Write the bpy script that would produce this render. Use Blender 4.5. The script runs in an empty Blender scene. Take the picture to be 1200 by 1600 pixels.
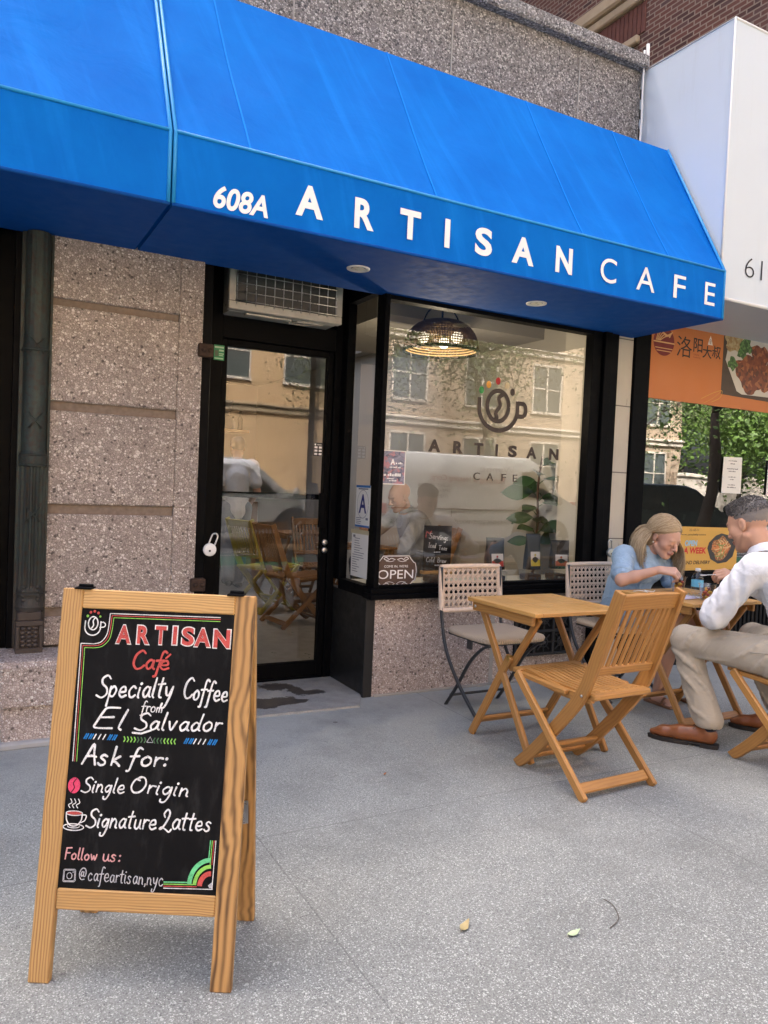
import bpy, bmesh, math, random
import numpy as np
from mathutils import Vector, Matrix, noise as mnoise

SC = bpy.context.scene
COL = SC.collection
PI = math.pi
random.seed(7)
RAD = math.radians

# ------------------------------------------------------------------ camera
cam_d = bpy.data.cameras.new("camera")
cam = bpy.data.objects.new("camera", cam_d)
COL.objects.link(cam)
SC.camera = cam
yaw, pitch, roll = RAD(28.354), RAD(-2.0285), RAD(2.4876)
fwd = Vector((math.sin(yaw) * math.cos(pitch), math.cos(yaw) * math.cos(pitch), math.sin(pitch)))
rgt = Vector((math.cos(yaw), -math.sin(yaw), 0))
upv = rgt.cross(fwd)
r2 = math.cos(roll) * rgt + math.sin(roll) * upv
u2 = -math.sin(roll) * rgt + math.cos(roll) * upv
cam.matrix_world = Matrix(((r2.x, u2.x, -fwd.x, 0), (r2.y, u2.y, -fwd.y, -4.0065), (r2.z, u2.z, -fwd.z, 1.27), (0, 0, 0, 1)))
cam_d.sensor_fit = 'VERTICAL'
cam_d.sensor_height = 36.0
cam_d.lens = 1196.27 / 1600 * 36
cam_d.clip_start = 0.05
cam_d.clip_end = 1000

# ------------------------------------------------------------------ world, sun, exposure
SUN_EL, SUN_AZ = 52.0, 345.0      # azimuth clockwise from +Y
world = bpy.data.worlds.new("World")
SC.world = world
world.use_nodes = True
wn = world.node_tree
sky = wn.nodes.new('ShaderNodeTexSky')
sky.sky_type = 'NISHITA'
sky.sun_disc = False
sky.sun_elevation = RAD(SUN_EL)
sky.sun_rotation = RAD(SUN_AZ)
sky.air_density = 0.55
sky.dust_density = 9.0
sky.ozone_density = 0.0
wn.links.new(sky.outputs[0], wn.nodes['Background'].inputs[0])
wn.nodes['Background'].inputs[1].default_value = 0.15
sun_d = bpy.data.lights.new("sun", 'SUN')
sun_d.energy = 2.4
sun_d.angle = RAD(1.0)
sun_d.color = (1.0, 0.985, 0.95)
sun = bpy.data.objects.new("sun", sun_d)
COL.objects.link(sun)
sdir = Vector((math.sin(RAD(SUN_AZ)) * math.cos(RAD(SUN_EL)), math.cos(RAD(SUN_AZ)) * math.cos(RAD(SUN_EL)), math.sin(RAD(SUN_EL))))
sun.rotation_euler = sdir.to_track_quat('Z', 'Y').to_euler()
sun.location = (0, -8, 20)
SC.view_settings.view_transform = 'Standard'
SC.view_settings.look = 'None'
SC.view_settings.gamma = 1
SC.view_settings.exposure = 2.65
SC.render.engine = 'CYCLES'
SC.cycles.use_denoising = True
SC.cycles.max_bounces = 8
SC.cycles.transparent_max_bounces = 16
SC.cycles.caustics_reflective = False
SC.cycles.caustics_refractive = False
SC.cycles.sample_clamp_indirect = 6

# ------------------------------------------------------------------ mesh builder
ORG = {}


def tag(o, label=None, cat=None, group=None, kind=None):
    if label: o['label'] = label
    if cat: o['category'] = cat
    if group: o['group'] = group
    if kind: o['kind'] = kind
    return o


def thing(name, label, cat, loc=(0, 0, 0), group=None):
    o = bpy.data.objects.new(name, None)
    COL.objects.link(o)
    o.location = loc
    o.empty_display_size = 0.1
    ORG[o.name] = Vector(loc)
    return tag(o, label, cat, group)


class MB:
    def __init__(s):
        s.v = []; s.f = []; s.uv = []; s.sm = []

    def add(s, verts, faces, uvf=None, smooth=False):
        b = len(s.v)
        s.v.extend([tuple(p) for p in verts])
        for k, fc in enumerate(faces):
            s.f.append([b + i for i in fc])
            s.uv.append([uvf(verts[i], k, i) if uvf else (0, 0) for i in fc])
            s.sm.append(smooth)
        return s

    # chamfered box between two points: long axis x, width axis y, height axis z
    def beam(s, p0, p1, w, h, up=(0, 0, 1), bev=0.003, ext=0):
        p0 = Vector(p0); p1 = Vector(p1)
        x = (p1 - p0); L = x.length
        if L < 1e-6: return s
        x /= L
        up = Vector(up)
        y = up.cross(x)
        if y.length < 1e-4: y = Vector((0, 1, 0)).cross(x)
        if y.length < 1e-4: y = Vector((1, 0, 0)).cross(x)
        y.normalize(); z = x.cross(y)
        c = (p0 + p1) / 2
        a, b, d = L / 2 + ext, w / 2, h / 2
        r = min(bev, a * .45, b * .45, d * .45)
        ro = random.uniform(0, 9)
        if r <= 0:
            loc = [(sx * a, sy * b, sz * d) for sx in (-1, 1) for sy in (-1, 1) for sz in (-1, 1)]
            fs = [(0, 1, 3, 2), (4, 6, 7, 5), (0, 4, 5, 1), (2, 3, 7, 6), (0, 2, 6, 4), (1, 5, 7, 3)]
        else:
            loc = []
            idx = {}
            for sx in (-1, 1):
                for sy in (-1, 1):
                    for sz in (-1, 1):
                        idx[sx, sy, sz] = len(loc)
                        loc += [(sx * a, sy * (b - r), sz * (d - r)), (sx * (a - r), sy * b, sz * (d - r)), (sx * (a - r), sy * (b - r), sz * d)]
            fs = []
            q = lambda sx, sy, sz, k: idx[sx, sy, sz] + k
            for sg in (-1, 1):
                o1 = [(sg, -1, -1), (sg, 1, -1), (sg, 1, 1), (sg, -1, 1)]
                t = [q(*c_, 0) for c_ in o1]; fs.append(t if sg > 0 else t[::-1])
                o1 = [(-1, sg, -1), (-1, sg, 1), (1, sg, 1), (1, sg, -1)]
                t = [q(*c_, 1) for c_ in o1]; fs.append(t if sg > 0 else t[::-1])
                o1 = [(-1, -1, sg), (1, -1, sg), (1, 1, sg), (-1, 1, sg)]
                t = [q(*c_, 2) for c_ in o1]; fs.append(t if sg > 0 else t[::-1])
            for s1 in (-1, 1):
                for s2 in (-1, 1):
                    t = [q(-1, s1, s2, 1), q(1, s1, s2, 1), q(1, s1, s2, 2), q(-1, s1, s2, 2)]; fs.append(t if s1 * s2 > 0 else t[::-1])
                    t = [q(s1, -1, s2, 2), q(s1, 1, s2, 2), q(s1, 1, s2, 0), q(s1, -1, s2, 0)]; fs.append(t if s1 * s2 > 0 else t[::-1])
                    t = [q(s1, s2, -1, 0), q(s1, s2, 1, 0), q(s1, s2, 1, 1), q(s1, s2, -1, 1)]; fs.append(t if s1 * s2 > 0 else t[::-1])
            for sx in (-1, 1):
                for sy in (-1, 1):
                    for sz in (-1, 1):
                        t = [q(sx, sy, sz, 0), q(sx, sy, sz, 1), q(sx, sy, sz, 2)]; fs.append(t if sx * sy * sz > 0 else t[::-1])
        uvl = [(l[0] + ro, l[1] + l[2] + ro * 1.7) for l in loc]
        pts = [c + x * l[0] + y * l[1] + z * l[2] for l in loc]
        s.add(pts, fs, lambda p, k, i: uvl[i])
        return s

    def box(s, lo, hi, bev=0.0):
        lo = Vector(lo); hi = Vector(hi)
        d = hi - lo
        c = (lo + hi) / 2
        ax = max(range(3), key=lambda i: d[i])
        e = Vector((0, 0, 0)); e[ax] = d[ax] / 2
        if ax == 2: s.beam(c - e, c + e, d.x, d.y, up=(0, 1, 0), bev=bev)
        elif ax == 0: s.beam(c - e, c + e, d.y, d.z, bev=bev)
        else: s.beam(c - e, c + e, d.x, d.z, bev=bev)
        return s

    # rectangular bar swept along a path: w across 'side', h across the other way
    def strip(s, pts, side, w, h):
        P = [Vector(p) for p in pts]; m = len(P); side = Vector(side).normalized()
        vs = []; uvs = []; d = 0; ro = random.uniform(0, 9)
        for i, p in enumerate(P):
            t = (P[min(i + 1, m - 1)] - P[max(i - 1, 0)]).normalized(); n = t.cross(side).normalized(); sd = n.cross(t)
            if i: d += (p - P[i - 1]).length
            for a, b in ((-w / 2, -h / 2), (w / 2, -h / 2), (w / 2, h / 2), (-w / 2, h / 2)):
                vs.append(p + sd * a + n * b); uvs.append((d + ro, a + b + ro))
        fs = []
        for i in range(m - 1):
            for k in range(4):
                k2 = (k + 1) % 4
                fs.append((i * 4 + k, i * 4 + k2, (i + 1) * 4 + k2, (i + 1) * 4 + k))
        fs += [(3, 2, 1, 0), tuple((m - 1) * 4 + k for k in range(4))]
        s.add(vs, fs, lambda p, k, i: uvs[i])
        return s

    # swept tube, radii can be scalar / list ; flat = scale across second axis
    def tube(s, pts, r, n=8, cap=True, flat=1.0, up=None, smooth=True):
        P = [Vector(p) for p in pts]
        m = len(P)
        R = [r] * m if not hasattr(r, '__len__') else list(r)
        T = []
        for i in range(m):
            t = P[min(i + 1, m - 1)] - P[max(i - 1, 0)]
            T.append(t.normalized() if t.length > 1e-9 else Vector((0, 0, 1)))
        ref = Vector(up) if up else (Vector((0, 0, 1)) if abs(T[0].z) < .9 else Vector((1, 0, 0)))
        a = (ref - T[0] * ref.dot(T[0])).normalized()
        vs = []; lens = [0]
        for i in range(m):
            a = (a - T[i] * a.dot(T[i]))
            a = a.normalized() if a.length > 1e-6 else T[i].orthogonal().normalized()
            b = T[i].cross(a)
            if i: lens.append(lens[-1] + (P[i] - P[i - 1]).length)
            for k in range(n):
                th = 2 * PI * k / n
                vs.append(P[i] + (a * math.cos(th) * flat + b * math.sin(th)) * R[i])
        fs = []
        for i in range(m - 1):
            for k in range(n):
                k2 = (k + 1) % n
                fs.append((i * n + k, i * n + k2, (i + 1) * n + k2, (i + 1) * n + k))
        nf = len(fs)
        if cap:
            fs.append(tuple(range(n))[::-1]); fs.append(tuple((m - 1) * n + k for k in range(n)))
        ro = random.uniform(0, 9)
        pr = 2 * PI * R[0] / n

        def uvf(p, k, i):
            return (lens[i // n] + ro, (i % n) * pr + ro)
        s.add(vs, fs, uvf, smooth)
        return s

    def lathe(s, prof, c=(0, 0, 0), n=24, axis=(0, 0, 1), smooth=True):
        ax = Vector(axis).normalized(); a = ax.orthogonal().normalized(); b = ax.cross(a); c = Vector(c)
        vs = []; fs = []
        for (r, h) in prof:
            for k in range(n):
                th = 2 * PI * k / n
                vs.append(c + ax * h + (a * math.cos(th) + b * math.sin(th)) * max(r, 1e-5))
        for i in range(len(prof) - 1):
            for k in range(n):
                k2 = (k + 1) % n
                fs.append((i * n + k, i * n + k2, (i + 1) * n + k2, (i + 1) * n + k))
        s.add(vs, fs, lambda p, k, i: ((i % n) / n, prof[i // n][1]), smooth)
        return s

    def sphere(s, c, r, n=12, m=8):
        r = (r, r, r) if not hasattr(r, '__len__') else r
        vs = []; fs = []
        for j in range(m + 1):
            ph = PI * j / m
            for k in range(n):
                th = 2 * PI * k / n
                vs.append((c[0] + r[0] * math.sin(ph) * math.cos(th), c[1] + r[1] * math.sin(ph) * math.sin(th), c[2] + r[2] * math.cos(ph)))
        for j in range(m):
            for k in range(n):
                k2 = (k + 1) % n
                fs.append((j * n + k, (j + 1) * n + k, (j + 1) * n + k2, j * n + k2))
        s.add(vs, fs, None, True)
        return s

    # polygon (list of 2D) in frame o + x*a + y*b, thickness t along normal n
    def prism(s, poly, o, x, y, t, both=True):
        o = Vector(o); x = Vector(x); y = Vector(y); nn = x.cross(y).normalized()
        m = len(poly)
        a = [o + x * p[0] + y * p[1] for p in poly]
        if t == 0:
            s.add(a, [tuple(range(m))], lambda p, k, i: poly[i]); return s
        b = [p + nn * t for p in a]
        fs = [tuple(range(m))[::-1], tuple(range(m, 2 * m))]
        for i in range(m):
            j = (i + 1) % m
            fs.append((i, j, m + j, m + i))
        s.add(a + b, fs, lambda p, k, i: poly[i % m])
        return s

    # painted flat stroke lying on plane o,x,y lifted by e
    def stroke(s, pts, w, o, x, y, e=0.0008, round_=True):
        o = Vector(o); x = Vector(x); y = Vector(y); nn = x.cross(y).normalized()
        P = [Vector((p[0], p[1])) for p in pts]
        if len(P) < 2: return s
        seg = [(P[0], 0.0)]
        ws = w if hasattr(w, '__len__') else [w] * len(P)
        out = []
        m = len(P)
        for i in range(m):
            t = (P[min(i + 1, m - 1)] - P[max(i - 1, 0)])
            if t.length < 1e-9: t = Vector((1, 0))
            t.normalize(); nrm = Vector((-t.y, t.x))
            out.append((P[i], t, nrm, ws[i] / 2))
        rows = []
        if round_:
            p, t, nrm, h = out[0]
            for a in (1.0, .8, .45): rows.append((p - t * h * a, nrm, h * math.sqrt(max(0.0, 1 - a * a)) + 1e-5))
        for p, t, nrm, h in out: rows.append((p, nrm, h))
        if round_:
            p, t, nrm, h = out[-1]
            for a in (.45, .8, 1.0): rows.append((p + t * h * a, nrm, h * math.sqrt(max(0.0, 1 - a * a)) + 1e-5))
        vs = []; fs = []
        for p, nrm, h in rows:
            for sg in (1, -1):
                q = p + nrm * h * sg
                vs.append(o + x * q.x + y * q.y + nn * e)
        for i in range(len(rows) - 1):
            fs.append((2 * i, 2 * i + 1, 2 * i + 3, 2 * i + 2))
        s.add(vs, fs)
        return s

    def build(s, name, mat, parent=None, label=None, cat=None, group=None, kind=None, loc=None, attr=None):
        me = bpy.data.meshes.new(name)
        org = ORG.get(parent.name, Vector((0, 0, 0))) if parent else Vector(loc or (0, 0, 0))
        if not s.v:
            raise RuntimeError('empty mesh ' + name)
        vs = np.array([tuple(p) for p in s.v], dtype=float) - np.array(org)
        me.from_pydata(vs.tolist(), [], s.f)
        ul = me.uv_layers.new(name="UVMap")
        fl = [c for f in s.uv for uv in f for c in uv]
        if len(fl) == len(ul.data) * 2: ul.data.foreach_set('uv', fl)
        me.polygons.foreach_set('use_smooth', s.sm)
        if attr is not None:
            ca = me.color_attributes.new('Col', 'FLOAT_COLOR', 'POINT')
            ca.data.foreach_set('color', np.asarray(attr, dtype=np.float32).ravel())
        if mat: me.materials.append(mat)
        me.update()
        o = bpy.data.objects.new(name, me)
        COL.objects.link(o)
        if parent:
            o.parent = parent
        else:
            o.location = org
        ORG[o.name] = org
        return tag(o, label, cat, group, kind)


def copy_tree(o, parent=None):
    c = o.copy(); COL.objects.link(c)
    c.parent = parent
    ORG[c.name] = ORG.get(o.name, Vector())
    for ch in list(o.children): copy_tree(ch, c)
    return c


def place(o, loc, rz=0):
    o.location = loc; o.rotation_euler = (0, 0, rz)
    return o


def crom(pts, k=6, closed=False):
    P = [Vector(p) for p in pts]
    if len(P) < 3: return P
    out = []
    m = len(P)
    rng = range(m if closed else m - 1)
    for i in rng:
        if closed: a, b, c, d = P[(i - 1) % m], P[i], P[(i + 1) % m], P[(i + 2) % m]
        else: a, b, c, d = P[max(i - 1, 0)], P[i], P[i + 1], P[min(i + 2, m - 1)]
        for j in range(k):
            t = j / k
            out.append(.5 * ((2 * b) + (c - a) * t + (2 * a - 5 * b + 4 * c - d) * t * t + (3 * b - a - 3 * c + d) * t ** 3))
    if not closed: out.append(P[-1])
    return out


# ------------------------------------------------------------------ text -> mesh, fitted to a rectangle
def text_geo(body, bold=0.0, shear=0.0, spacing=1.0):
    cu = bpy.data.curves.new('txt', 'FONT')
    cu.body = body; cu.offset = bold; cu.shear = shear; cu.space_character = spacing; cu.resolution_u = 5
    o = bpy.data.objects.new('txt', cu)
    COL.objects.link(o)
    dg = bpy.context.evaluated_depsgraph_get(); dg.update()
    me = bpy.data.meshes.new_from_object(o.evaluated_get(dg))
    vs = [(v.co.x, v.co.y) for v in me.vertices]; fs = [tuple(p.vertices) for p in me.polygons]
    bpy.data.objects.remove(o); bpy.data.curves.remove(cu); bpy.data.meshes.remove(me)
    return vs, fs


def text_fit(mb, body, o, x, y, w=None, h=None, e=0.002, bold=0.0, shear=0.0, spacing=1.0, align='L'):
    vs, fs = text_geo(body, bold, shear, spacing)
    if not vs: return mb
    xs = [p[0] for p in vs]; ys = [p[1] for p in vs]
    x0, x1, y0, y1 = min(xs), max(xs), min(ys), max(ys)
    sx = w / (x1 - x0) if w else None
    sy = h / (y1 - y0) if h else None
    if sx is None: sx = sy
    if sy is None: sy = sx
    o = Vector(o); x = Vector(x); y = Vector(y); nn = x.cross(y).normalized()
    off = 0 if align == 'L' else -(x1 - x0) * sx / 2
    pts = [o + x * ((p[0] - x0) * sx + off) + y * ((p[1] - y0) * sy) + nn * e for p in vs]
    mb.add(pts, fs)
    return mb


# ------------------------------------------------------------------ node helper / materials
class NT:
    def __init__(s, name):
        s.m = bpy.data.materials.new(name); s.m.use_nodes = True
        s.t = s.m.node_tree; s.n = s.t.nodes; s.l = s.t.links
        s.bs = s.n['Principled BSDF']; s.out = s.n['Material Output']

    def node(s, typ, **kw):
        nd = s.n.new(typ)
        for k, v in kw.items():
            if k == 'ins':
                for a, b in v.items():
                    s.set(nd.inputs[a], b)
            else: setattr(nd, k, v)
        return nd

    def set(s, inp, v):
        if isinstance(v, bpy.types.NodeSocket): s.l.new(v, inp)
        elif isinstance(v, bpy.types.Node): s.l.new(v.outputs[0], inp)
        else:
            if hasattr(inp.default_value, '__len__') and not isinstance(v, str):
                v = tuple(v)
                if len(inp.default_value) == 4 and len(v) == 3: v = v + (1,)
            inp.default_value = v

    def coord(s, kind='Object', scale=(1, 1, 1), loc=(0, 0, 0), rot=(0, 0, 0)):
        tc = s.node('ShaderNodeTexCoord')
        mp = s.node('ShaderNodeMapping', ins={'Scale': scale, 'Location': loc, 'Rotation': rot})
        s.l.new(tc.outputs[kind], mp.inputs[0])
        return mp.outputs[0]

    def noise(s, vec, scale=5, detail=4, rough=.55, dist=0):
        return s.node('ShaderNodeTexNoise', ins={'Vector': vec, 'Scale': scale, 'Detail': detail, 'Roughness': rough, 'Distortion': dist}).outputs[0]

    def voro(s, vec, scale, feature='F1', out='Distance', rand=1.0):
        nd = s.node('ShaderNodeTexVoronoi', feature=feature)
        s.set(nd.inputs['Vector'], vec); nd.inputs['Scale'].default_value = scale
        nd.inputs['Randomness'].default_value = rand
        return nd.outputs[out]

    def ramp(s, fac, stops, interp='LINEAR'):
        nd = s.node('ShaderNodeValToRGB')
        cr = nd.color_ramp; cr.interpolation = interp
        while len(cr.elements) < len(stops): cr.elements.new(.5)
        for e, (p, c) in zip(cr.elements, stops):
            e.position = p
            c = (c, c, c) if not hasattr(c, '__len__') else c
            e.color = tuple(c) + (1,)
        s.l.new(fac, nd.inputs[0])
        return nd.outputs[0]

    def math(s, op, a, b=None, c=None, clamp=False):
        nd = s.node('ShaderNodeMath', operation=op, use_clamp=clamp)
        s.set(nd.inputs[0], a)
        if b is not None: s.set(nd.inputs[1], b)
        if c is not None: s.set(nd.inputs[2], c)
        return nd.outputs[0]

    def mix(s, fac, a, b, blend='MIX'):
        nd = s.node('ShaderNodeMix', data_type='RGBA', blend_type=blend)
        s.set(nd.inputs[0], fac); s.set(nd.inputs[6], a); s.set(nd.inputs[7], b)
        return nd.outputs[2]

    def sep(s, v):
        return s.node('ShaderNodeSeparateXYZ', ins={0: v}).outputs

    def comb(s, x=0., y=0., z=0.):
        return s.node('ShaderNodeCombineXYZ', ins={0: x, 1: y, 2: z}).outputs[0]

    def bump(s, h, strength=.3, dist=.01):
        nd = s.node('ShaderNodeBump', ins={'Height': h, 'Strength': strength, 'Distance': dist})
        s.l.new(nd.outputs[0], s.bs.inputs['Normal'])
        return nd.outputs[0]

    def fin(s, color=None, rough=None, metal=None, spec=None, **kw):
        if color is not None: s.set(s.bs.inputs['Base Color'], color)
        if rough is not None: s.set(s.bs.inputs['Roughness'], rough)
        if metal is not None: s.set(s.bs.inputs['Metallic'], metal)
        if spec is not None: s.set(s.bs.inputs['Specular IOR Level'], spec)
        for k, v in kw.items(): s.set(s.bs.inputs[k], v)
        return s.m


def plain(name, col, rough=.5, metal=0., var=.12, scale=9, bump=0.0, bscale=200, spec=.5):
    t = NT(name)
    v = t.coord()
    n = t.noise(v, scale, 5, .6)
    c = t.mix(n, tuple(x * (1 - var) for x in col), tuple(min(1, x * (1 + var)) for x in col))
    rr = t.ramp(t.noise(v, scale * 2.3, 3), [(.3, max(0, rough - .08)), (.7, min(1, rough + .08))])
    if bump:
        t.bump(t.noise(v, bscale, 3), bump, .002)
    return t.fin(c, rr, metal, spec)


def stone(name, stops, joint, scale=75, grime=.5, bump=.6):
    t = NT(name)
    v = t.coord()
    wob = t.node('ShaderNodeVectorMath', operation='ADD', ins={0: v, 1: t.node('ShaderNodeVectorMath', operation='SCALE', ins={0: t.node('ShaderNodeTexNoise', ins={'Vector': v, 'Scale': 60}).outputs[1], 'Scale': .006})})
    vec = wob.outputs[0]
    col = t.voro(vec, scale, 'F1', 'Color')
    rnd = t.sep(col)[0]
    edge = t.voro(vec, scale, 'DISTANCE_TO_EDGE')
    col2 = t.voro(vec, scale * 2.4, 'F1', 'Color')
    edge2 = t.voro(vec, scale * 2.4, 'DISTANCE_TO_EDGE')
    peb = t.ramp(rnd, stops, 'CONSTANT')
    fine = t.mix(t.math('MULTIPLY', t.sep(col2)[1], .75), joint, (.38, .34, .31))
    fine = t.mix(t.math('LESS_THAN', edge2, .05), fine, joint)
    sz = t.math('ADD', .03, t.math('MULTIPLY', t.sep(col)[2], .17))
    mask = t.math('GREATER_THAN', edge, sz)
    c = t.mix(mask, fine, peb)
    g = t.noise(v, 1.7, 5, .6)
    c = t.mix(t.math('MULTIPLY', t.ramp(g, [(.35, 0), (.75, 1)]), grime), c, (.12, .085, .065), 'MULTIPLY') if grime else c
    h = t.math('ADD', t.math('MULTIPLY', t.ramp(edge, [(.0, 0), (.3, 1)]), mask), t.math('MULTIPLY', edge2, .5))
    t.bump(h, bump, .006)
    return t.fin(c, .62)


def wood(name, c0, c1, dark=None, ring=90, rough=.5, strength=.5, per=True, pw=2.2):
    t = NT(name)
    uv = t.coord('UV')
    s = t.sep(uv)
    st = t.comb(t.math('MULTIPLY', s[0], 2.2), t.math('MULTIPLY', s[1], 26))
    n1 = t.noise(st, 1.0, 6, .62, .4)
    n2 = t.noise(t.comb(t.math('MULTIPLY', s[0], 2.6), t.math('MULTIPLY', s[1], 6)), 1.0, 3, .5, .8)
    rings = t.math('SINE', t.math('ADD', t.math('MULTIPLY', s[1], ring * 6.283), t.math('MULTIPLY', n2, 26)))
    r01 = t.math('MULTIPLY_ADD', rings, .5, .5)
    fine = t.noise(t.comb(t.math('MULTIPLY', s[0], 9), t.math('MULTIPLY', s[1], 420)), 1.0, 3, .6)
    c = t.mix(n1, c0, c1)
    if dark:
        k = t.math('MULTIPLY', t.math('POWER', r01, pw), t.ramp(n1, [(.3, .25), (.7, 1)]))
        c = t.mix(t.math('MULTIPLY', k, strength), c, dark)
    c = t.mix(t.math('MULTIPLY', t.ramp(fine, [(.5, 0), (.72, 1)]), .35), c, tuple(x * .45 for x in c0))
    tone = t.noise(t.comb(3.3, t.math('MULTIPLY', s[1], .9)), 1.0, 2)
    c = t.mix(t.ramp(tone, [(.35, .32), (.55, 0)]), c, tuple(x * .55 for x in c0))
    c = t.mix(t.ramp(tone, [(.52, 0), (.7, .22)]), c, tuple(min(1, x * 1.35) for x in c1))
    if per:
        oi = t.node('ShaderNodeObjectInfo')
        c = t.mix(t.math('MULTIPLY', t.noise(t.coord('Object'), 2.2, 2), .3), c, tuple(x * .72 for x in c0))
    t.bump(t.math('ADD', t.math('MULTIPLY', fine, .5), r01), .12, .001)
    return t.fin(c, t.ramp(n1, [(.2, rough - .08), (.8, rough + .1)]))


def fabric(name, col, scale=900, var=.08, rough=.85, wr=.25):
    t = NT(name); wr = wr * 2.2
    v = t.coord()
    w = t.math('ADD', t.math('SINE', t.math('MULTIPLY', t.sep(v)[2], scale * 2)), t.math('SINE', t.math('MULTIPLY', t.math('ADD', t.sep(v)[0], t.sep(v)[1]), scale * 2)))
    n = t.noise(v, 22, 5, .6)
    c = t.mix(n, tuple(x * (1 - var) for x in col), tuple(min(1, x * (1 + var)) for x in col))
    t.bump(t.math('ADD', t.math('MULTIPLY', w, .03), t.noise(v, 16, 4, .55, 1.2)), wr, .012)
    return t.fin(c, rough, **{'Sheen Weight': .15})


def glass_mat(name, tint=(.96, .97, .96), gain=1.6, base=.03, wav=.02):
    t = NT(name)
    t.n.remove(t.bs)
    tr = t.node('ShaderNodeBsdfTransparent', ins={0: tint})
    gl = t.node('ShaderNodeBsdfGlossy', ins={'Roughness': .0})
    nz = t.noise(t.coord(), 1.6, 2, .4)
    bp = t.node('ShaderNodeBump', ins={'Height': nz, 'Strength': wav, 'Distance': .05})
    t.l.new(bp.outputs[0], gl.inputs['Normal'])
    geo = t.node('ShaderNodeNewGeometry')
    lw = t.node('ShaderNodeLayerWeight', ins={'Blend': .5})
    # facing output: 0 facing .. 1 grazing ; schlick
    sch = t.math('POWER', lw.outputs['Facing'], 5)
    f = t.math('ADD', base + .045 * gain, t.math('MULTIPLY', sch, .95), clamp=True)
    mx = t.node('ShaderNodeMixShader')
    t.l.new(f, mx.inputs[0]); t.l.new(tr.outputs[0], mx.inputs[1]); t.l.new(gl.outputs[0], mx.inputs[2])
    t.l.new(mx.outputs[0], t.out.inputs[0])
    return t.m


def emit(name, col, strength):
    t = NT(name)
    t.fin((.8, .8, .8), .4)
    t.set(t.bs.inputs['Emission Color'], col); t.set(t.bs.inputs['Emission Strength'], strength)
    return t.m


M = {}
M['pink_stone'] = stone('pink_stone', [(0, (.11, .092, .085)), (.045, (.40, .345, .32)), (.36, (.47, .405, .375)), (.62, (.59, .525, .485)), (.84, (.76, .71, .68))], (.235, .19, .172), 88, .25)
M['pale_pink_stone'] = stone('pale_pink_stone', [(0, (.15, .12, .11)), (.05, (.52, .44, .405)), (.36, (.62, .535, .495)), (.62, (.73, .655, .61)), (.86, (.84, .80, .77))], (.36, .285, .255), 90, .3)
M['grey_stone'] = stone('grey_stone', [(0, (.06, .06, .062)), (.22, (.22, .215, .21)), (.5, (.40, .39, .38)), (.74, (.60, .585, .565))], (.12, .118, .115), 88, .1, .8)
M['joint'] = plain('joint', (.10, .085, .07), .9, var=.3, scale=30)
M['mortar'] = plain('mortar', (.34, .33, .31), .9, var=.2, scale=20)
M['black_metal'] = plain('black_metal', (.0022, .0025, .0035), .5, 0., .4, 14, .1, 60, .06)
M['black_paint'] = plain('black_paint', (.006, .0065, .008), .5, 0., .5, 8, .15, 40, .2)
M['iron'] = None
M['white_wall'] = plain('white_wall', (.62, .58, .49), .8, var=.05)
M['steel'] = plain('steel', (.55, .55, .56), .32, 1., .1, 30)
M['white_plastic'] = plain('white_plastic', (.75, .75, .74), .35, 0, .04)
M['paper'] = plain('paper', (.74, .73, .69), .8, 0, .04, 20)
M['ink'] = plain('ink', (.02, .02, .025), .7, 0, .1)
M['white_vinyl'] = plain('white_vinyl', (.82, .83, .84), .45, 0, .03)
M['glass'] = glass_mat('shop_glass', tint=(.86, .86, .85), gain=1.9, base=.058, wav=.012)
M['door_glass'] = glass_mat('door_glass', tint=(.85, .85, .82), gain=1.2, base=.045, wav=.012)
M['glass_dark'] = glass_mat('tinted_glass', tint=(.6, .65, .6), gain=4.5, base=.12, wav=.02)
M['clear'] = glass_mat('clear_plastic', tint=(.93, .95, .97), gain=1.3, base=.0, wav=.4)
M['acacia'] = wood('acacia', (.38, .178, .045), (.54, .275, .08), (.20, .08, .02), 70, .46, .55)
M['acacia_top'] = wood('acacia_top', (.50, .255, .07), (.64, .37, .12), (.34, .15, .04), 60, .42, .5)
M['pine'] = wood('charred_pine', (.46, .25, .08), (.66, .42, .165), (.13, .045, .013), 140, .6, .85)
M['pine_dark'] = wood('charred_pine_dark', (.42, .21, .065), (.66, .40, .15), (.035, .013, .005), 44, .6, 1.25, pw=1.5)

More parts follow.
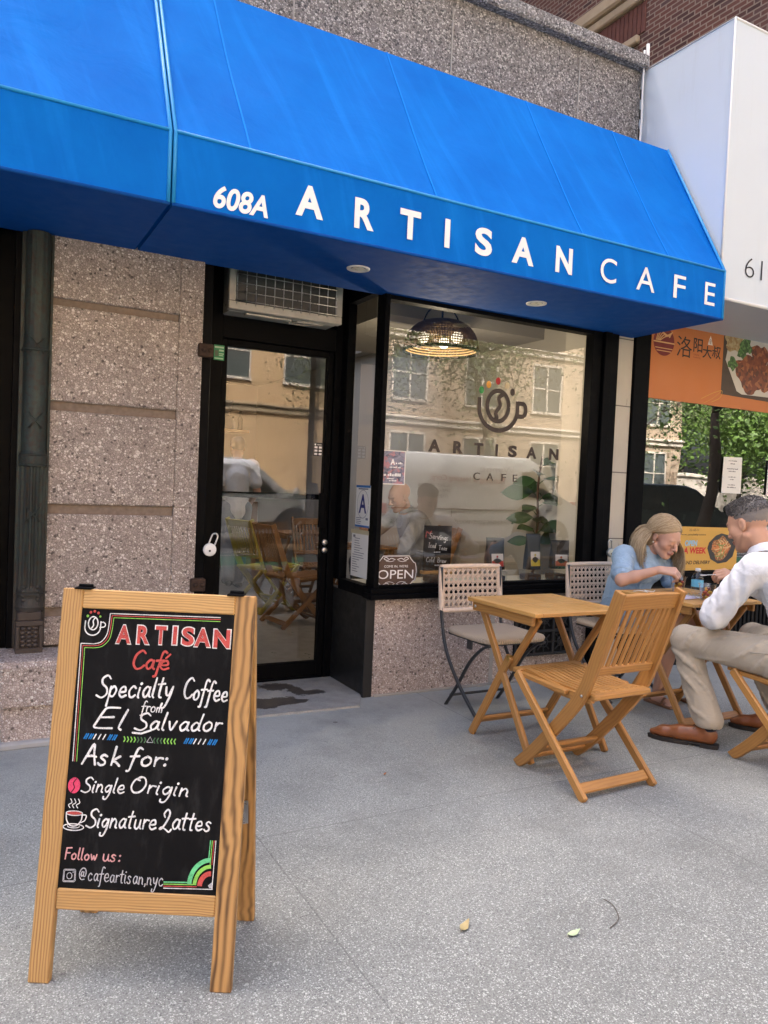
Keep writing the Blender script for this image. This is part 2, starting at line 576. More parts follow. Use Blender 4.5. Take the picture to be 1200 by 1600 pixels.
# ================================================================== SETTING MATERIALS
def mk_sidewalk():
    t = NT('sidewalk_concrete')
    v = t.coord()
    wob = t.node('ShaderNodeVectorMath', operation='ADD', ins={0: v, 1: t.node('ShaderNodeVectorMath', operation='SCALE', ins={0: t.node('ShaderNodeTexNoise', ins={'Vector': v, 'Scale': 70}).outputs[1], 'Scale': .008})}).outputs[0]
    x, y, z = t.sep(v)[0], t.sep(v)[1], t.sep(v)[2]
    big = t.noise(v, .9, 5, .6)
    mid = t.noise(v, 7, 5, .65)
    fine = t.noise(v, 160, 4, .7)
    wall_lift = t.math('MULTIPLY_ADD', t.math('ADD', y, t.math('MULTIPLY', t.math('SUBTRACT', big, .5), 1.2)), .55, 1.45, clamp=True)  # albedo painted lighter towards the wall, standing in for light missing there
    base = t.mix(t.ramp(big, [(.3, 0), (.7, 1)]), t.mix(wall_lift, (.140, .149, .140), (.285, .302, .288)), t.mix(wall_lift, (.185, .195, .184), (.42, .443, .424)))
    base = t.mix(t.ramp(fine, [(.32, 0), (.68, 1)]), t.mix(.62, base, (.075, .08, .076)), t.mix(.38, base, (.46, .48, .455)))
    # aggregate flakes
    def flakes(scale, lo, szmax, col_a, col_b, base, gain=1.0):
        col = t.voro(wob, scale, 'F1', 'Color')
        d = t.voro(wob, scale, 'F1', 'Distance')
        r = t.sep(col)
        keep = t.math('GREATER_THAN', r[0], lo)
        rad = t.math('MULTIPLY', t.math('ADD', .3, r[1]), szmax)
        m = t.math('MULTIPLY', keep, t.math('LESS_THAN', d, rad))
        return t.mix(t.math('MULTIPLY', m, gain), base, t.mix(r[2], col_a, col_b)), m
    c, m1 = flakes(230, .22, .40, (.25, .262, .25), (.55, .568, .545), base, .85)
    c, m2 = flakes(140, .58, .32, (.34, .355, .335), (.66, .68, .65), c, .8)
    c, m3 = flakes(170, .62, .38, (.06, .06, .065), (.15, .15, .155), c, .8)
    c, m5 = flakes(78, .82, .27, (.36, .375, .35), (.70, .715, .68), c, t.math('MULTIPLY_ADD', wall_lift, -.6, .9))
    c, m4 = flakes(34, .95, .2, (.10, .10, .11), (.20, .2, .2), c, .6)
    # smoother skim coat close to the wall, lightened to offset the shade there
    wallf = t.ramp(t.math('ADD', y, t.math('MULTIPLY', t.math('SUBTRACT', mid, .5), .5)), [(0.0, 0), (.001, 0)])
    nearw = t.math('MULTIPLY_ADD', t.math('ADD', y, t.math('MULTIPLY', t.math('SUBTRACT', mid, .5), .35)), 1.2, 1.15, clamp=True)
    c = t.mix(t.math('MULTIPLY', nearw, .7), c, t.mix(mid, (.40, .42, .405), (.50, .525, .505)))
    # spots (old gum, drips)
    gcol = t.voro(v, 3.3, 'F1', 'Color'); gd = t.voro(wob, 3.3, 'F1', 'Distance')
    gm = t.math('MULTIPLY', t.math('GREATER_THAN', t.sep(gcol)[0], .45), t.math('LESS_THAN', gd, t.math('MULTIPLY_ADD', t.sep(gcol)[1], .06, .015)))
    c = t.mix(t.math('MULTIPLY', gm, .72), c, (.07, .07, .072))
    # control joints
    def joint(coord, pos, per, w):
        p = t.math('PINGPONG', t.math('SUBTRACT', coord, pos), per / 2)
        return t.math('LESS_THAN', t.math('ADD', p, t.math('MULTIPLY', t.math('SUBTRACT', fine, .5), .004)), w)
    j = t.math('MAXIMUM', joint(x, .92, 1.52, .003), joint(y, -1.47, 2.9, .003))
    c = t.mix(t.math('MULTIPLY', j, .36), c, (.06, .06, .06))
    st = t.ramp(t.noise(v, 1.6, 7, .72), [(.48, 0), (.70, 1)])
    c = t.mix(t.math('MULTIPLY', st, .38), c, (.085, .088, .085))
    h = t.math('SUBTRACT', t.math('ADD', t.math('MULTIPLY', fine, .7), t.math('MULTIPLY', m1, .3)), t.math('MULTIPLY', j, .8))
    t.bump(h, .55, .004)
    return t.fin(c, t.ramp(mid, [(.3, .72), (.7, .9)]))


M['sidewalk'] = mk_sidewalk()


def mk_step():
    t = NT('step_concrete')
    v = t.coord()
    mid = t.noise(v, 9, 6, .7); fine = t.noise(v, 180, 3, .7)
    c = t.mix(t.ramp(mid, [(.3, 0), (.7, 1)]), (.30, .298, .28), (.46, .455, .43))
    c = t.mix(t.ramp(fine, [(.35, .35), (.6, 0)]), c, (.1, .1, .1))
    # wet looking stain, two trails
    x, y = t.sep(v)[0], t.sep(v)[1]
    w = t.math('MULTIPLY', t.math('SUBTRACT', t.noise(v, 13, 5, .7), .5), .42)

    def blob(cx, cy, rx, ry):
        dx = t.math('DIVIDE', t.math('SUBTRACT', x, cx), rx); dy = t.math('DIVIDE', t.math('SUBTRACT', y, cy), ry)
        d = t.math('SQRT', t.math('ADD', t.math('MULTIPLY', dx, dx), t.math('MULTIPLY', dy, dy)))
        return t.math('LESS_THAN', t.math('ADD', d, t.math('MULTIPLY', w, 5)), 1.0)
    s = blob(1.44, .05, .24, .10)
    for a in ((1.66, .36, .10, .09), (1.74, .25, .05, .12), (1.82, .17, .09, .05), (1.62, .03, .12, .05)):
        s = t.math('MAXIMUM', s, blob(*a))
    c = t.mix(t.math('MULTIPLY', s, .93), c, t.mix(mid, (.035, .03, .025), (.075, .06, .048)))
    t.bump(fine, .3, .003)
    rr = t.mix(s, (.8, .8, .8), (.55, .55, .55))
    return t.fin(c, rr)


M['step'] = mk_step()


def mk_canvas():
    t = NT('blue_canvas')
    v = t.coord()
    s = t.sep(v)
    # faint drip streaks running down the slope, weathering
    st = t.noise(t.comb(t.math('MULTIPLY', t.math('ADD', s[0], t.math('MULTIPLY', s[2], .25)), 9), t.math('MULTIPLY', s[2], .7), 0), 1.0, 4, .6, .3)
    n = t.noise(v, 2.4, 5, .6)
    c = t.mix(t.ramp(n, [(.3, 0), (.7, 1)]), (.001, .120, .50), (.002, .155, .585))
    c = t.mix(t.math('MULTIPLY', t.ramp(st, [(.52, 0), (.78, 1)]), .38), c, (.01, .24, .82))
    sp = t.voro(v, 14, 'F1', 'Color'); sd = t.voro(v, 14, 'F1', 'Distance')
    spot = t.math('MULTIPLY', t.math('GREATER_THAN', t.sep(sp)[0], .96), t.math('LESS_THAN', sd, .09))
    c = t.mix(t.math('MULTIPLY', spot, .7), c, (.05, .12, .25))
    wv = t.math('ADD', t.math('SINE', t.math('MULTIPLY', s[0], 2400)), t.math('SINE', t.math('MULTIPLY', s[2], 2400)))
    t.bump(t.math('ADD', t.math('MULTIPLY', t.noise(v, 3.2, 4, .55, .8), 1.0), t.math('MULTIPLY', wv, .004)), .22, .04)
    return t.fin(c, .75, None, .08)


M['canvas'] = mk_canvas()
M['piping'] = plain('awning_piping', (.01, .26, .62), .45, 0, .1, 20)
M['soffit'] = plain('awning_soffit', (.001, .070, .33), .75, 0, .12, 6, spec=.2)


def mk_brick(name, stops, mortar, bw=.205, bh=.068, axes=(1, 2), bump=.5, mort=.010):
    t = NT(name)
    v = t.coord(); s = t.sep(v)
    vec = t.comb(s[axes[0]], s[axes[1]], 0)
    br = t.node('ShaderNodeTexBrick', ins={'Vector': vec, 'Color1': (0, 0, 0, 1), 'Color2': (1, 1, 1, 1), 'Mortar': (.5, .5, .5, 1), 'Scale': 1.0, 'Mortar Size': mort, 'Mortar Smooth': .15, 'Bias': 0, 'Brick Width': bw, 'Row Height': bh})
    br.offset = .5
    n = t.noise(v, 60, 4, .6)
    c = t.ramp(br.outputs['Color'], stops)
    c = t.mix(t.math('MULTIPLY', n, .45), c, tuple(x * .5 for x in stops[0][1]))
    c = t.mix(br.outputs['Fac'], c, t.mix(n, mortar, tuple(x * .7 for x in mortar)))
    c = t.mix(t.math('MULTIPLY', t.ramp(t.noise(v, .6, 4), [(.4, 0), (.8, 1)]), .3), c, (.08, .06, .05))
    t.bump(t.math('SUBTRACT', t.math('MULTIPLY', n, .3), br.outputs['Fac']), bump, .01)
    return t.fin(c, .85)


M['red_brick'] = mk_brick('red_brick', [(0, (.055, .022, .02)), (.3, (.13, .045, .034)), (.7, (.17, .062, .045)), (1, (.09, .05, .05))], (.30, .23, .18))
M['tan_brick'] = mk_brick('tan_brick', [(0, (.46, .34, .23)), (.5, (.55, .42, .29)), (1, (.50, .35, .24))], (.56, .49, .40), .22, .075, (0, 2))
M['limestone'] = plain('limestone', (.42, .33, .22), .85, 0, .25, 5, .3, 40)
M['pale_stone'] = plain('pale_stone', (.66, .60, .52), .85, 0, .15, 2)
M['orange_stucco'] = plain('orange_stucco', (.62, .43, .24), .85, 0, .1, 1.5)


def mk_iron():
    t = NT('weathered_iron')
    v = t.coord()
    n = t.noise(t.coord('Object', (9, 9, 2.2)), 1.0, 6, .7, .6); n2 = t.noise(v, 45, 5, .7)
    z = t.sep(v)[2]
    c = t.mix(t.ramp(n, [(.35, 0), (.6, 1)]), (.010, .016, .015), (.03, .046, .041))
    c = t.mix(t.ramp(n2, [(.48, 0), (.62, .8)]), c, (.03, .016, .010))
    low = t.ramp(t.math('ADD', z, .57), [(.55, 1), (.85, 0)])
    c = t.mix(t.math('MULTIPLY', low, .8), c, t.mix(n2, (.028, .02, .017), (.075, .058, .05)))
    t.bump(n2, .5, .006)
    return t.fin(c, .6, .2)


M['iron'] = mk_iron()


def mk_tile():
    t = NT('cream_tile')
    v = t.coord(); s = t.sep(v)
    n = t.noise(v, 6, 6, .7); n2 = t.noise(v, 40, 4, .7)
    c = t.mix(n, (.40, .375, .325), (.50, .47, .41))
    p = t.math('PINGPONG', t.math('SUBTRACT', s[2], .02), .235)
    j = t.math('LESS_THAN', p, .004)
    c = t.mix(t.math('MULTIPLY', j, .85), c, (.06, .05, .045))
    d = t.ramp(t.noise(t.coord('Object', (14, 14, 4)), 1, 6, .75), [(.62, 0), (.72, 1)])
    c = t.mix(t.math('MULTIPLY', d, .65), c, (.05, .04, .035))
    t.bump(t.math('SUBTRACT', t.math('MULTIPLY', n2, .1), j), .3, .004)
    return t.fin(c, .45)


M['tile'] = mk_tile()


def mk_white_canvas():
    t = NT('white_banner_vinyl')
    v = t.coord()
    n = t.noise(v, 1.5, 4)
    c = t.mix(n, (.55, .61, .66), (.62, .68, .73))
    dr = t.noise(t.coord('Object', (16, 16, 1.1)), 1, 5, .7)
    c = t.mix(t.math('MULTIPLY', t.ramp(dr, [(.56, 0), (.78, 1)]), .22), c, (.42, .42, .40))
    s = t.sep(v)
    # puckers close to the wall edge
    near = t.math('MULTIPLY_ADD', s[1], 7, -1.5, clamp=True)
    w = t.math('SINE', t.math('ADD', t.math('MULTIPLY', s[2], 42), t.math('MULTIPLY', s[1], -26)))
    t.bump(t.math('ADD', t.math('MULTIPLY', t.math('MULTIPLY', w, near), .25), t.noise(v, 1.2, 2)), .35, .03)
    return t.fin(c, .45)


M['white_canvas'] = mk_white_canvas()
M['asphalt'] = plain('asphalt', (.14, .14, .138), .9, 0, .25, 3, .4, 120)
M['bike_green'] = plain('bike_lane_green', (.05, .23, .12), .85, 0, .2, 3, .3, 120)
M['curb'] = plain('kerb_granite', (.35, .34, .33), .85, 0, .2, 8, .3, 90)
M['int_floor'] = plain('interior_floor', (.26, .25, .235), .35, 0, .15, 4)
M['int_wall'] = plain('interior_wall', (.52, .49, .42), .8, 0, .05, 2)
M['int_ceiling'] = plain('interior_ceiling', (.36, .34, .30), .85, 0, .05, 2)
M['ledge'] = plain('window_ledge', (.60, .60, .56), .5, 0, .08, 6)

# ================================================================== GROUND, STREET
g = MB(); g.add([(-60, -5.6, 0), (60, -5.6, 0), (60, .62, 0), (-60, .62, 0)], [(0, 1, 2, 3)])
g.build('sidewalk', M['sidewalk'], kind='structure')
g = MB(); g.add([(-200, -200, -.17), (260, -200, -.17), (260, 60, -.17), (-200, 60, -.17)], [(0, 1, 2, 3)])
g.build('ground', M['asphalt'], kind='structure')
g = MB(); g.add([(-60, -19.0, -.15), (90, -19.0, -.15), (90, -5.6, -.15), (-60, -5.6, -.15)], [(0, 1, 2, 3)])
g.build('road', M['asphalt'], kind='structure')
g = MB(); g.add([(-60, -8.4, -.144), (90, -8.4, -.144), (90, -6.6, -.144), (-60, -6.6, -.144)], [(0, 1, 2, 3)])
g.build('bike_lane', M['bike_green'], kind='structure')
g = MB(); g.box((-60, -5.78, -.149), (90, -5.602, .004), .015); g.box((-60, -19.18, -.149), (90, -19.0, .004), .015)
g.build('kerb', M['curb'], kind='structure')
g = MB(); g.add([(-60, -24, 0), (90, -24, 0), (90, -19.16, 0), (-60, -19.16, 0)], [(0, 1, 2, 3)])
g.build('far_pavement', M['curb'], kind='structure')
g = MB()
for yy in (-8.55, -9.15):
    g.add([(-60, yy - .05, -.140), (90, yy - .05, -.140), (90, yy + .05, -.140), (-60, yy + .05, -.140)], [(0, 1, 2, 3)])
g.build('lane_marking', M['white_vinyl'], kind='structure')
# concrete step before the cafe door
g = MB(); g.prism([(1.0, -.13), (1.36, -.155), (1.97, -.165), (2.075, .03), (2.075, .62), (1.0, .62)], (0, 0, .0), (1, 0, 0), (0, 1, 0), .012)
g.build('door_step', M['step'], kind='structure')

# ================================================================== CAFE BUILDING
cb = thing('cafe_building', 'one storey cafe building of pebbled stone with black framed door and shop window', 'building', (2.0, .3, 0))
g = MB(); g.box((-6, .07, 2.43), (4.12, .14, 4.27), 0)
uw = g.build('upper_wall', M['grey_stone'], cb)
for jx in (-.55, .47, 1.5, 2.53, 3.55):
    g = MB(); g.box((jx - .005, .064, 2.5), (jx + .005, .069, 4.2)); g.build('wall_joint', M['mortar'], uw)
g = MB(); g.box((-6, .0, 4.272), (4.13, .55, 4.365), .012)
g.build('coping', M['grey_stone'], cb)
# rusticated pier
g = MB(); g.box((.300, .036, 0), (1.046, .4, 2.4))
pier = g.build('pier', M['joint'], cb)
g = MB()
for z0, z1 in ((2.098, 2.42), (1.606, 2.061), (1.109, 1.56), (.605, 1.06), (.42, .558)):
    g.box((.317, 0, z0), (.922, .06, z1), .006)
g.box((.923, .004, .0), (1.045, .06, 2.42), .004)
g.box((1.0, -.001, .0), (1.044, .02, 2.42), .004)
g.build('pier_block', M['pink_stone'], pier)
dirty = plain('dirty_stone', (.20, .155, .125), .9, 0, .5, 40, .4, 120)
for z0, z1 in ((2.061, 2.098), (1.56, 1.606), (1.06, 1.109), (.558, .605)):
    g = MB(); g.box((.318, .022, z0), (.922, .05, z1)); g.box((.92, .0005, z1 - .004), (1.0455, .01, z1 - .001)); g.build('pier_channel', dirty, pier)
# moulded plinth of the pier and column
g = MB()
prof = [(.0, -.185), (.19, -.185), (.192, -.215), (.345, -.225), (.375, -.232), (.398, -.222), (.405, -.20), (.408, -.05), (.408, .06), (0, .06)]
vs = []; fs = []
xs = [.145, .16, 1.04, 1.05]
for i, xx in enumerate(xs):
    for (z, y) in prof:
        vs.append((xx - (.0 if z < .19 or i > 1 else .018), y + (.01 if i in (0, 3) else 0), z))
n_ = len(prof)
for i in range(3):
    for k in range(n_):
        k2 = (k + 1) % n_
        fs.append((i * n_ + k, i * n_ + k2, (i + 1) * n_ + k2, (i + 1) * n_ + k))
fs.append(tuple(range(n_))); fs.append(tuple(3 * n_ + k for k in range(n_))[::-1])
g.add(vs, fs)
plinth = g.build('plinth', M['pale_pink_stone'], cb)
g = MB(); g.beam((.10, -.20, .012), (1.05, -.20, .012), .05, .03, bev=.01)
g.build('cement_fillet', plain('cement', (.42, .42, .41), .9, 0, .2, 14, .4, 60), plinth)
# stall riser under the shop window
g = MB(); g.box((2.13, .0, 0), (2.995, .12, .585), .003); g.box((3.003, .0, 0), (3.95, .12, .585), .003)
g.box((2.14, .01, .01), (3.94, .1, .57))
sr = g.build('stall_riser', M['pale_pink_stone'], cb)
g = MB(); g.box((2.14, -.012, 0), (3.95, .0, .014), .004); g.box((2.985, -.002, .01), (3.015, .004, .56))
g.build('cement_line', M['mortar'], sr)
# shell of the shop
RM = 4.05
g = MB()
g.box((RM, .12, 0), (RM + .12, 8.2, 2.9)); g.box((.55, 8.0, 0), (RM, 8.2, 2.9)); g.box((.43, .5, 0), (.55, 8.2, 2.9))
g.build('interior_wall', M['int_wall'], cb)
g = MB(); g.box((.5, .145, 2.78), (RM + .1, 2.5, 2.9)); g.box((.5, 4.65, 2.78), (RM + .1, 8.2, 2.9)); g.box((3.9, 2.5, 2.78), (RM + .1, 4.65, 2.9))  # middle left open as an added skylight to brighten the room
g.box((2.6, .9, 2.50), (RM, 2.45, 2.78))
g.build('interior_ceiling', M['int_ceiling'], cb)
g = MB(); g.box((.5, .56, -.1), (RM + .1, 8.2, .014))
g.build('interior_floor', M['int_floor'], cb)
g = MB(); g.box((-6, .145, 2.92), (4.3, 2.5, 3.1)); g.box((-6, 4.65, 2.92), (4.3, 9, 3.1)); g.box((3.9, 2.5, 2.92), (4.3, 4.65, 3.1)); g.box((-6, 2.5, 2.92), (.6, 4.65, 3.1))  # slab left open over the added skylight
g.build('roof_slab', M['mortar'], cb)
g = MB(); g.box((3.86, .1, .66), (4.05, .42, 2.72))
g.build('white_jamb', M['white_wall'], cb)
g = MB(); g.box((2.13, .06, .60), (RM, .42, .655), .004)
g.build('display_ledge', M['ledge'], cb)
# shop window
g = MB()
g.box((2.098, -.03, .655), (2.132, .05, 2.40), .003)          # corner post
g.box((3.715, -.025, .655), (3.80, .05, 2.40), .003); g.box((3.805, -.05, .02), (3.87, .05, 2.40), .004); g.box((3.874, -.03, .02), (3.952, .05, 2.40), .004)
g.box((2.132, -.02, 2.36), (3.715, .05, 2.42))
g.box((2.132, -.012, .655), (3.715, .05, .672), .003)
win = g.build('shop_window', M['black_metal'], cb)
g = MB(); g.add([(2.131, .02, .668), (3.716, .02, .668), (3.716, .02, 2.365), (2.131, .02, 2.365)], [(0, 1, 2, 3)])
g.build('pane', M['glass'], win)
g = MB(); g.box((2.066, -.062, .592), (3.96, .05, .625), .004); g.box((2.075, -.045, .626), (3.956, .05, .655), .003)
g.build('sill', M['black_metal'], win)
# side return between window and door
g = MB()
g.box((2.068, .40, .655), (2.125, .60, 2.72), .003); g.box((2.068, .055, .60), (2.125, .40, .665)); g.box((2.07, .055, 2.40), (2.125, .40, 2.72))
g.box((2.10, .05, .655), (2.128, .075, 2.4))
sw = g.build('side_window', M['black_metal'], cb)
g = MB(); g.add([(2.098, .07, .66), (2.098, .41, .66), (2.098, .41, 2.41), (2.098, .07, 2.41)], [(0, 1, 2, 3)])
g.build('pane', M['glass'], sw)
g = MB(); g.prism([(.03, 0), (.55, 0), (.55, .60), (.03, .60)], (2.075, 0, 0), (0, 1, 0), (0, 0, 1), .05)
g.box((2.068, -.004, 0), (2.128, .031, .592), .003)
g.build('jamb_panel', plain('scuffed_black_panel', (.012, .012, .012), .45, 0, .6, 9, .4, 50), sw)
# door set back in its recess
YD = .50
g = MB()
g.box((1.046, .03, 0), (1.10, .5, 2.72), .004)              # shutter track
g.box((1.10, YD - .04, 0), (1.285, YD + .1, 2.72), .004)     # left frame
g.box((2.022, YD - .02, 0), (2.075, YD + .1, 2.72), .004)
g.box((1.285, YD - .02, 2.10), (2.022, YD + .1, 2.24), .004)
g.box((1.285, YD + .02, 2.24), (2.022, YD + .1, 2.75))
df = g.build('door_frame', M['black_metal'], cb)
rust = plain('rusty_iron', (.045, .025, .017), .8, .3, .6, 30, .5, 90)
for z in (1.93, .70):
    g = MB(); g.box((1.02, -.02, z - .035), (1.10, .03, z + .035), .006); g.tube([(1.045, -.025, z), (1.045, -.018, z)], .012, 8); g.tube([(1.08, -.025, z), (1.08, -.018, z)], .012, 8); g.build('rusty_bracket', rust, df)
g = MB()
g.box((1.287, YD - .005, .02), (1.325, YD + .045, 2.098), .003); g.box((1.982, YD - .005, .02), (2.020, YD + .045, 2.098), .003)
g.box((1.325, YD - .005, 2.06), (1.982, YD + .045, 2.098), .003); g.box((1.325, YD - .005, .02), (1.982, YD + .045, .115), .003)
door = g.build('door', M['black_metal'], cb)
g = MB(); g.add([(1.324, YD + .02, .114), (1.983, YD + .02, .114), (1.983, YD + .02, 2.061), (1.324, YD + .02, 2.061)], [(0, 1, 2, 3)])
g.build('pane', M['door_glass'], door)
g = MB(); g.box((1.325, YD + .05, 1.155), (1.985, YD + .085, 1.19), .005); g.box((1.95, YD - .03, .98), (1.995, YD - .004, 1.2), .004)
g.build('push_bar', M['black_metal'], door)
g = MB()
for z in (.885, .835):
    g.lathe([(.0, .0), (.018, .0), (.020, -.004), (.020, -.012), (.012, -.016), (.0, -.016)], (2.003, YD - .005, z), 18, (0, 1, 0))
    g.box((2.001, YD - .026, z - .007), (2.005, YD - .02, z + .007))
g.build('lock', M['steel'], door)
g = MB(); g.box((1.30, YD - .02, .0), (2.02, YD + .1, .025), .004); g.box((1.42, YD - .012, .045), (1.60, YD - .005, .06), .002)
g.build('threshold', M['black_metal'], door)
# cream tiled strip right of the window
g = MB(); g.box((3.955, .0, 0), (4.12, .12, 2.42), .004)
g.build('tile_pilaster', M['tile'], cb)
# window lettering and cup emblem (vinyl on the inside of the pane)
brown = plain('brown_vinyl', (.030, .017, .014), .5, 0, .05)
YW = .0165
X, Z = (1, 0, 0), (0, 0, 1)
o0 = (0, YW, 0)
g = MB()
ey = -.0
def arc(cx, cz, rx, rz, a0, a1, n=18): return [(cx + rx * math.cos(RAD(a0 + (a1 - a0) * i / n)), cz + rz * math.sin(RAD(a0 + (a1 - a0) * i / n))) for i in range(n + 1)]
sw_ = .029
g.stroke([(2.824, 1.852), (2.824, 1.79)] + arc(2.976, 1.79, .152, .138, 180, 360, 22) + [(3.128, 1.852)], sw_, o0, X, Z, .001, False)
g.stroke([(3.127, 1.839)] + [(3.165, 1.839)] + arc(3.168, 1.797, .028, .042, 90, -90, 10) + [(3.117, 1.755)], sw_, o0, X, Z, .0014, False)
g.stroke(arc(2.970, 1.808, .085, .098, 0, 360, 36), sw_, o0, X, Z, .0018, False)
g.stroke(crom([(3.005, 1.885), (2.975, 1.86), (2.985, 1.81), (2.955, 1.765), (2.965, 1.73), (2.945, 1.725)], 6), sw_ * .95, o0, X, Z, .0022, False)
g.build('cup_emblem', brown, win)
for ch, a, b in [("A", 2.46, 2.548), ("R", 2.642, 2.716), ("T", 2.80, 2.871), ("I", 2.968, 2.987), ("S", 3.07, 3.140), ("A", 3.22, 3.304), ("N", 3.412, 3.494)]:
    g = MB(); text_fit(g, ch, (a, YW, 1.486), X, Z, b - a, .077, .001, bold=.05); g.build('letter', brown, win)
for ch, a, b in [("C", 2.805, 2.855), ("A", 2.907, 2.960), ("F", 3.026, 3.063), ("E", 3.119, 3.154)]:
    g = MB(); text_fit(g, ch, (a, YW, 1.327), X, Z, b - a, .047, .001, bold=-.002); g.build('letter', brown, win)
for (cx, cz, cc, nm) in ((2.836, 1.899, (.02, .22, .05), 'green'), (2.891, 1.938, (.65, .30, .03), 'amber'), (2.963, 1.968, (.40, .012, .018), 'red'), (3.038, 1.946, (.55, .47, .30), 'cream'), (3.082, 1.907, (.035, .018, .014), 'brown')):
    g = MB(); g.prism(arc(cx, cz, .0185, .0235, 0, 342, 19), (0, YW, 0), X, Z, .001)
    g.build('emblem_dot', plain(nm + '_vinyl', cc, .5, 0, .05), win)

# dark storefront left of the column
ls = thing('dark_storefront', 'black metal storefront at the far left edge beside the iron column', 'storefront', (-.6, .2, 0))
g = MB(); g.box((-6, .12, 0), (.22, .3, 2.9)); 
for xx in (.02, -.2, -1.3): g.box((xx, .06, 0), (xx + .07, .12, 2.6), .004)
g.box((.16, .04, .0), (.30, .2, 2.5))
g.build('shutter_wall', M['black_metal'], ls)
g = MB(); g.tube([(.075, .04, .93), (.085, .02, .91), (.085, .02, .86), (.07, .03, .84)], .008, 8)
g.build('handle', M['steel'], ls)

# cast iron column on the plinth
ic = thing('iron_column', 'weathered green black cast iron column standing on the stone plinth', 'column', (.255, -.02, .57))
g = MB()
zz = [.60, .62, .66, .70, .72, 1.28, 1.30, 1.33, 1.36, 1.80, 1.83, 1.86, 2.38]
rr = [.062, .066, .058, .062, .056, .056, .062, .064, .055, .055, .061, .055, .054]
nn_ = 28
vs = []; fs = []
for i, (z, r) in enumerate(zip(zz, rr)):
    for k in range(nn_ + 1):
        th = PI + PI * k / nn_
        fl = (.004 * (1 if k % 4 < 2 else -1)) if (z < 1.29 or z > 1.9) and 0.7 < z else 0
        if z > 1.3: fl *= .3
        vs.append((.255 + (r + fl) * math.cos(th), .0 + (r + fl) * 1.15 * math.sin(th), z))
for i in range(len(zz) - 1):
    for k in range(nn_): fs.append((i * (nn_ + 1) + k, i * (nn_ + 1) + k + 1, (i + 1) * (nn_ + 1) + k + 1, (i + 1) * (nn_ + 1) + k))
g.add(vs, fs, None, False)
g.box((.312, -.02, .42), (.322, .05, 2.38)); g.box((.185, -.005, .42), (.315, .05, 2.38))
for z in (.68, 1.29, 1.34, 1.83): g.tube([(.255 + .06 * math.cos(PI + PI * k / 12), .07 * math.sin(PI + PI * k / 12), z) for k in range(13)], .006, 6)
for z in (1.06, 1.5, 1.85):
    for s_ in (-1, 1): g.tube([(.255 - .03 * s_, -.062, z + .035), (.255, -.068, z), (.255 + .03 * s_, -.062, z - .035)], .004, 5)
for k in range(5):
    for xx in (.225, .255, .285): g.sphere((xx, -.058, .635 + .02 * k), (.012, .008, .009), 8, 5)
g.build('shaft', M['iron'], ic)
g = MB()
g.box((.194, -.075, .405), (.312, .03, .555), .004); g.box((.20, -.07, .555), (.306, .03, .60), .006)
g.box((.194, -.088, .405), (.312, -.075, .43), .003); g.box((.194, -.088, .535), (.312, -.075, .56), .003)
g.box((.194, -.088, .43), (.210, -.075, .535), .003); g.box((.296, -.088, .43), (.312, -.075, .535), .003)
for k in range(5):
    z = .443 + k * .020
    for xx in (.226, .253, .280): g.sphere((xx, -.078, z), (.013, .008, .010), 10, 6)
g.build('base_panel', plain('brown_iron', (.055, .042, .036), .55, .2, .3, 40, .4, 90), ic)

# vent grille at the foot of the wall
vg = thing('vent_grille', 'black ornate cast vent grille set in the wall behind the folding table', 'vent', (3.4, -.005, .33))
g = MB(); g.box((3.17, -.012, .17), (3.65, -.002, .50), .003)
g.build('back_plate', M['black_paint'], vg)
g = MB()
for xx in (3.17, 3.325, 3.485, 3.632): g.box((xx, -.03, .17), (xx + .018, -.012, .50), .003)
for z in (.17, .325, .482): g.box((3.188, -.028, z), (3.632, -.012, z + .018), .003)
for cx in (3.256, 3.415, 3.57):
    for cz in (.257, .413):
        for k in range(8):
            th = PI * k / 4
            g.beam((cx, -.02, cz), (cx + .07 * math.cos(th), -.02, cz + .07 * math.sin(th)), .008, .006, (0, 1, 0), .001)
        g.lathe([(.028, -.004), (.036, -.006), (.036, .006), (.028, .004)], (cx, -.02, cz), 16, (0, 1, 0))
g.build('lattice', plain('vent_iron', (.03, .03, .032), .5, .2, .3), vg)

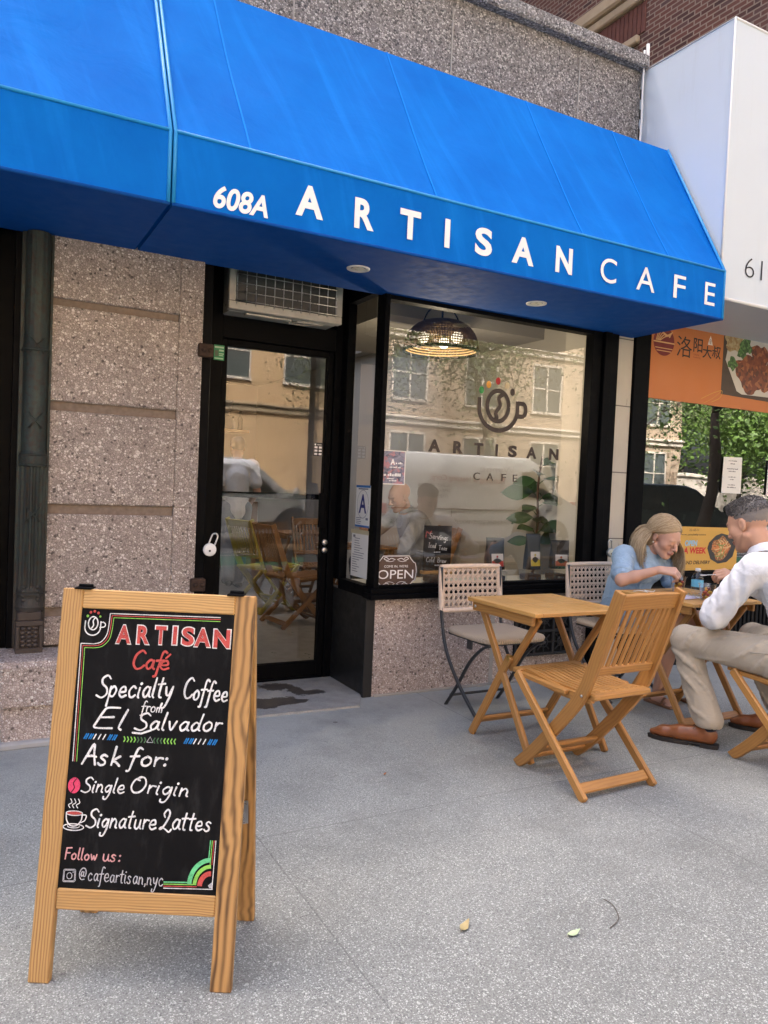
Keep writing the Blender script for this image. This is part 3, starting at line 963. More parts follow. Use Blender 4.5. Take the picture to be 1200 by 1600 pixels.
# ================================================================== AWNINGS
def awning(name, x0, x1, label):
    a = thing(name, label, 'awning', ((x0 + x1) / 2, -.4, 2.385))
    YF, ZB, ZT = -.745, 2.385, 2.687
    YT, ZTT = -.235, 3.61
    nx, nz = 190, 22
    vs = []; fs = []
    for j in range(nz + 1):
        v = j / nz
        for i in range(nx + 1):
            u = i / nx
            x = x0 + (x1 - x0) * u
            y = YF + (YT - YF) * v; z = ZT + (ZTT - ZT) * v
            w = 4 * v * (1 - v)
            s_ = .012 * w + .004 * w * math.sin(x * 5.1 + v * 3) + .003 * w * math.sin(x * 11 - v * 6) + .0022 * math.sin(x * 47 + 3 * math.sin(x * 9)) * (math.exp(-v * 9) + math.exp(-(1 - v) * 9)) * min(1, v * 20) * min(1, (1 - v) * 20)
            vs.append((x, y + s_ * .87, z - s_ * .49))
    for j in range(nz):
        for i in range(nx):
            b = j * (nx + 1) + i
            fs.append((b, b + 1, b + nx + 2, b + nx + 1))
    g = MB(); g.add(vs, fs, None, True)
    # ends, top return
    g.add([(x0, YF, ZT), (x0, YT, ZTT), (x0, .065, ZTT), (x0, .065, ZB), (x0, YF, ZB)], [(0, 1, 2, 3, 4)])
    g.add([(x1, YF, ZT), (x1, YT, ZTT), (x1, .065, ZTT), (x1, .065, ZB), (x1, YF, ZB)], [(4, 3, 2, 1, 0)])
    g.add([(x0, YT, ZTT), (x1, YT, ZTT), (x1, .065, ZTT), (x0, .065, ZTT)], [(0, 1, 2, 3)])
    g.build('canopy', M['canvas'], a)
    g = MB()
    vs = []; fs = []
    for i in range(nx + 1):
        x = x0 + (x1 - x0) * i / nx
        for j in range(4):
            v = j / 3
            vs.append((x, YF - .002 + .003 * math.sin(x * 4.3) * math.sin(PI * v), ZB + .008 + (ZT - ZB - .008) * v))
    for i in range(nx):
        for j in range(3): fs.append((i * 4 + j, (i + 1) * 4 + j, (i + 1) * 4 + j + 1, i * 4 + j + 1))
    g.add(vs, fs, None, True)
    val = g.build('valance', M['canvas'], a)
    g = MB()
    g.tube([(x0, YF - .003, ZT), (x1, YF - .003, ZT)], .0075, 8)
    for xx in (x0, x1):
        s_ = .006 if xx == x0 else -.006
        g.tube([(xx + s_, YF - .003, ZB + .01), (xx + s_, YF - .003, ZT), (xx + s_, YT - .004, ZTT)], .0085, 8)
    g.build('piping', M['piping'], a)
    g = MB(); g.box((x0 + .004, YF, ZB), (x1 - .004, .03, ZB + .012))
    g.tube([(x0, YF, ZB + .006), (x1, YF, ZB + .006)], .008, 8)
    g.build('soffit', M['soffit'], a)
    return a, val


aw, val = awning('awning', .702, 4.095, 'long blue canvas awning with white lettering over the cafe front')
aw2, _v = awning('awning', -4.2, .693, 'plain blue awning section without lettering left of the seam')
YA = -.7495
for ch, a, b, bo, z0, h0 in [("A", 1.243, 1.377, .035, 2.456, .140), ("R", 1.534, 1.636, .035, 2.456, .140), ("T", 1.775, 1.890, .035, 2.456, .140), ("I", 2.030, 2.060, .035, 2.456, .140), ("S", 2.212, 2.318, .035, 2.456, .140), ("A", 2.446, 2.590, .035, 2.456, .140), ("N", 2.739, 2.856, .035, 2.456, .140), ("C", 3.062, 3.183, .003, 2.458, .136), ("A", 3.341, 3.488, .003, 2.458, .136), ("F", 3.645, 3.745, .003, 2.458, .136), ("E", 3.916, 4.008, .003, 2.458, .136)]:
    g = MB(); text_fit(g, ch, (a, YA, z0), X, Z, b - a, h0, .002, bold=bo); g.build('letter', M['white_vinyl'], val)
g = MB(); text_fit(g, "608A", (.872, YA, 2.411), X, Z, .244, .098, .002, bold=.028, shear=.22, spacing=1.0); g.build('house_number', M['white_vinyl'], val)
# stitched panel seams of the canopy
can = next(c for c in aw.children if c.name.startswith('canopy'))
tape = plain('seam_tape', (.004, .20, .70), .7, 0, .1, 9, spec=.1)
for x0_, sl in ((1.03, -.06), (1.98, -.05), (2.93, -.05), (3.6, -.02)):
    g = MB()
    pts = []
    for k in range(15):
        v = k / 14; x = x0_ + sl * v
        w = 4 * v * (1 - v); q = .012 * w + .004 * w * math.sin(x * 5.1 + v * 3) + .003 * w * math.sin(x * 11 - v * 6) - .0022
        pts.append((x, -.745 + .51 * v + q * .87, 2.687 + .923 * v - q * .49))
    g.strip(pts, (1, 0, 0), .009, .0024); g.build('seam', tape, can)
for (cx, cy) in ((1.741, -.385), (2.925, -.375)):
    g = MB(); g.lathe([(.034, .004), (.040, -.001), (.052, -.006), (.060, -.004), (.062, .002)], (cx, cy, 2.384), 28)
    lt = g.build('downlight', M['white_plastic'], aw)
    g = MB(); g.lathe([(.0, .004), (.02, .004), (.036, .003)], (cx, cy, 2.379), 24)
    g.build('lens', plain('frosted_lens', (.72, .7, .62), .3, 0, .05), lt)

# ================================================================== RESTAURANT NEXT DOOR
rb = thing('restaurant_building', 'neighbouring restaurant front with black window frame and dark tinted pane', 'building', (5.5, .3, 0))
g = MB(); g.box((4.122, -.02, 0), (4.20, .12, 2.72), .004); g.box((4.205, -.005, 0), (4.29, .12, 2.72), .004)
g.box((4.29, .02, .60), (9, .12, .70), .004); g.box((4.29, .0, .66), (9, .03, .705), .004)
g.box((6.3, .0, .7), (6.4, .1, 2.7), .004)
rf = g.build('window_frame', M['black_metal'], rb)
g = MB(); g.add([(4.285, .055, .70), (9, .055, .70), (9, .055, 2.72), (4.285, .055, 2.72)], [(0, 1, 2, 3)])
g.build('pane', M['glass_dark'], rf)
g = MB(); g.box((4.29, .03, 0), (9, .1, .60))
for i in range(70): 
    xx = 4.31 + i * .05
    g.box((xx, .012, .08), (xx + .026, .03, .56), .004)
g.box((4.29, .0, 0), (9, .03, .07), .003)
g.build('fluted_base', M['black_paint'], rb)
g = MB(); g.box((4.13, .12, 0), (4.2, 4, 2.8)); g.box((4.2, 3.9, 0), (9, 4, 2.8)); g.box((4.13, .06, 2.76), (9, 4, 4.2)); g.box((4.2, .12, -.05), (9, 3.9, .01)); g.box((9, -.05, 0), (9.1, 4, 4.2))
g.build('dark_interior', plain('dim_interior', (.05, .05, .045), .8), rb)
g = MB(); g.box((4.145, .0, 2.765), (9, .12, 2.86), .01); g.box((4.145, -.03, 2.865), (9, .1, 2.93), .01); g.tube([(4.15, -.035, 2.80), (9, -.035, 2.80)], .022, 10)
g.build('shutter_rail', plain('dirty_white_metal', (.50, .49, .47), .5, .1, .25, 12), rb)
# white box sign above it
ws = thing('box_sign', 'large white fabric covered box sign above the neighbouring restaurant', 'sign', (6.0, -.3, 2.55))
XS, YS, ZS0, ZS1 = 4.13, -.685, 2.545, 4.275
g = MB()
nz, ny = 24, 16
vs = []; fs = []
for j in range(nz + 1):
    for i in range(ny + 1):
        y = YS + (.10 - YS) * i / ny; z = ZS0 + (ZS1 - ZS0) * j / nz
        pk = max(0, (i / ny - .82) / .18) if z > 3.3 else 0
        vs.append((XS + .006 * pk * math.sin(z * 42 - y * 26), y - (.035 * math.sin(PI * min(1, max(0, (z - 3.2) / 1.0))) * (i / ny) ** 8), z))
for j in range(nz):
    for i in range(ny):
        b = j * (ny + 1) + i
        fs.append((b, b + ny + 1, b + ny + 2, b + 1))
g.add(vs, fs, None, True)
g.add([(XS, YS, ZS0), (9.2, YS, ZS0), (9.2, YS, ZS1), (XS, YS, ZS1)], [(0, 1, 2, 3)])
g.add([(XS, YS, ZS1), (9.2, YS, ZS1), (9.2, .1, ZS1), (XS, .1, ZS1)], [(0, 1, 2, 3)])
g.add([(XS, YS, ZS0), (9.2, YS, ZS0), (9.2, .1, ZS0), (XS, .1, ZS0)], [(3, 2, 1, 0)])
g.build('cover', M['white_canvas'], ws)
g = MB()
g.tube([(XS, YS, ZS0), (XS, YS, ZS1), (XS, .1, ZS1)], .007, 8); g.tube([(XS, YS, ZS1), (9.2, YS, ZS1)], .008, 8); g.tube([(XS, YS, ZS0), (9.2, YS, ZS0)], .012, 8)
g.build('frame_edge', M['white_plastic'], ws)
g = MB(); text_fit(g, "610", (4.355, YS, 2.712), X, Z, .33, .128, .003, bold=-.02)
g.build('number', M['ink'], ws)
g = MB(); g.tube([(4.10, .03, 4.40), (4.09, .02, 4.1), (4.075, .0, 3.9), (4.085, .02, 3.6), (4.08, .01, 3.3)], .007, 6); g.tube([(4.14, .04, 4.46), (4.145, .04, 4.3)], .012, 8)
g.build('cable', M['white_plastic'], ws)

# red brick tower rising behind
tw = thing('brick_tower', 'tall dark red brick tower with stone bands rising behind the white sign', 'building', (12, 8, 0))
XT = 8.5
g = MB(); g.add([(XT, 1.2, 3), (XT, 30, 3), (XT, 30, 22), (XT, 1.2, 22)], [(0, 3, 2, 1)]); g.add([(XT, 1.2, 3), (60, 1.2, 3), (60, 1.2, 22), (XT, 1.2, 22)], [(0, 1, 2, 3)])  # front carried far right, out of view, to shade the street
g.box((-60, 9.2, 0), (XT - .02, 10, 27)); g.add([(XT, 1.2, 22), (60, 1.2, 22), (60, 30, 22), (XT, 30, 22)], [(0, 1, 2, 3)])  # unseen rear wing, added to keep sun off pavement and parked cars
g.build('wall', M['red_brick'], tw)
g = MB()
g.box((XT - .10, 4.36, 8.48), (XT, 30, 8.62), .02); g.box((XT - .16, 4.30, 8.63), (XT, 30, 8.80), .03); g.box((XT - .08, 4.36, 8.81), (XT, 30, 8.90), .02)
g.box((XT - .09, 4.45, 7.90), (XT, 30, 8.02), .02)
g.build('stone_band', M['limestone'], tw)
g = MB()
for i in range(130):
    y0 = 4.36 + i * .085
    g.box((XT - .03, y0, 8.03), (XT, y0 + .072, 8.47), .005)
g.build('soldier_course', plain('soldier_brick', (.13, .05, .038), .85, 0, .4, 5, .3, 60), tw)
g = MB()
for y0 in (4.62, 7.2, 9.8, 12.4):
    g.box((XT - .02, y0, 6.3), (XT - .004, y0 + 1.5, 7.898))
    g.box((XT - .05, y0 - .06, 6.2), (XT - .004, y0 - .002, 7.898), .01)
g.build('window', plain('dark_window', (.03, .028, .03), .25), tw)

# ================================================================== FURNITURE
def make_wood_chair(label, group, mat=None, accent=None):
    m = mat or M['acacia']
    t = thing('folding_chair', label, 'chair', (0, 0, 0), group)
    # local: +Y is the way the sitter faces
    SX, LX = .208, .180
    long_path = crom([(.245, .0), (.12, .115), (-.06, .315), (-.155, .445), (-.235, .64), (-.325, .885)], 5)
    for s in (-1, 1):
        g = MB()                     # long leg, runs up into the back post
        w = .022
        vs = []; fs = []
        m_ = len(long_path)
        ro = random.uniform(0, 9)
        uvs = []
        d = 0
        for i, p in enumerate(long_path):
            tn = (long_path[min(i + 1, m_ - 1)] - long_path[max(i - 1, 0)]).normalized()
            nr = Vector((tn.y, -tn.x))
            h = .026 if i < m_ - 1 else .020
            h = .024 + .005 * math.sin(PI * i / (m_ - 1))
            if i: d += (p - long_path[i - 1]).length
            for (a, b) in ((-w / 2, -h), (w / 2, -h), (w / 2, h), (-w / 2, h)):
                q = p + nr * b
                vs.append((s * LX + a, q.x, max(q.y, 0.0) if i < 3 else q.y)); uvs.append((d + ro, a + b + ro))
        for i in range(m_ - 1):
            for k in range(4):
                k2 = (k + 1) % 4
                fs.append((i * 4 + k, i * 4 + k2, (i + 1) * 4 + k2, (i + 1) * 4 + k))
        fs += [(3, 2, 1, 0), tuple((m_ - 1) * 4 + k for k in range(4))]
        g.add(vs, fs, lambda p, k, i: uvs[i])
        o = g.build('back_leg', m, t)
        bv = o.modifiers.new('bevel', 'BEVEL'); bv.width = .004; bv.segments = 2; bv.limit_method = 'ANGLE'
        g = MB(); g.tube([(s * (LX + .012), -.155, .425), (s * (LX + .016), -.155, .425)], .006, 8)
        g.tube([(s * (LX + .03), .018, .232), (s * (LX + .034), .018, .232)], .006, 8)
        g.build('bolt', M['steel'], o)
        g = MB()
        g.beam((s * SX, .235, .43), (s * SX, -.212, .008), .022, .042, (0, 1, 1), .005, .008)
        g.build('front_leg', m, t)
    # seat frame
    g = MB()
    for s in (-1, 1):
        prof = crom([(.265, .428), (.2, .432), (.10, .418), (-.02, .405), (-.12, .408), (-.185, .415)], 4)
        vs = []; fs = []
        ro = random.uniform(0, 9)
        for p in prof:
            for (a, b) in ((-.011, -.018), (.011, -.018), (.011, .018), (-.011, .018)):
                vs.append((s * .157 + a + s * (.03 if p.x > -.1 else .0) * 0, p.x, p.y + b))
        k_ = len(prof)
        for i in range(k_ - 1):
            for k in range(4):
                k2 = (k + 1) % 4
                fs.append((i * 4 + k, i * 4 + k2, (i + 1) * 4 + k2, (i + 1) * 4 + k))
        fs += [(0, 1, 2, 3), tuple((k_ - 1) * 4 + k for k in range(4))[::-1]]
        g.add(vs, fs, lambda p, k, i: (p[1] + ro, p[2] * 1.0 + p[0] + ro))
        g.beam((s * .183, .262, .428), (s * .183, -.06, .416), .028, .022, bev=.004)
    g.beam((-.197, .262, .437), (.197, .262, .437), .05, .024, bev=.006)
    g.beam((-.168, -.185, .425), (.168, -.185, .425), .05, .026, bev=.006)
    g.build('seat_frame', m, t)
    ns = 11
    for i in range(ns):
        x = -.140 + .28 * i / (ns - 1)
        g = MB()
        pr = [(.245, .444), (.16, .444), (.04, .428), (-.08, .425), (-.175, .434)]
        for a, b in zip(pr[:-1], pr[1:]): g.beam((x, a[0], a[1]), (x, b[0], b[1]), .018, .012, bev=.002, ext=.001)
        g.build('seat_slat', m, t)
    # backrest
    bp = lambda z: long_path_at(long_path, z)
    g = MB()
    y1, y2 = bp(.835), bp(.83)
    g.strip([(q, y1 - .022 * (1 - (q / .17) ** 2), .838 + .006 * (1 - (q / .17) ** 2)) for q in [-.171 + .342 * k / 14 for k in range(15)]], (0, -.94, -.34), .020, .070)      # gently bowed top rail
    o = g.build('top_rail', m, t)
    bv = o.modifiers.new('bevel', 'BEVEL'); bv.width = .004; bv.segments = 2; bv.limit_method = 'ANGLE'
    g = MB(); g.beam((-.17, bp(.53) - .004, .535), (.17, bp(.53) - .004, .535), .020, .042, (0, -.34, .94), .004)
    g.build('lower_rail', m, t)
    for i in range(9):
        x = -.142 + .284 * i / 8
        bow = -.016 * (1 - (x / .17) ** 2)
        g = MB(); g.beam((x, bp(.55) - .002, .55), (x, bp(.815) + bow, .815), .021, .010, (0, -.94, -.34), .003)
        g.build('back_slat', accent or m, t)
    g = MB(); g.beam((-.197, -.178, .04), (.197, -.178, .04), .018, .045, (0, 1, 1), .004); g.build('stretcher', m, t)
    g = MB(); g.beam((-.17, .10, .118), (.17, .10, .118), .018, .045, (0, 1, -1), .004); g.build('stretcher', m, t)
    g = MB(); g.beam((-.17, .17, .06), (.17, .17, .06), .016, .03, (0, 1, -1), .004); g.build('stretcher', m, t)
    return t


def long_path_at(path, z):
    for a, b in zip(path[:-1], path[1:]):
        if a.y <= z <= b.y: return a.x + (b.x - a.x) * (z - a.y) / (b.y - a.y)
    return path[-1].x


def make_table(label, group, w=.56, d=.54, h=.712, mat=None, top=None):
    m = mat or M['acacia']; tm = top or M['acacia_top']
    t = thing('folding_table', label, 'table', (0, 0, 0), group)
    g = MB()
    # framed top: border boards and inner boards in two leaves
    z = h - .010
    bw = .048
    for s in (-1, 1):
        g.beam((s * (w / 2 - bw / 2), -d / 2, z), (s * (w / 2 - bw / 2), d / 2, z), bw, .02, bev=.003)
        g.beam((-w / 2 + bw, s * (d / 2 - bw / 2), z), (w / 2 - bw, s * (d / 2 - bw / 2), z), bw, .02, bev=.003)
    g.beam((-w / 2 + bw, 0, z), (w / 2 - bw, 0, z), bw, .02, bev=.003)
    nb = 7
    iw = (w - 2 * bw) / nb
    for hf in (-1, 1):
        for i in range(nb):
            x = -w / 2 + bw + iw * (i + .5)
            g.beam((x, hf * (bw / 2), z), (x, hf * (d / 2 - bw), z), iw - .0012, .018, bev=.0015)
    g.build('tabletop', tm, t)
    for s in (-1, 1):
        g = MB(); g.beam((s * (w / 2 - .022), -d / 2 + .03, h - .042), (s * (w / 2 - .022), d / 2 - .03, h - .042), .020, .044, bev=.004)
        ap = g.build('apron', m, t)
        g = MB(); g.tube([(s * (w / 2 - .011), d / 2 - .06, h - .04), (s * (w / 2 - .006), d / 2 - .06, h - .04)], .008, 10)
        g.build('bolt', M['steel'], ap)
    for s in (-1, 1):
        xo, xi = s * (w / 2 - .048), s * (w / 2 - .072)
        g = MB(); g.beam((xo, d / 2 - .06, h - .03), (xo, -.235, .006), .022, .040, (0, 1, 1), .005, .006); g.build('leg', m, t)
        g = MB(); g.beam((xi, -.215, h - .04), (xi, -.02, .40), .022, .036, (0, 1, -1), .005, .006)
        g.beam((xo + s * .0, .06 - .10, .46), (xo, .245, .006), .022, .042, (0, 1, -1), .006, .006)
        lg = g.build('leg', m, t)
        g = MB(); g.box((xo - .0125, -.05, .44), (xo + .0125, -.03, .47), .002)
        g.build('hinge_plate', plain('brass', (.5, .33, .10), .4, 1., .1), lg)
    g = MB(); g.beam((-(w / 2 - .05), -.20, .055), ((w / 2 - .05), -.20, .055), .018, .042, (0, 1, 1), .004); g.build('stretcher', m, t)
    g = MB(); g.beam((-(w / 2 - .05), .20, .085), ((w / 2 - .05), .20, .085), .018, .042, (0, 1, -1), .004); g.build('stretcher', m, t)
    g = MB(); g.beam((-(w / 2 - .05), .235, h - .045), ((w / 2 - .05), .235, h - .045), .018, .035, bev=.004); g.build('stretcher', m, t)
    return t


M['cane'] = plain('woven_cane', (.70, .56, .44), .65, 0, .22, 60, .2, 400)


def mk_weave():
    t = NT('woven_cane_seat')
    v = t.coord(); s = t.sep(v)
    a = t.math('SINE', t.math('MULTIPLY', s[0], 520)); b = t.math('SINE', t.math('MULTIPLY', s[1], 520))
    w = t.math('MULTIPLY', a, b)
    c = t.mix(t.math('MULTIPLY_ADD', w, .5, .5), (.44, .34, .24), (.74, .61, .46))
    c = t.mix(t.math('MULTIPLY', t.noise(v, 30, 3), .3), c, (.40, .30, .2))
    t.bump(w, .6, .004)
    return t.fin(c, .7)


M['weave'] = mk_weave()
M['gun'] = plain('charcoal_metal', (.045, .048, .052), .4, .3, .2, 20)


def make_wicker_chair(label, group):
    t = thing('wicker_chair', label, 'chair', (0, 0, 0), group)
    W = .225
    up = crom([(-.275, .80), (-.262, .60), (-.235, .45), (-.17, .30), (-.02, .14), (.165, .0)], 5)
    for s in (-1, 1):
        g = MB(); g.tube([(s * (W - .012), p.x, p.y) for p in up], .0125, 8, True, .7)
        g.build('leg', M['gun'], t)
        rp = crom([(.20, .425), (.13, .395), (.02, .30), (-.10, .13), (-.205, .0)], 5)
        g = MB(); g.tube([(s * (W - .038), p.x, p.y) for p in rp], .013, 8, True, .6)
        g.box((s * (W - .038) - .008, -.01, .37), (s * (W - .038) + .008, .03, .43), .003)
        g.build('leg', M['gun'], t)
    g = MB(); g.tube([(-W + .015, .135, .022), (W - .015, .135, .022)], .008, 8); g.build('stretcher', M['gun'], t)
    g = MB(); g.tube([(-W + .04, -.165, .065), (W - .04, -.165, .065)], .008, 8); g.build('stretcher', M['gun'], t)
    # seat pad
    g = MB()
    n = 40
    outl = []
    for k in range(n):
        th = 2 * PI * k / n
        c_, s_ = math.cos(th), math.sin(th)
        e = .42
        outl.append((W * 1.0 * (abs(c_) ** e) * (1 if c_ > 0 else -1), .225 * (abs(s_) ** e) * (1 if s_ > 0 else -1)))
    rings = [(0.0, .452), (.5, .455), (.85, .460), (.97, .458), (1.0, .447), (.985, .434), (.9, .430), (0, .430)]
    vs = []; fs = []
    for (f, z) in rings:
        for p in outl:
            sag = -.010 * (1 - (p[0] * f / W) ** 2) if z > .44 else 0
            vs.append((p[0] * f, p[1] * f, z + sag + (.012 * (p[1] * f / .225) ** 2 if z > .44 else 0)))
    for i in range(len(rings) - 1):
        for k in range(n):
            k2 = (k + 1) % n
            fs.append((i * n + k, (i + 1) * n + k, (i + 1) * n + k2, i * n + k2))
    g.add(vs, fs, None, True)
    g.build('seat', M['weave'], t)
    g = MB(); g.box((-W + .03, -.2, .418), (W - .03, .18, .429), .003); g.build('seat_frame', M['gun'], t)
    # cane back
    ZB, ZT_ = .545, .800
    yb = lambda z, x: -.262 - .02 * (z - .6) / .2 - .012 * (1 - (x / W) ** 2)
    cols, rows = 11, 6
    px = (2 * W - .06) / cols; pz = (ZT_ - ZB - .03) / rows
    g = MB()
    def strand(p, q, off, w):
        m_ = 8
        pts = []
        for i in range(m_ + 1):
            x = p[0] + (q[0] - p[0]) * i / m_; z = p[1] + (q[1] - p[1]) * i / m_
            pts.append((x, yb(z, x) + off, z))
        g.tube(pts, w, 5, True, .45, up=(0, 1, 0))
    x0, z0 = -W + .03, ZB + .015
    for r in range(rows + 1):
        for dz in (-.0036, .0036): strand((x0 - .02, z0 + r * pz + dz), (-x0 + .02, z0 + r * pz + dz), .0, .0033)
    for c_ in range(cols + 1):
        for dx in (-.0036, .0036): strand((x0 + c_ * px + dx, z0 - .01), (x0 + c_ * px + dx, ZT_ - .006), .004, .0033)
    for sgn in (1, -1):
        for k in range(-rows - 1, cols + 1):
            k5 = k + .5
            lo = max(0, -k5); hi = min(rows, cols - k5)
            if hi - lo < .3: continue
            pa = (x0 + (k5 + lo) * px, z0 + lo * pz); pb = (x0 + (k5 + hi) * px, z0 + hi * pz)
            if sgn < 0: pa = (-pa[0], pa[1]); pb = (-pb[0], pb[1])
            strand(pa, pb, -.004 if sgn > 0 else .008, .0032)
    g.build('cane_back', M['cane'], t)
    g = MB()
    loop = [(-W + .012, ZB + .012), (-W + .010, .68), (-W + .014, ZT_ - .01), (-W + .03, ZT_), (0, ZT_ + .002), (W - .03, ZT_), (W - .014, ZT_ - .01), (W - .010, .68), (W - .012, ZB + .012), (W - .03, ZB), (0, ZB - .002), (-W + .03, ZB)]
    lp = crom([Vector((p[0], p[1])) for p in loop], 5, True)
    lp.append(lp[0])
    g.tube([(p.x, yb(p.y, p.x), p.y) for p in lp], .0145, 10)
    g.build('back_rim', M['cane'], t)
    return t


ch_front = make_wood_chair('empty slatted wooden folding chair drawn up to the bare table, nearest the camera', 'wooden folding chairs outside')
place(ch_front, (2.447, -1.463, 0), RAD(2))
ch_man = copy_tree(ch_front); ch_man['label'] = 'wooden folding chair under the seated man in white shirt and khaki trousers'
place(ch_man, (3.505, -1.80, 0), RAD(-4))
tab_a = make_table('small square wooden folding table, bare, in front of the shop window', 'wooden folding tables outside')
place(tab_a, (2.55, -1.02, 0), 0)
tab_b = copy_tree(tab_a); tab_b['label'] = 'wooden folding table with cups and a water bottle between the woman and the man'
place(tab_b, (3.64, -.985, 0), 0)
wk = make_wicker_chair('empty wicker chair with cane back and dark metal legs facing the bare table', 'wicker chairs at the wall')
place(wk, (2.665, -.485, 0), PI)
wk2 = copy_tree(wk); wk2['label'] = 'wicker chair the woman in the blue shirt sits on'
place(wk2, (3.665, -.46, 0), PI)

# ================================================================== A-FRAME CHALKBOARD
BO = Vector((.368, -2.105, 0)); BU = Vector((.8733, -.4872, 0)); BN = Vector((.4872, .8733, 0))
BV = (BN * .145 + Vector((0, 0, .97))).normalized()
BF = -(BU.cross(BV)).normalized()      # towards the back
BF = BU.cross(BV).normalized()
if BF.dot(BN) > 0: BF = -BF            # facing the viewer
ab = thing('a_frame_chalkboard', 'wooden a-frame chalkboard sign with coloured chalk lettering on the pavement', 'sign', tuple(BO + BN * .16))


def bp3(u, v, f=0.0): return BO + BU * u + BV * v + BF * f


g = MB()
g.beam(bp3(-.227, 0, -.011), bp3(-.227, .976, -.011), .0225, .053, BU, .003); fr = g.build('stile', M['pine'], ab)
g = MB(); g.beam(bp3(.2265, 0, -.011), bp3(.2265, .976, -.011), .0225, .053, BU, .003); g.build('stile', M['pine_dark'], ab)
g = MB(); g.beam(bp3(-.2, .950, -.012), bp3(.2, .950, -.012), .0225, .050, BV, .003); g.build('rail', M['pine'], ab)
g = MB(); g.beam(bp3(-.2, .201, -.012), bp3(.2, .201, -.012), .0225, .051, BV, .003); g.build('rail', M['pine'], ab)


def mk_chalkboard():
    t = NT('chalkboard_black')
    v = t.coord()
    n = t.noise(v, 6, 6, .7); n2 = t.noise(t.coord('Object', (30, 30, 8)), 1, 5, .7)
    c = t.mix(t.ramp(n, [(.35, 0), (.75, 1)]), (.0045, .0045, .005), (.010, .010, .0105))
    c = t.mix(t.math('MULTIPLY', t.ramp(n2, [(.5, 0), (.8, 1)]), .6), c, (.035, .035, .036))
    return t.fin(c, .7, None, .1)


M['chalkboard'] = mk_chalkboard()
g = MB(); g.beam(bp3(0, .222, -.010), bp3(0, .928, -.010), .010, .406, BU, 0)
pan = g.build('panel', M['chalkboard'], ab)
# back frame
BV2 = (-BN * .165 + Vector((0, 0, .97))).normalized()
BO2 = BO + BN * .325
BF2 = BN


def bq3(u, v, f=0.0): return BO2 + BU * u + BV2 * v + BF2 * f


for s in (-1, 1):
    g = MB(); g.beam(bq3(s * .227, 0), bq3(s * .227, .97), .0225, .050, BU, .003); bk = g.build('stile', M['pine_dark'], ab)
g = MB(); g.beam(bq3(-.2, .945), bq3(.2, .945), .0225, .05, BV2, .003); g.build('rail', M['pine_dark'], ab)
g = MB(); g.beam(bq3(-.2, .20), bq3(.2, .20), .0225, .05, BV2, .003); g.build('rail', M['pine_dark'], ab)
g = MB(); g.beam(bq3(0, .222, 0), bq3(0, .922, 0), .008, .40, BU, 0); g.build('back_panel', M['chalkboard'], ab)
for s in (-1, 1):
    g = MB()
    c = bp3(s * .2, .978, -.01)
    g.beam(c - BU * .022, c + BU * .022, .034, .004, (0, 0, 1), .001); g.tube([c - BU * .018 + BN * .008 + Vector((0, 0, .004)), c + BU * .018 + BN * .008 + Vector((0, 0, .004))], .005, 8)
    g.build('hinge', M['black_metal'], ab)
g = MB()
for (v0, v1) in ((.315, .385),):
    a = bq3(.2275, v0, -.0135); b = bq3(.2275, v1, -.0135)
    g.beam(a, b, .014, .002, -BF2, .0005)
    g.beam(a + BV2 * .004 - BU * .0, a + BV2 * .004 - BU * .05, .002, .012, BV2, .0005)
br = g.build('corner_brace', M['steel'], ab)

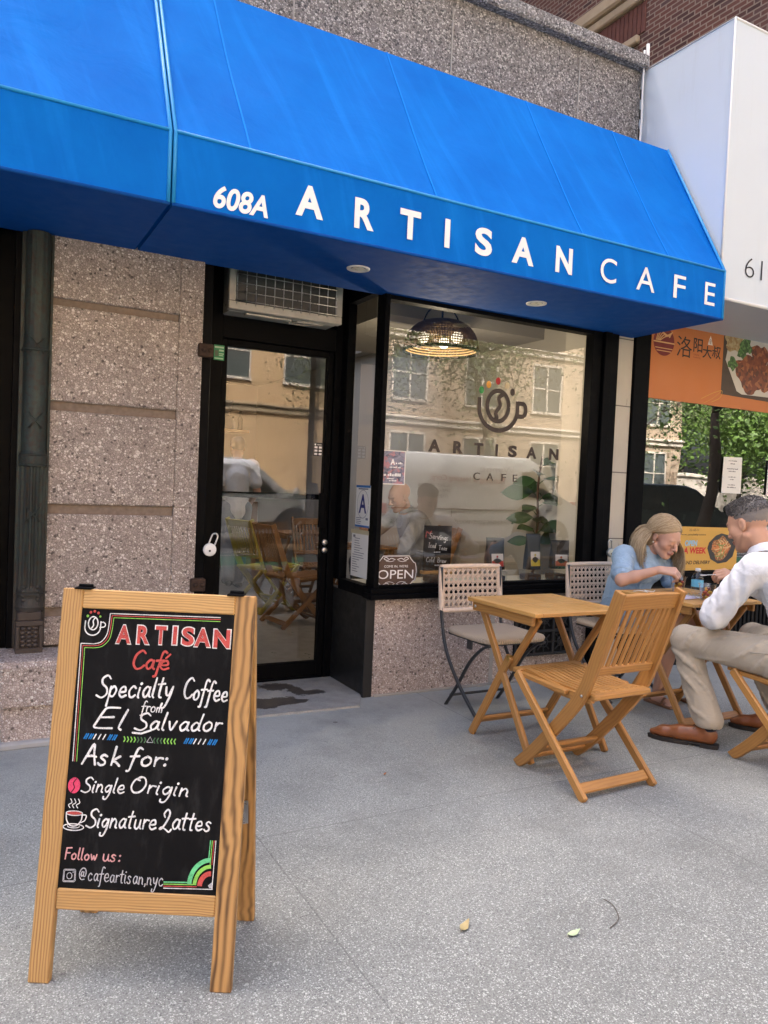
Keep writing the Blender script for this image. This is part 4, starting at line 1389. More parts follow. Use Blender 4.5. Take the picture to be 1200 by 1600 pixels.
# ---- hand lettering: single stroke glyphs
GL = {
 'S': [[(.55, .85), (.36, 1.0), (.12, .86), (.16, .62), (.42, .42), (.48, .16), (.25, -.02), (-.05, .08)]],
 'p': [[(.02, .5), (0, .1), (-.04, -.45)], [(.02, .36), (.2, .52), (.36, .32), (.22, .02), (.02, .08)]],
 'e': [[(.03, .24), (.33, .28), (.27, .5), (.08, .44), (.01, .18), (.17, 0), (.40, .09)]],
 'E': [[(.52, 1.0), (.2, .98), (.12, .8), (.04, .3), (.02, .06), (.2, .02), (.5, .04)], [(.1, .52), (.44, .56)]],
 'c': [[(.34, .42), (.2, .51), (.02, .3), (.08, .04), (.24, 0), (.36, .1)]],
 'i': [[(.03, .5), (0, .1), (.06, 0)], [(.06, .70), (.065, .72)]],
 'a': [[(.34, .44), (.18, .51), (.01, .26), (.11, .01), (.28, .12), (.36, .46)], [(.36, .48), (.35, .12), (.44, .02)]],
 'l': [[(.08, 1.0), (.03, .4), (.02, .1), (.1, .0)]],
 't': [[(.16, .92), (.1, .3), (.12, .05), (.22, .02)], [(-.04, .62), (.32, .66)]],
 'y': [[(.02, .5), (.08, .18), (.22, .14), (.34, .42)], [(.37, .52), (.28, .05), (.1, -.4), (-.08, -.42), (-.05, -.25)]],
 'C': [[(.55, .86), (.36, 1.0), (.1, .74), (.04, .3), (.2, .02), (.42, .04), (.58, .2)]],
 'o': [[(.2, .5), (.03, .32), (.06, .06), (.22, 0), (.36, .16), (.34, .4), (.2, .5)]],
 'f': [[(.40, .92), (.28, 1.0), (.18, .84), (.1, .2), (.04, -.3), (-.06, -.36)], [(-.04, .48), (.32, .52)]],
 'r': [[(.02, .5), (.02, .02)], [(.02, .3), (.14, .48), (.3, .46)]],
 'm': [[(.02, .48), (.0, .02)], [(.02, .34), (.16, .5), (.24, .36), (.23, .04)], [(.24, .34), (.38, .5), (.47, .36), (.47, .02)]],
 'n': [[(.02, .5), (0, .02)], [(.02, .32), (.18, .5), (.31, .36), (.31, .08), (.38, .02)]],
 'v': [[(0, .5), (.15, .02), (.33, .52)]],
 'd': [[(.32, .42), (.16, .5), (.01, .26), (.1, .01), (.28, .1), (.35, .42)], [(.42, 1.0), (.36, .4), (.36, .1), (.44, .02)]],
 'A': [[(0, 0), (.16, .5), (.34, 1.0), (.42, .5), (.54, 0)], [(.1, .38), (.34, .42), (.52, .38)]],
 's': [[(.30, .44), (.16, .51), (.05, .38), (.24, .2), (.24, .04), (.08, -.01), (-.03, .08)]],
 'k': [[(.08, 1.0), (.02, .02)], [(.34, .5), (.05, .24), (.2, .18), (.38, .0)]],
 'g': [[(.34, .42), (.18, .51), (.01, .3), (.1, .06), (.26, .14), (.36, .46)], [(.37, .5), (.34, -.05), (.2, -.42), (.02, -.42), (.0, -.28)]],
 'O': [[(.42, .98), (.14, .8), (.04, .35), (.22, .02), (.5, .1), (.66, .5), (.56, .9), (.34, 1.0), (.22, .84), (.34, .78)]],
 'L': [[(.18, .62), (.10, .8), (.26, 1.02), (.42, .84), (.34, .45), (.12, .05), (-.02, .0), (.1, .1), (.34, -.02), (.55, -.14), (.66, .0)]],
 'u': [[(.02, .5), (.03, .12), (.18, .0), (.31, .18)], [(.33, .5), (.33, .12), (.42, .02)]],
 'w': [[(0, .5), (.12, .02), (.24, .4), (.36, .02), (.5, .52)]],
 'F': [[(.06, 1.0), (.04, .5), (.02, .0)], [(.04, .98), (.46, 1.02)], [(.05, .54), (.36, .56)]],
 'I': [[(.14, .98), (.12, .02)], [(.0, 1.0), (.3, .98)], [(-.02, .02), (.28, .0)]],
 'B': [[(.04, 1.0), (.02, .02)], [(.04, .98), (.38, .9), (.3, .58), (.06, .52)], [(.06, .52), (.44, .42), (.4, .08), (.02, .02)]],
 'D': [[(.04, 1.0), (.02, .02)], [(.04, 1.0), (.4, .88), (.46, .4), (.3, .06), (.02, .02)]],
 'T': [[(0, .96), (.55, 1.0)], [(.28, .98), (.25, .0)]],
 '@': [[(.44, .56), (.3, .62), (.2, .4), (.28, .26), (.42, .4), (.47, .6)], [(.47, .6), (.45, .3), (.6, .28), (.68, .56), (.56, .84), (.28, .86), (.06, .6), (.06, .26), (.26, .02), (.54, .06)]],
 ',': [[(.06, .08), (.05, -.02), (0, -.12)]], '.': [[(.03, .02), (.04, .03)]],
 ':': [[(.05, .42), (.055, .44)], [(.03, .05), (.035, .07)]], "'": [[(.0, .66), (.1, .82)]],
}
GW = {'i': .16, 'l': .18, 't': .32, 'f': .34, 'r': .3, ',': .14, '.': .12, ':': .16, 'm': .56, 'w': .56, 'O': .74, 'I': .34, '@': .78, 'S': .56, 'C': .6, 'E': .58, 'A': .62, 'L': .62, "'": .1, 'T': .6, 'B': .52}


def hand(mb, txt, o, x, y, u0, v0, u1, cap, w, slope=0.0, slant=.1, e=.0008, jit=.02, small=1.0, seed=3):
    rnd = random.Random(seed)
    pos = 0; items = []
    for ch in txt:
        if ch == ' ': pos += .34; continue
        items.append((ch, pos)); pos += GW.get(ch, .44) + .10
    total = pos - .10
    sc = (u1 - u0) / total
    n = 0
    for ch, px in items:
        dj = rnd.uniform(-jit, jit); sj = 1 + rnd.uniform(-.06, .06)
        for st in GL[ch]:
            pts = []
            for (a, b) in st:
                aa = (px + a * sj + b * slant) * sc
                bb = (b * (1.0 if ch.isupper() or ch in "ltkdfpgy@" else small) * sj + dj) * cap
                pts.append((u0 + aa, v0 + bb + slope * aa))
            pp = crom([Vector(p) for p in pts], 5) if len(pts) > 2 else [Vector(p) for p in pts]
            if len(pp) == 2 and (pp[0] - pp[1]).length < .1 * cap:
                pp = [pp[0], pp[0] + Vector((w * .25, w * .25))]
                ww = [w * 1.25] * 2
            else:
                ww = [w * (.78 + .3 * abs(math.sin(1.3 * k / len(pp) * PI + px))) for k in range(len(pp))]
            mb.stroke(pp, ww, o, x, y, e + .00006 * n)
            n += 1
    return mb


def chalk(name, col):
    t = NT(name); v = t.coord()
    n = t.noise(v, 420, 4, .75); n2 = t.noise(v, 40, 4, .6)
    c = t.mix(t.ramp(t.math('ADD', n, t.math('MULTIPLY', t.math('SUBTRACT', n2, .5), .5)), [(.40, .55), (.52, 0)]), col, tuple(x * .28 for x in col))
    return t.fin(c, .9, None, .1)


chalk_w = chalk('white_chalk_paint', (.80, .80, .80))
chalk_r = chalk('red_chalk_paint', (.56, .10, .09))
chalk_p = chalk('pink_chalk_paint', (.72, .08, .17))
chalk_pk = chalk('pale_pink_chalk', (.72, .38, .38))
chalk_g = chalk('green_chalk_paint', (.28, .62, .12))
chalk_m = chalk('mint_chalk_paint', (.16, .60, .28))
chalk_b = chalk('blue_chalk_paint', (.03, .22, .58))
chalk_gr = chalk('grey_chalk_paint', (.50, .50, .53))
chalk_dg = chalk('dark_green_chalk', (.10, .20, .10))
FO = bp3(0, 0, -.0048)         # front face of the panel
def fo(e): return FO
def chalk_word(mat, *args, **kw):
    g_ = MB(); hand(g_, *args, **kw); return g_.build('chalk_word', mat, pan)


chalk_word(chalk_w, 'Specialty', FO, BU, BV, -.142, .700, .052, .053, .0052, .03, .16, seed=1)
chalk_word(chalk_w, 'Coffee', FO, BU, BV, .080, .706, .196, .050, .0050, -.03, .16, seed=2)
chalk_word(chalk_w, 'from', FO, BU, BV, -.024, .668, .030, .026, .0030, 0, .1, seed=5)
chalk_word(chalk_w, 'El', FO, BU, BV, -.146, .620, -.066, .052, .0055, 0, .18, seed=6)
chalk_word(chalk_w, 'Salvador', FO, BU, BV, -.036, .622, .183, .044, .0050, .03, .16, seed=7)
chalk_word(chalk_w, 'Ask', FO, BU, BV, -.166, .531, -.066, .048, .0058, 0, .12, seed=8)
chalk_word(chalk_w, 'for:', FO, BU, BV, -.044, .534, .054, .044, .0056, 0, .12, seed=9)
chalk_word(chalk_w, 'Single', FO, BU, BV, -.160, .461, -.052, .037, .0040, .02, .16, seed=10)
chalk_word(chalk_w, 'Origin', FO, BU, BV, -.040, .466, .114, .040, .0044, -.02, .16, seed=11)
chalk_word(chalk_w, 'Signature', FO, BU, BV, -.140, .376, .036, .044, .0044, .02, .16, seed=12)
chalk_word(chalk_w, 'Lattes', FO, BU, BV, .046, .381, .178, .046, .0044, 0, .14, seed=13)
g = MB(); g.stroke([(-.042, .614), (-.02, .613), (.004, .622)], .005, FO, BU, BV, .0009); g.build('chalk_word', chalk_w, pan)
g = MB()
# cup drawing
g.stroke(crom([Vector(p) for p in [(-.194, .409), (-.192, .392), (-.182, .379), (-.166, .379), (-.155, .392), (-.153, .409)]], 5), .003, FO, BU, BV, .0022)
g.stroke(crom([Vector(p) for p in [(-.155, .405), (-.143, .405), (-.146, .392), (-.158, .386)]], 5), .0028, FO, BU, BV, .0023)
g.stroke(arc(-.173, .375, .026, .008, 0, 350, 24), .0026, FO, BU, BV, .0024); g.stroke(arc(-.173, .377, .015, .004, 170, 370, 14), .002, FO, BU, BV, .0025)
g.stroke(arc(-.1735, .409, .021, .0055, 0, 350, 24), .0022, FO, BU, BV, .0026)
for dx in (-.010, .0, .010):
    g.stroke(crom([Vector(p) for p in [(-.176 + dx, .422), (-.180 + dx, .429), (-.172 + dx, .435), (-.176 + dx, .444)]], 5), .0022, FO, BU, BV, .0027)
g.build('cup_drawing', chalk_w, pan)
g = MB()
# emblem in the corner
g.stroke([(-.188, .892)] + arc(-.168, .876, .0205, .020, 180, 360, 16) + [(-.1475, .892)], .0032, FO, BU, BV, .0028)
g.stroke(arc(-.1675, .887, .0125, .017, 0, 355, 24), .0032, FO, BU, BV, .0030); g.stroke(crom([Vector(p) for p in [(-.163, .901), (-.168, .893), (-.166, .882), (-.171, .874)]], 5), .003, FO, BU, BV, .0031)
g.stroke([(-.148, .890), (-.140, .891)] + arc(-.141, .884, .006, .006, 80, -90, 8) + [(-.149, .877)], .0028, FO, BU, BV, .0032)
g.build('cup_emblem', chalk_w, pan)
# border: outer white lines
def border(off):
    p = [(-.190 + off, .536), (-.196 + off, .828 - off)]
    q = [(-.160, .833 - off)] + [(-.165 + .033 * math.cos(RAD(a)) , .833 - off + .05 - .05 * math.cos(RAD(a)) * 0 + 0) for a in ()]
    crv = [(-.162, .834 - off), (-.145 + off * .5, .839 - off), (-.133 + off, .853 - off * .6), (-.1275 + off, .872), (-.1255 + off, .914 - off)]
    return [(p[0]), (-.1945 + off, .80), (-.1955 + off, .834 - off)], crv, [(-.1255 + off, .914 - off), (.164, .9165 - off)]
g = MB()
for off, mm, nm in ((0, None, 'w'),):
    a, b, c = border(off)
    g.stroke(a, .0022, FO, BU, BV, .0012, False); g.stroke([a[-1]] + list(crom([Vector(p) for p in b], 5)), .0022, FO, BU, BV, .0013, False); g.stroke(c, .0022, FO, BU, BV, .0014, False)
g.build('border_line', chalk_w, pan); g = MB()
g.stroke([(.066, .2385), (.190, .2415)], .002, FO, BU, BV, .0012, False); g.stroke([(.1885, .241), (.1905, .359)], .002, FO, BU, BV, .0013, False)
g.build('border_line', chalk_w, pan); g = MB()
for i in range(7):
    if i in (2, 3, 4):
        for u0 in (-.166, .092): g.stroke([(u0 + i * .0122 + k * .004, .594) for k in ()] or [(u0 + i * .0122, .594), (u0 + i * .0122 + .006, .606)], .003, FO, BU, BV, .0012)
g.build('chalk_dashes', chalk_w, pan)
# red letters with a white edge
gw = MB(); gr = MB()
letters = [("A", -.105, -.066), ("R", -.051, -.018), ("T", -.004, .026), ("I", .042, .054), ("S", .066, .099), ("A", .099, .142), ("N", .149, .193)]
for k, (ch, a, b) in enumerate(letters):
    dz = -.001 * abs(k - 3)
    text_fit(gw, ch, FO + BU * (a - .002) + BV * (.841 + dz - .002), BU, BV, b - a + .004, .052, .0010 + k * .00005, bold=.05)
    text_fit(gr, ch, FO + BU * (a + .0010) + BV * (.841 + dz + .0008), BU, BV, b - a - .002, .0465, .0018 + k * .00005, bold=.038)
gw.build('letter_edge', chalk_w, pan); gr.build('red_lettering', chalk_r, pan)
gr = MB()
hand(gr, 'Caf', FO, BU, BV, -.058, .776, .022, .046, .0058, .0, .12, seed=21)
hand(gr, 'e', FO, BU, BV, .014, .776, .040, .046, .0055, .0, .12, seed=22)
gr.stroke([(.030, .806), (.040, .816)], .005, FO, BU, BV, .0026)
gr.build('chalk_word', chalk_r, pan); gr = MB()
for off in (.0052,):
    a, b, c = border(off)
    gr.stroke(a, .0014, FO, BU, BV, .0014, False); gr.stroke([a[-1]] + list(crom([Vector(p) for p in b], 5)), .002, FO, BU, BV, .0015, False); gr.stroke(c, .002, FO, BU, BV, .0016, False)
gr.stroke([(.066, .2435), (.150, .246)], .0022, FO, BU, BV, .0014, False); gr.stroke([(.1845, .30), (.186, .359)], .002, FO, BU, BV, .0014, False)
gr.stroke(arc(.184, .248, .027, .031, 180, 90, 12), .012, FO, BU, BV, .0020, False)
gr.prism(arc(-.1735, .409, .0185, .004, 0, 345, 20), FO + BF * 0, BU, BV, .0018)
gr.stroke(arc(-.176, .915, .002, .0022, 0, 330, 8), .003, FO, BU, BV, .0030); gr.stroke(arc(-.166, .918, .002, .0022, 0, 330, 8), .003, FO, BU, BV, .0030); gr.stroke(arc(-.156, .914, .002, .0022, 0, 330, 8), .003, FO, BU, BV, .0030)
gr.build('red_marks', chalk_r, pan)
g = MB()
for off in (.0104,):
    a, b, c = border(off)
    g.stroke(a, .0018, FO, BU, BV, .0016, False); g.stroke([a[-1]] + list(crom([Vector(p) for p in b], 5)), .0018, FO, BU, BV, .0017, False); g.stroke(c, .0018, FO, BU, BV, .0018, False)
g.stroke([(.066, .2485), (.140, .2505)], .0024, FO, BU, BV, .0016, False); g.stroke([(.180, .30), (.1815, .359)], .002, FO, BU, BV, .0016, False)
g.stroke(arc(.184, .25, .040, .046, 180, 92, 14), .009, FO, BU, BV, .0022, False)
for i in range(16):
    if 3 < i < 12: continue
    u0 = -.063 + i * .0088
    g.stroke([(u0, .591), (u0 + (.003 if i < 8 else -.003), .597), (u0, .603)], .003, FO, BU, BV, .0012)
g.stroke(arc(-.184, .905, .002, .0022, 0, 330, 8), .003, FO, BU, BV, .0012)
g.stroke(arc(-.151, .905, .0015, .0017, 0, 330, 8), .0025, FO, BU, BV, .0012)
g.build('green_marks', chalk_g, pan)
g = MB(); g.stroke(arc(.184, .252, .053, .060, 180, 94, 16), .011, FO, BU, BV, .0024, False); g.stroke([(.066, .2535), (.132, .2555)], .003, FO, BU, BV, .0018, False)
g.stroke([(.1755, .31), (.177, .359)], .0024, FO, BU, BV, .0018, False)
g.build('mint_marks', chalk_m, pan)
g = MB()
for i in range(16):
    if not 3 < i < 12 or i in (7, 8): continue
    u0 = -.063 + i * .0088
    g.stroke([(u0, .591), (u0 + (.003 if i < 8 else -.003), .597), (u0, .603)], .003, FO, BU, BV, .0012)
g.build('dark_green_marks', chalk_dg, pan)
g = MB()
for i in range(7):
    if i not in (2, 3, 4):
        for u0 in (-.166, .092):
            for k in (0, .005): g.stroke([(u0 + i * .0122 + k, .594), (u0 + i * .0122 + .006 + k, .606)], .0032, FO, BU, BV, .0012)
g.build('blue_marks', chalk_b, pan)
g = MB(); g.stroke([(-.004, .592), (.004, .606), (.012, .592), (-.004, .592)], .0024, FO, BU, BV, .0016, False)
g.prism([(.182, .244), (.187, .244), (.187, .258), (.178, .250)], FO, BU, BV, .0014)
g.build('triangle_mark', chalk_gr, pan); chalk_word(chalk_gr, '@cafeartisan,nyc', FO, BU, BV, -.149, .248, .066, .034, .0026, -.02, .03, small=1.05, seed=15)
g = MB()
for q in (0, .0022):
    g.stroke([(-.188 + q, .244 + q), (-.188 + q, .270 - q), (-.186 + q, .272 - q), (-.160 - q, .273 - q), (-.158 - q, .271 - q), (-.157 - q, .246 + q), (-.160 - q, .243 + q), (-.186 + q, .242 + q), (-.188 + q, .244 + q)], .0018, FO, BU, BV, .0014 + q * .05, False)
g.stroke(arc(-.1725, .257, .0065, .0075, 0, 350, 18), .002, FO, BU, BV, .0018); g.stroke([(-.164, .266), (-.1635, .2665)], .003, FO, BU, BV, .0018)
g.build('camera_icon', chalk_gr, pan)
chalk_word(chalk_pk, 'Follow', FO, BU, BV, -.188, .297, -.106, .027, .0036, 0, .05, small=1.05, seed=16); chalk_word(chalk_pk, 'us:', FO, BU, BV, -.092, .296, -.046, .029, .0036, 0, .05, small=1.1, seed=17)
g = MB(); g.prism(arc(-.181, .4765, .0155, .0195, 0, 345, 24), FO, BU, BV, .0012)
bean = g.build('pink_bean', chalk_p, pan)
g = MB(); g.stroke(crom([Vector(p) for p in [(-.176, .493), (-.183, .482), (-.179, .472), (-.186, .460)]], 5), .0022, FO, BU, BV, .0022)
g.build('bean_line', M['chalkboard'], bean)

# ================================================================== SMALL THINGS ON THE FACADE
# air conditioner above the door
ac = thing('air_conditioner', 'grey window air conditioner with wire guard above the cafe door', 'air conditioner', (1.69, .40, 2.27))
AX0, AX1, AY, AZ0, AZ1 = 1.258, 1.965, .28, 2.232, 2.66
al = plain('ac_casing', (.50, .49, .46), .5, .2, .25, 18)
g = MB()
g.box((AX0, AY, AZ0), (AX1, AY + .02, AZ0 + .045), .004); g.box((AX0, AY, AZ1 - .03), (AX1, AY + .02, AZ1), .004)
g.box((AX0, AY, AZ0 + .045), (AX0 + .042, AY + .02, AZ1 - .03), .004); g.box((AX1 - .042, AY, AZ0 + .045), (AX1, AY + .02, AZ1 - .03), .004)
g.box((AX0 + .002, AY + .02, AZ0 + .002), (AX1 - .002, AY + .06, AZ1)); g.box((AX0 + .02, AY + .06, AZ0 - .0), (AX1 - .02, YD + .02, AZ1))
g.box((AX0 + .12, AY + .05, AZ0 - .012), (AX0 + .40, AY + .10, AZ0), .005); g.box((AX0 + .44, AY + .06, AZ0 - .010), (AX1 - .10, AY + .12, AZ0), .005)
g.build('casing', al, ac)
g = MB(); g.box((AX0 + .04, AY + .012, AZ0 + .04), (AX1 - .04, AY + .02, AZ1 - .02))
for i in range(40):
    z = AZ0 + .05 + i * .008
    g.box((AX0 + .045, AY + .008, z), (AX1 - .045, AY + .012, z + .003))
g.build('coil', plain('ac_fins', (.10, .10, .10), .6, .3, .3), ac)
g = MB()
for i in range(12):
    x = AX0 + .045 + i * (AX1 - AX0 - .09) / 11
    g.tube([(x, AY - .004, AZ0 + .03), (x, AY - .004, AZ1 - .01)], .0026, 5)
for i in range(7):
    z = AZ0 + .05 + i * .05
    g.tube([(AX0 + .035, AY - .008, z), (AX1 - .035, AY - .008, z)], .0026, 5)
g.build('wire_guard', M['steel'], ac)
g = MB(); g.tube(crom([(1.26, .36, 2.262), (1.45, .36, 2.25), (1.62, .37, 2.225), (1.74, .37, 2.215), (1.80, .37, 2.225), (1.805, .37, 2.27)], 5), .006, 6); g.lathe([(.0, -.012), (.012, -.012), (.012, .012), (.0, .012)], (1.66, .37, 2.222), 10, (1, 0, 0))
g.build('drain_hose', plain('grey_hose', (.25, .25, .24), .5), ac)


def rpoly(w, h, x0=0, z0=0): return [(x0, z0), (x0 + w, z0), (x0 + w, z0 + h), (x0, z0 + h)]


# padlocks
def padlock(cx, cy, cz, body_r, label, mat, tilt=.35):
    t = thing('padlock', label, 'padlock', (cx, cy, cz), 'padlocks on the shutter tracks')
    g = MB()
    ca, sa = math.cos(tilt), math.sin(tilt)
    R = lambda p: (cx + p[0] * ca - p[1] * sa, cy + p[2], cz + p[0] * sa + p[1] * ca)
    pts = [(-.016, .0, 0), (-.016, .055, 0), (-.010, .068, 0), (0, .073, 0), (.010, .068, 0), (.016, .055, 0), (.016, .0, 0)]
    g.tube([R(p) for p in crom(pts, 4)], .0045, 8); g.build('shackle', M['steel'], t)
    g = MB(); prof = [(0, -.012), (body_r * .8, -.012), (body_r, -.008), (body_r, .008), (body_r * .8, .012), (0, .012)]
    g.lathe(prof, R((0, -.018, 0)), 22, (0, 1, 0)); g.build('body', mat, t)
    g = MB(); g.lathe([(0, -.0135), (.006, -.0135), (.006, -.012)], R((0, -.024, 0)), 10, (0, 1, 0)); g.build('keyhole', M['ink'], t)
    return t


padlock(1.120, -.022, .905, .034, 'pale round padlock with long shackle on the left door track', M['white_plastic'], -.35)
padlock(3.93, -.07, .885, .03, 'grey round padlock on the black post right of the shop window', plain('grey_zinc', (.42, .45, .43), .4, .6), .1)

# door stickers
t = thing('green_sticker', 'small green printed sticker high on the left door frame', 'sticker', (1.26, YD - .041, 2.0))
g = MB(); g.prism(rpoly(.062, .088, 1.232, 1.960), (0, YD - .041, 0), X, Z, .001); g.build('backing', plain('green_print', (.03, .30, .12), .5), t)
g = MB()
for k, (x, z, w, h) in enumerate([(1.236, 2.03, .054, .010), (1.262, 2.012, .028, .010), (1.262, 1.995, .028, .006), (1.262, 1.985, .024, .005), (1.236, 1.966, .052, .008)]): g.prism(rpoly(w, h, x, z), (0, YD - .0425, 0), X, Z, .0006)
g.build('print', plain('pale_green_print', (.45, .7, .5), .5), t)
g = MB(); g.prism(rpoly(.022, .035, 1.237, 1.982), (0, YD - .0425, 0), X, Z, .0006); g.build('picture', plain('dark_green_print', (.1, .16, .1), .5), t)
t = thing('card_sticker', 'small black payment sticker at the right edge of the door pane', 'sticker', (1.95, YD + .018, 1.43))
g = MB(); g.prism(rpoly(.066, .085, 1.912, 1.435), (0, YD + .018, 0), X, Z, .001); g.build('backing', M['ink'], t)
g = MB()
for a in range(2):
    for b in range(3): g.prism(rpoly(.02, .013, 1.918 + a * .03, 1.442 + b * .021), (0, YD + .0165, 0), X, Z, .0006)
g.prism(rpoly(.010, .012, 1.918, 1.502), (0, YD + .0165, 0), X, Z, .0006)
g.build('card_marks', M['white_vinyl'], t)
g = MB(); g.prism(rpoly(.03, .008, 1.936, 1.504), (0, YD + .0165, 0), X, Z, .0006); g.build('print', plain('dim_print', (.4, .4, .4), .6), t)

# letter grade card and notice in the side glass (facing -x side), plane x = 2.085
def side_sheet(y0, y1, z0, z1, xx=2.086):
    return (xx, y1, z0), (0, -1, 0), (0, 0, 1), y1 - y0, z1 - z0


t = thing('grade_card', 'white grade card with large blue letter A in the side window', 'sign', (2.09, .13, 1.0))
o_, xa, za, W_, H_ = side_sheet(.035, .225, 1.008, 1.262)
g = MB(); g.prism(rpoly(W_, H_), o_, xa, za, .0012); g.build('card', M['paper'], t)
blue = plain('deep_blue_print', (.015, .02, .16), .6); ltb = plain('blue_print', (.02, .14, .42), .6)
g = MB(); o1 = (o_[0] - .0016, o_[1], o_[2])
text_fit(g, "A", Vector(o1) + Vector(xa) * .045 + Vector(za) * .085, xa, za, .100, .115, .0004, bold=.02); g.build('letter', blue, t)
g = MB(); g.prism(rpoly(W_, .014, 0, H_ - .014), o1, xa, za, .0004); g.prism(rpoly(W_, .012, 0, 0), o1, xa, za, .0004); g.build('blue_band', ltb, t)
g = MB(); g.stroke(arc(.095, .14, .075, .085, 0, 355, 30), .003, o1, xa, za, .0002, False)
g.prism(rpoly(.13, .008, .03, .228), o1, xa, za, .0003)
for k in range(4): g.prism(rpoly(.06 + .01 * (k % 2), .004, .012, .02 + k * .011), o1, xa, za, .0003)
g.prism(rpoly(.03, .014, .14, .045), o1, xa, za, .0003)
g.build('print', plain('grey_print', (.18, .19, .24), .7), t)
t = thing('notice_sheet', 'white typed notice sheet under the grade card in the side window', 'notice', (2.09, .15, .7))
o_, xa, za, W_, H_ = side_sheet(.04, .262, .702, .985)
g = MB(); g.prism(rpoly(W_, H_), o_, xa, za, .0012); g.build('sheet', M['paper'], t)
g = MB(); g.prism(rpoly(W_ + .02, .025, -.015, H_ - .02), (o_[0] - .0014, o_[1], o_[2]), xa, za, .0005); g.build('tape', plain('yellowed_tape', (.52, .47, .30), .4), t)
g = MB(); o1 = (o_[0] - .0016, o_[1], o_[2])
rnd = random.Random(4)
for k in range(15): g.prism(rpoly(.05 + rnd.random() * .11, .0042, .02 + .02 * (k > 7), .03 + k * .0145), o1, xa, za, .0003)
g.prism(rpoly(.03, .015, .02, .24), o1, xa, za, .0003); g.build('print', plain('notice_print', (.2, .2, .22), .7), t)

# flyer in shop window
t = thing('event_flyer', 'purple event flyer with white border taped inside the shop window', 'poster', (2.22, .03, 1.27))
g = MB(); g.prism(rpoly(.158, .205, 2.146, 1.274), (0, .0168, 0), X, Z, .0006); g.build('border', M['paper'], t)
fl = NT('flyer_art'); v_ = fl.coord(); n_1 = fl.noise(v_, 14, 4, .6, 1.5); n_2 = fl.noise(v_, 26, 3, .6)
fl.fin(fl.mix(fl.ramp(n_2, [(.52, 0), (.6, 1)]), fl.ramp(n_1, [(.3, (.03, .03, .06)), (.45, (.16, .17, .24)), (.6, (.30, .30, .40)), (.72, (.10, .03, .13))]), (.45, .22, .26)), .5)
g = MB(); g.prism(rpoly(.146, .193, 2.152, 1.280), (0, .0160, 0), X, Z, .0006); g.build('artwork', fl.m, t)
g = MB(); text_fit(g, "A", (2.20, .0150, 1.392), X, Z, .032, .036, .0004, bold=.04)
def word_bars(g_, x, z, w, h, o_y, seed, e=.0004):
    r_ = random.Random(seed); c_ = x
    while c_ < x + w - h * .3:
        wd = min(r_.uniform(.35, .8) * h, x + w - c_)
        hh = h * r_.choice((.62, .66, 1.0, .7))
        g_.prism(rpoly(wd, hh, c_, z), (0, o_y, 0), X, Z, e)
        c_ += wd + h * (.18 if r_.random() > .2 else .7)


for k, (x, z, w, h) in enumerate([(2.236, 1.398, .05, .012), (2.195, 1.374, .075, .010), (2.158, 1.324, .115, .018), (2.18, 1.306, .045, .009), (2.195, 1.294, .05, .009)]): word_bars(g, x, z, w, h, .0150, k)
g.build('print', M['white_vinyl'], t)

# open sign plate
t = thing('open_sign', 'brown scalloped OPEN sign in the lower left corner of the shop window', 'sign', (2.26, .035, .66))
def plaque(s=0.0):
    w, h = .138 - s, .100 - s
    pts = []
    for (sx, sy, a0) in ((1, 1, 0), (-1, 1, 90), (-1, -1, 180), (1, -1, 270)):
        cx, cz = sx * w, sy * h
        arcp = [(w - .0, h * .55), (w - .012, h * .60), (w - .030, h * .80), (w - .040, h - .006), (w - .042, h)]
        seg = [(sx * p[0], sy * p[1]) for p in arcp]
        if sx * sy < 0: seg = seg[::-1]
        pts += seg
    # bulging sides
    out = []
    for i, p in enumerate(pts):
        out.append(p)
        q = pts[(i + 1) % len(pts)]
        if abs(p[0] - q[0]) < 1e-6 and abs(p[1] - q[1]) > .05:
            for k in (.25, .5, .75): out.append((p[0] + (.010 if p[0] > 0 else -.010) * math.sin(PI * k), p[1] + (q[1] - p[1]) * k))
    return [(2.268 + a, .748 + b) for a, b in out]
g = MB(); g.prism(plaque(), (0, .017, 0), X, Z, .003)
op = NT('brown_wood_print'); vv = op.coord(); op.fin(op.mix(op.noise(op.coord('Object', (3, 3, 60)), 1, 4), (.055, .030, .022), (.11, .065, .05)), .5)
g.build('plate', op.m, t)
g = MB(); pq = plaque(.004); g.stroke(pq + [pq[0]], .004, (0, .0135, 0), X, Z, .0003, False)
text_fit(g, "COME IN, WE'RE", (2.187, .0135, .772), X, Z, .165, .017, .0005)
text_fit(g, "OPEN", (2.146, .0135, .706), X, Z, .245, .054, .0005, bold=.0)
for zc, sg in ((.822, 1), (.676, -1)):
    for s_ in (-1, 1):
        g.stroke(crom([Vector(p) for p in [(2.268 + s_ * .008, zc), (2.268 + s_ * .035, zc + .008 * sg), (2.268 + s_ * .06, zc - .004 * sg), (2.268 + s_ * .085, zc + .006 * sg), (2.268 + s_ * .07, zc + .014 * sg), (2.268 + s_ * .055, zc + .006 * sg)]], 5), .0035, (0, .0135, 0), X, Z, .0006)
        g.stroke(crom([Vector(p) for p in [(2.268 + s_ * .015, zc - .006 * sg), (2.268 + s_ * .04, zc - .012 * sg), (2.268 + s_ * .07, zc - .008 * sg)]], 5), .0025, (0, .0135, 0), X, Z, .0008)
g.build('lettering', M['white_vinyl'], t)

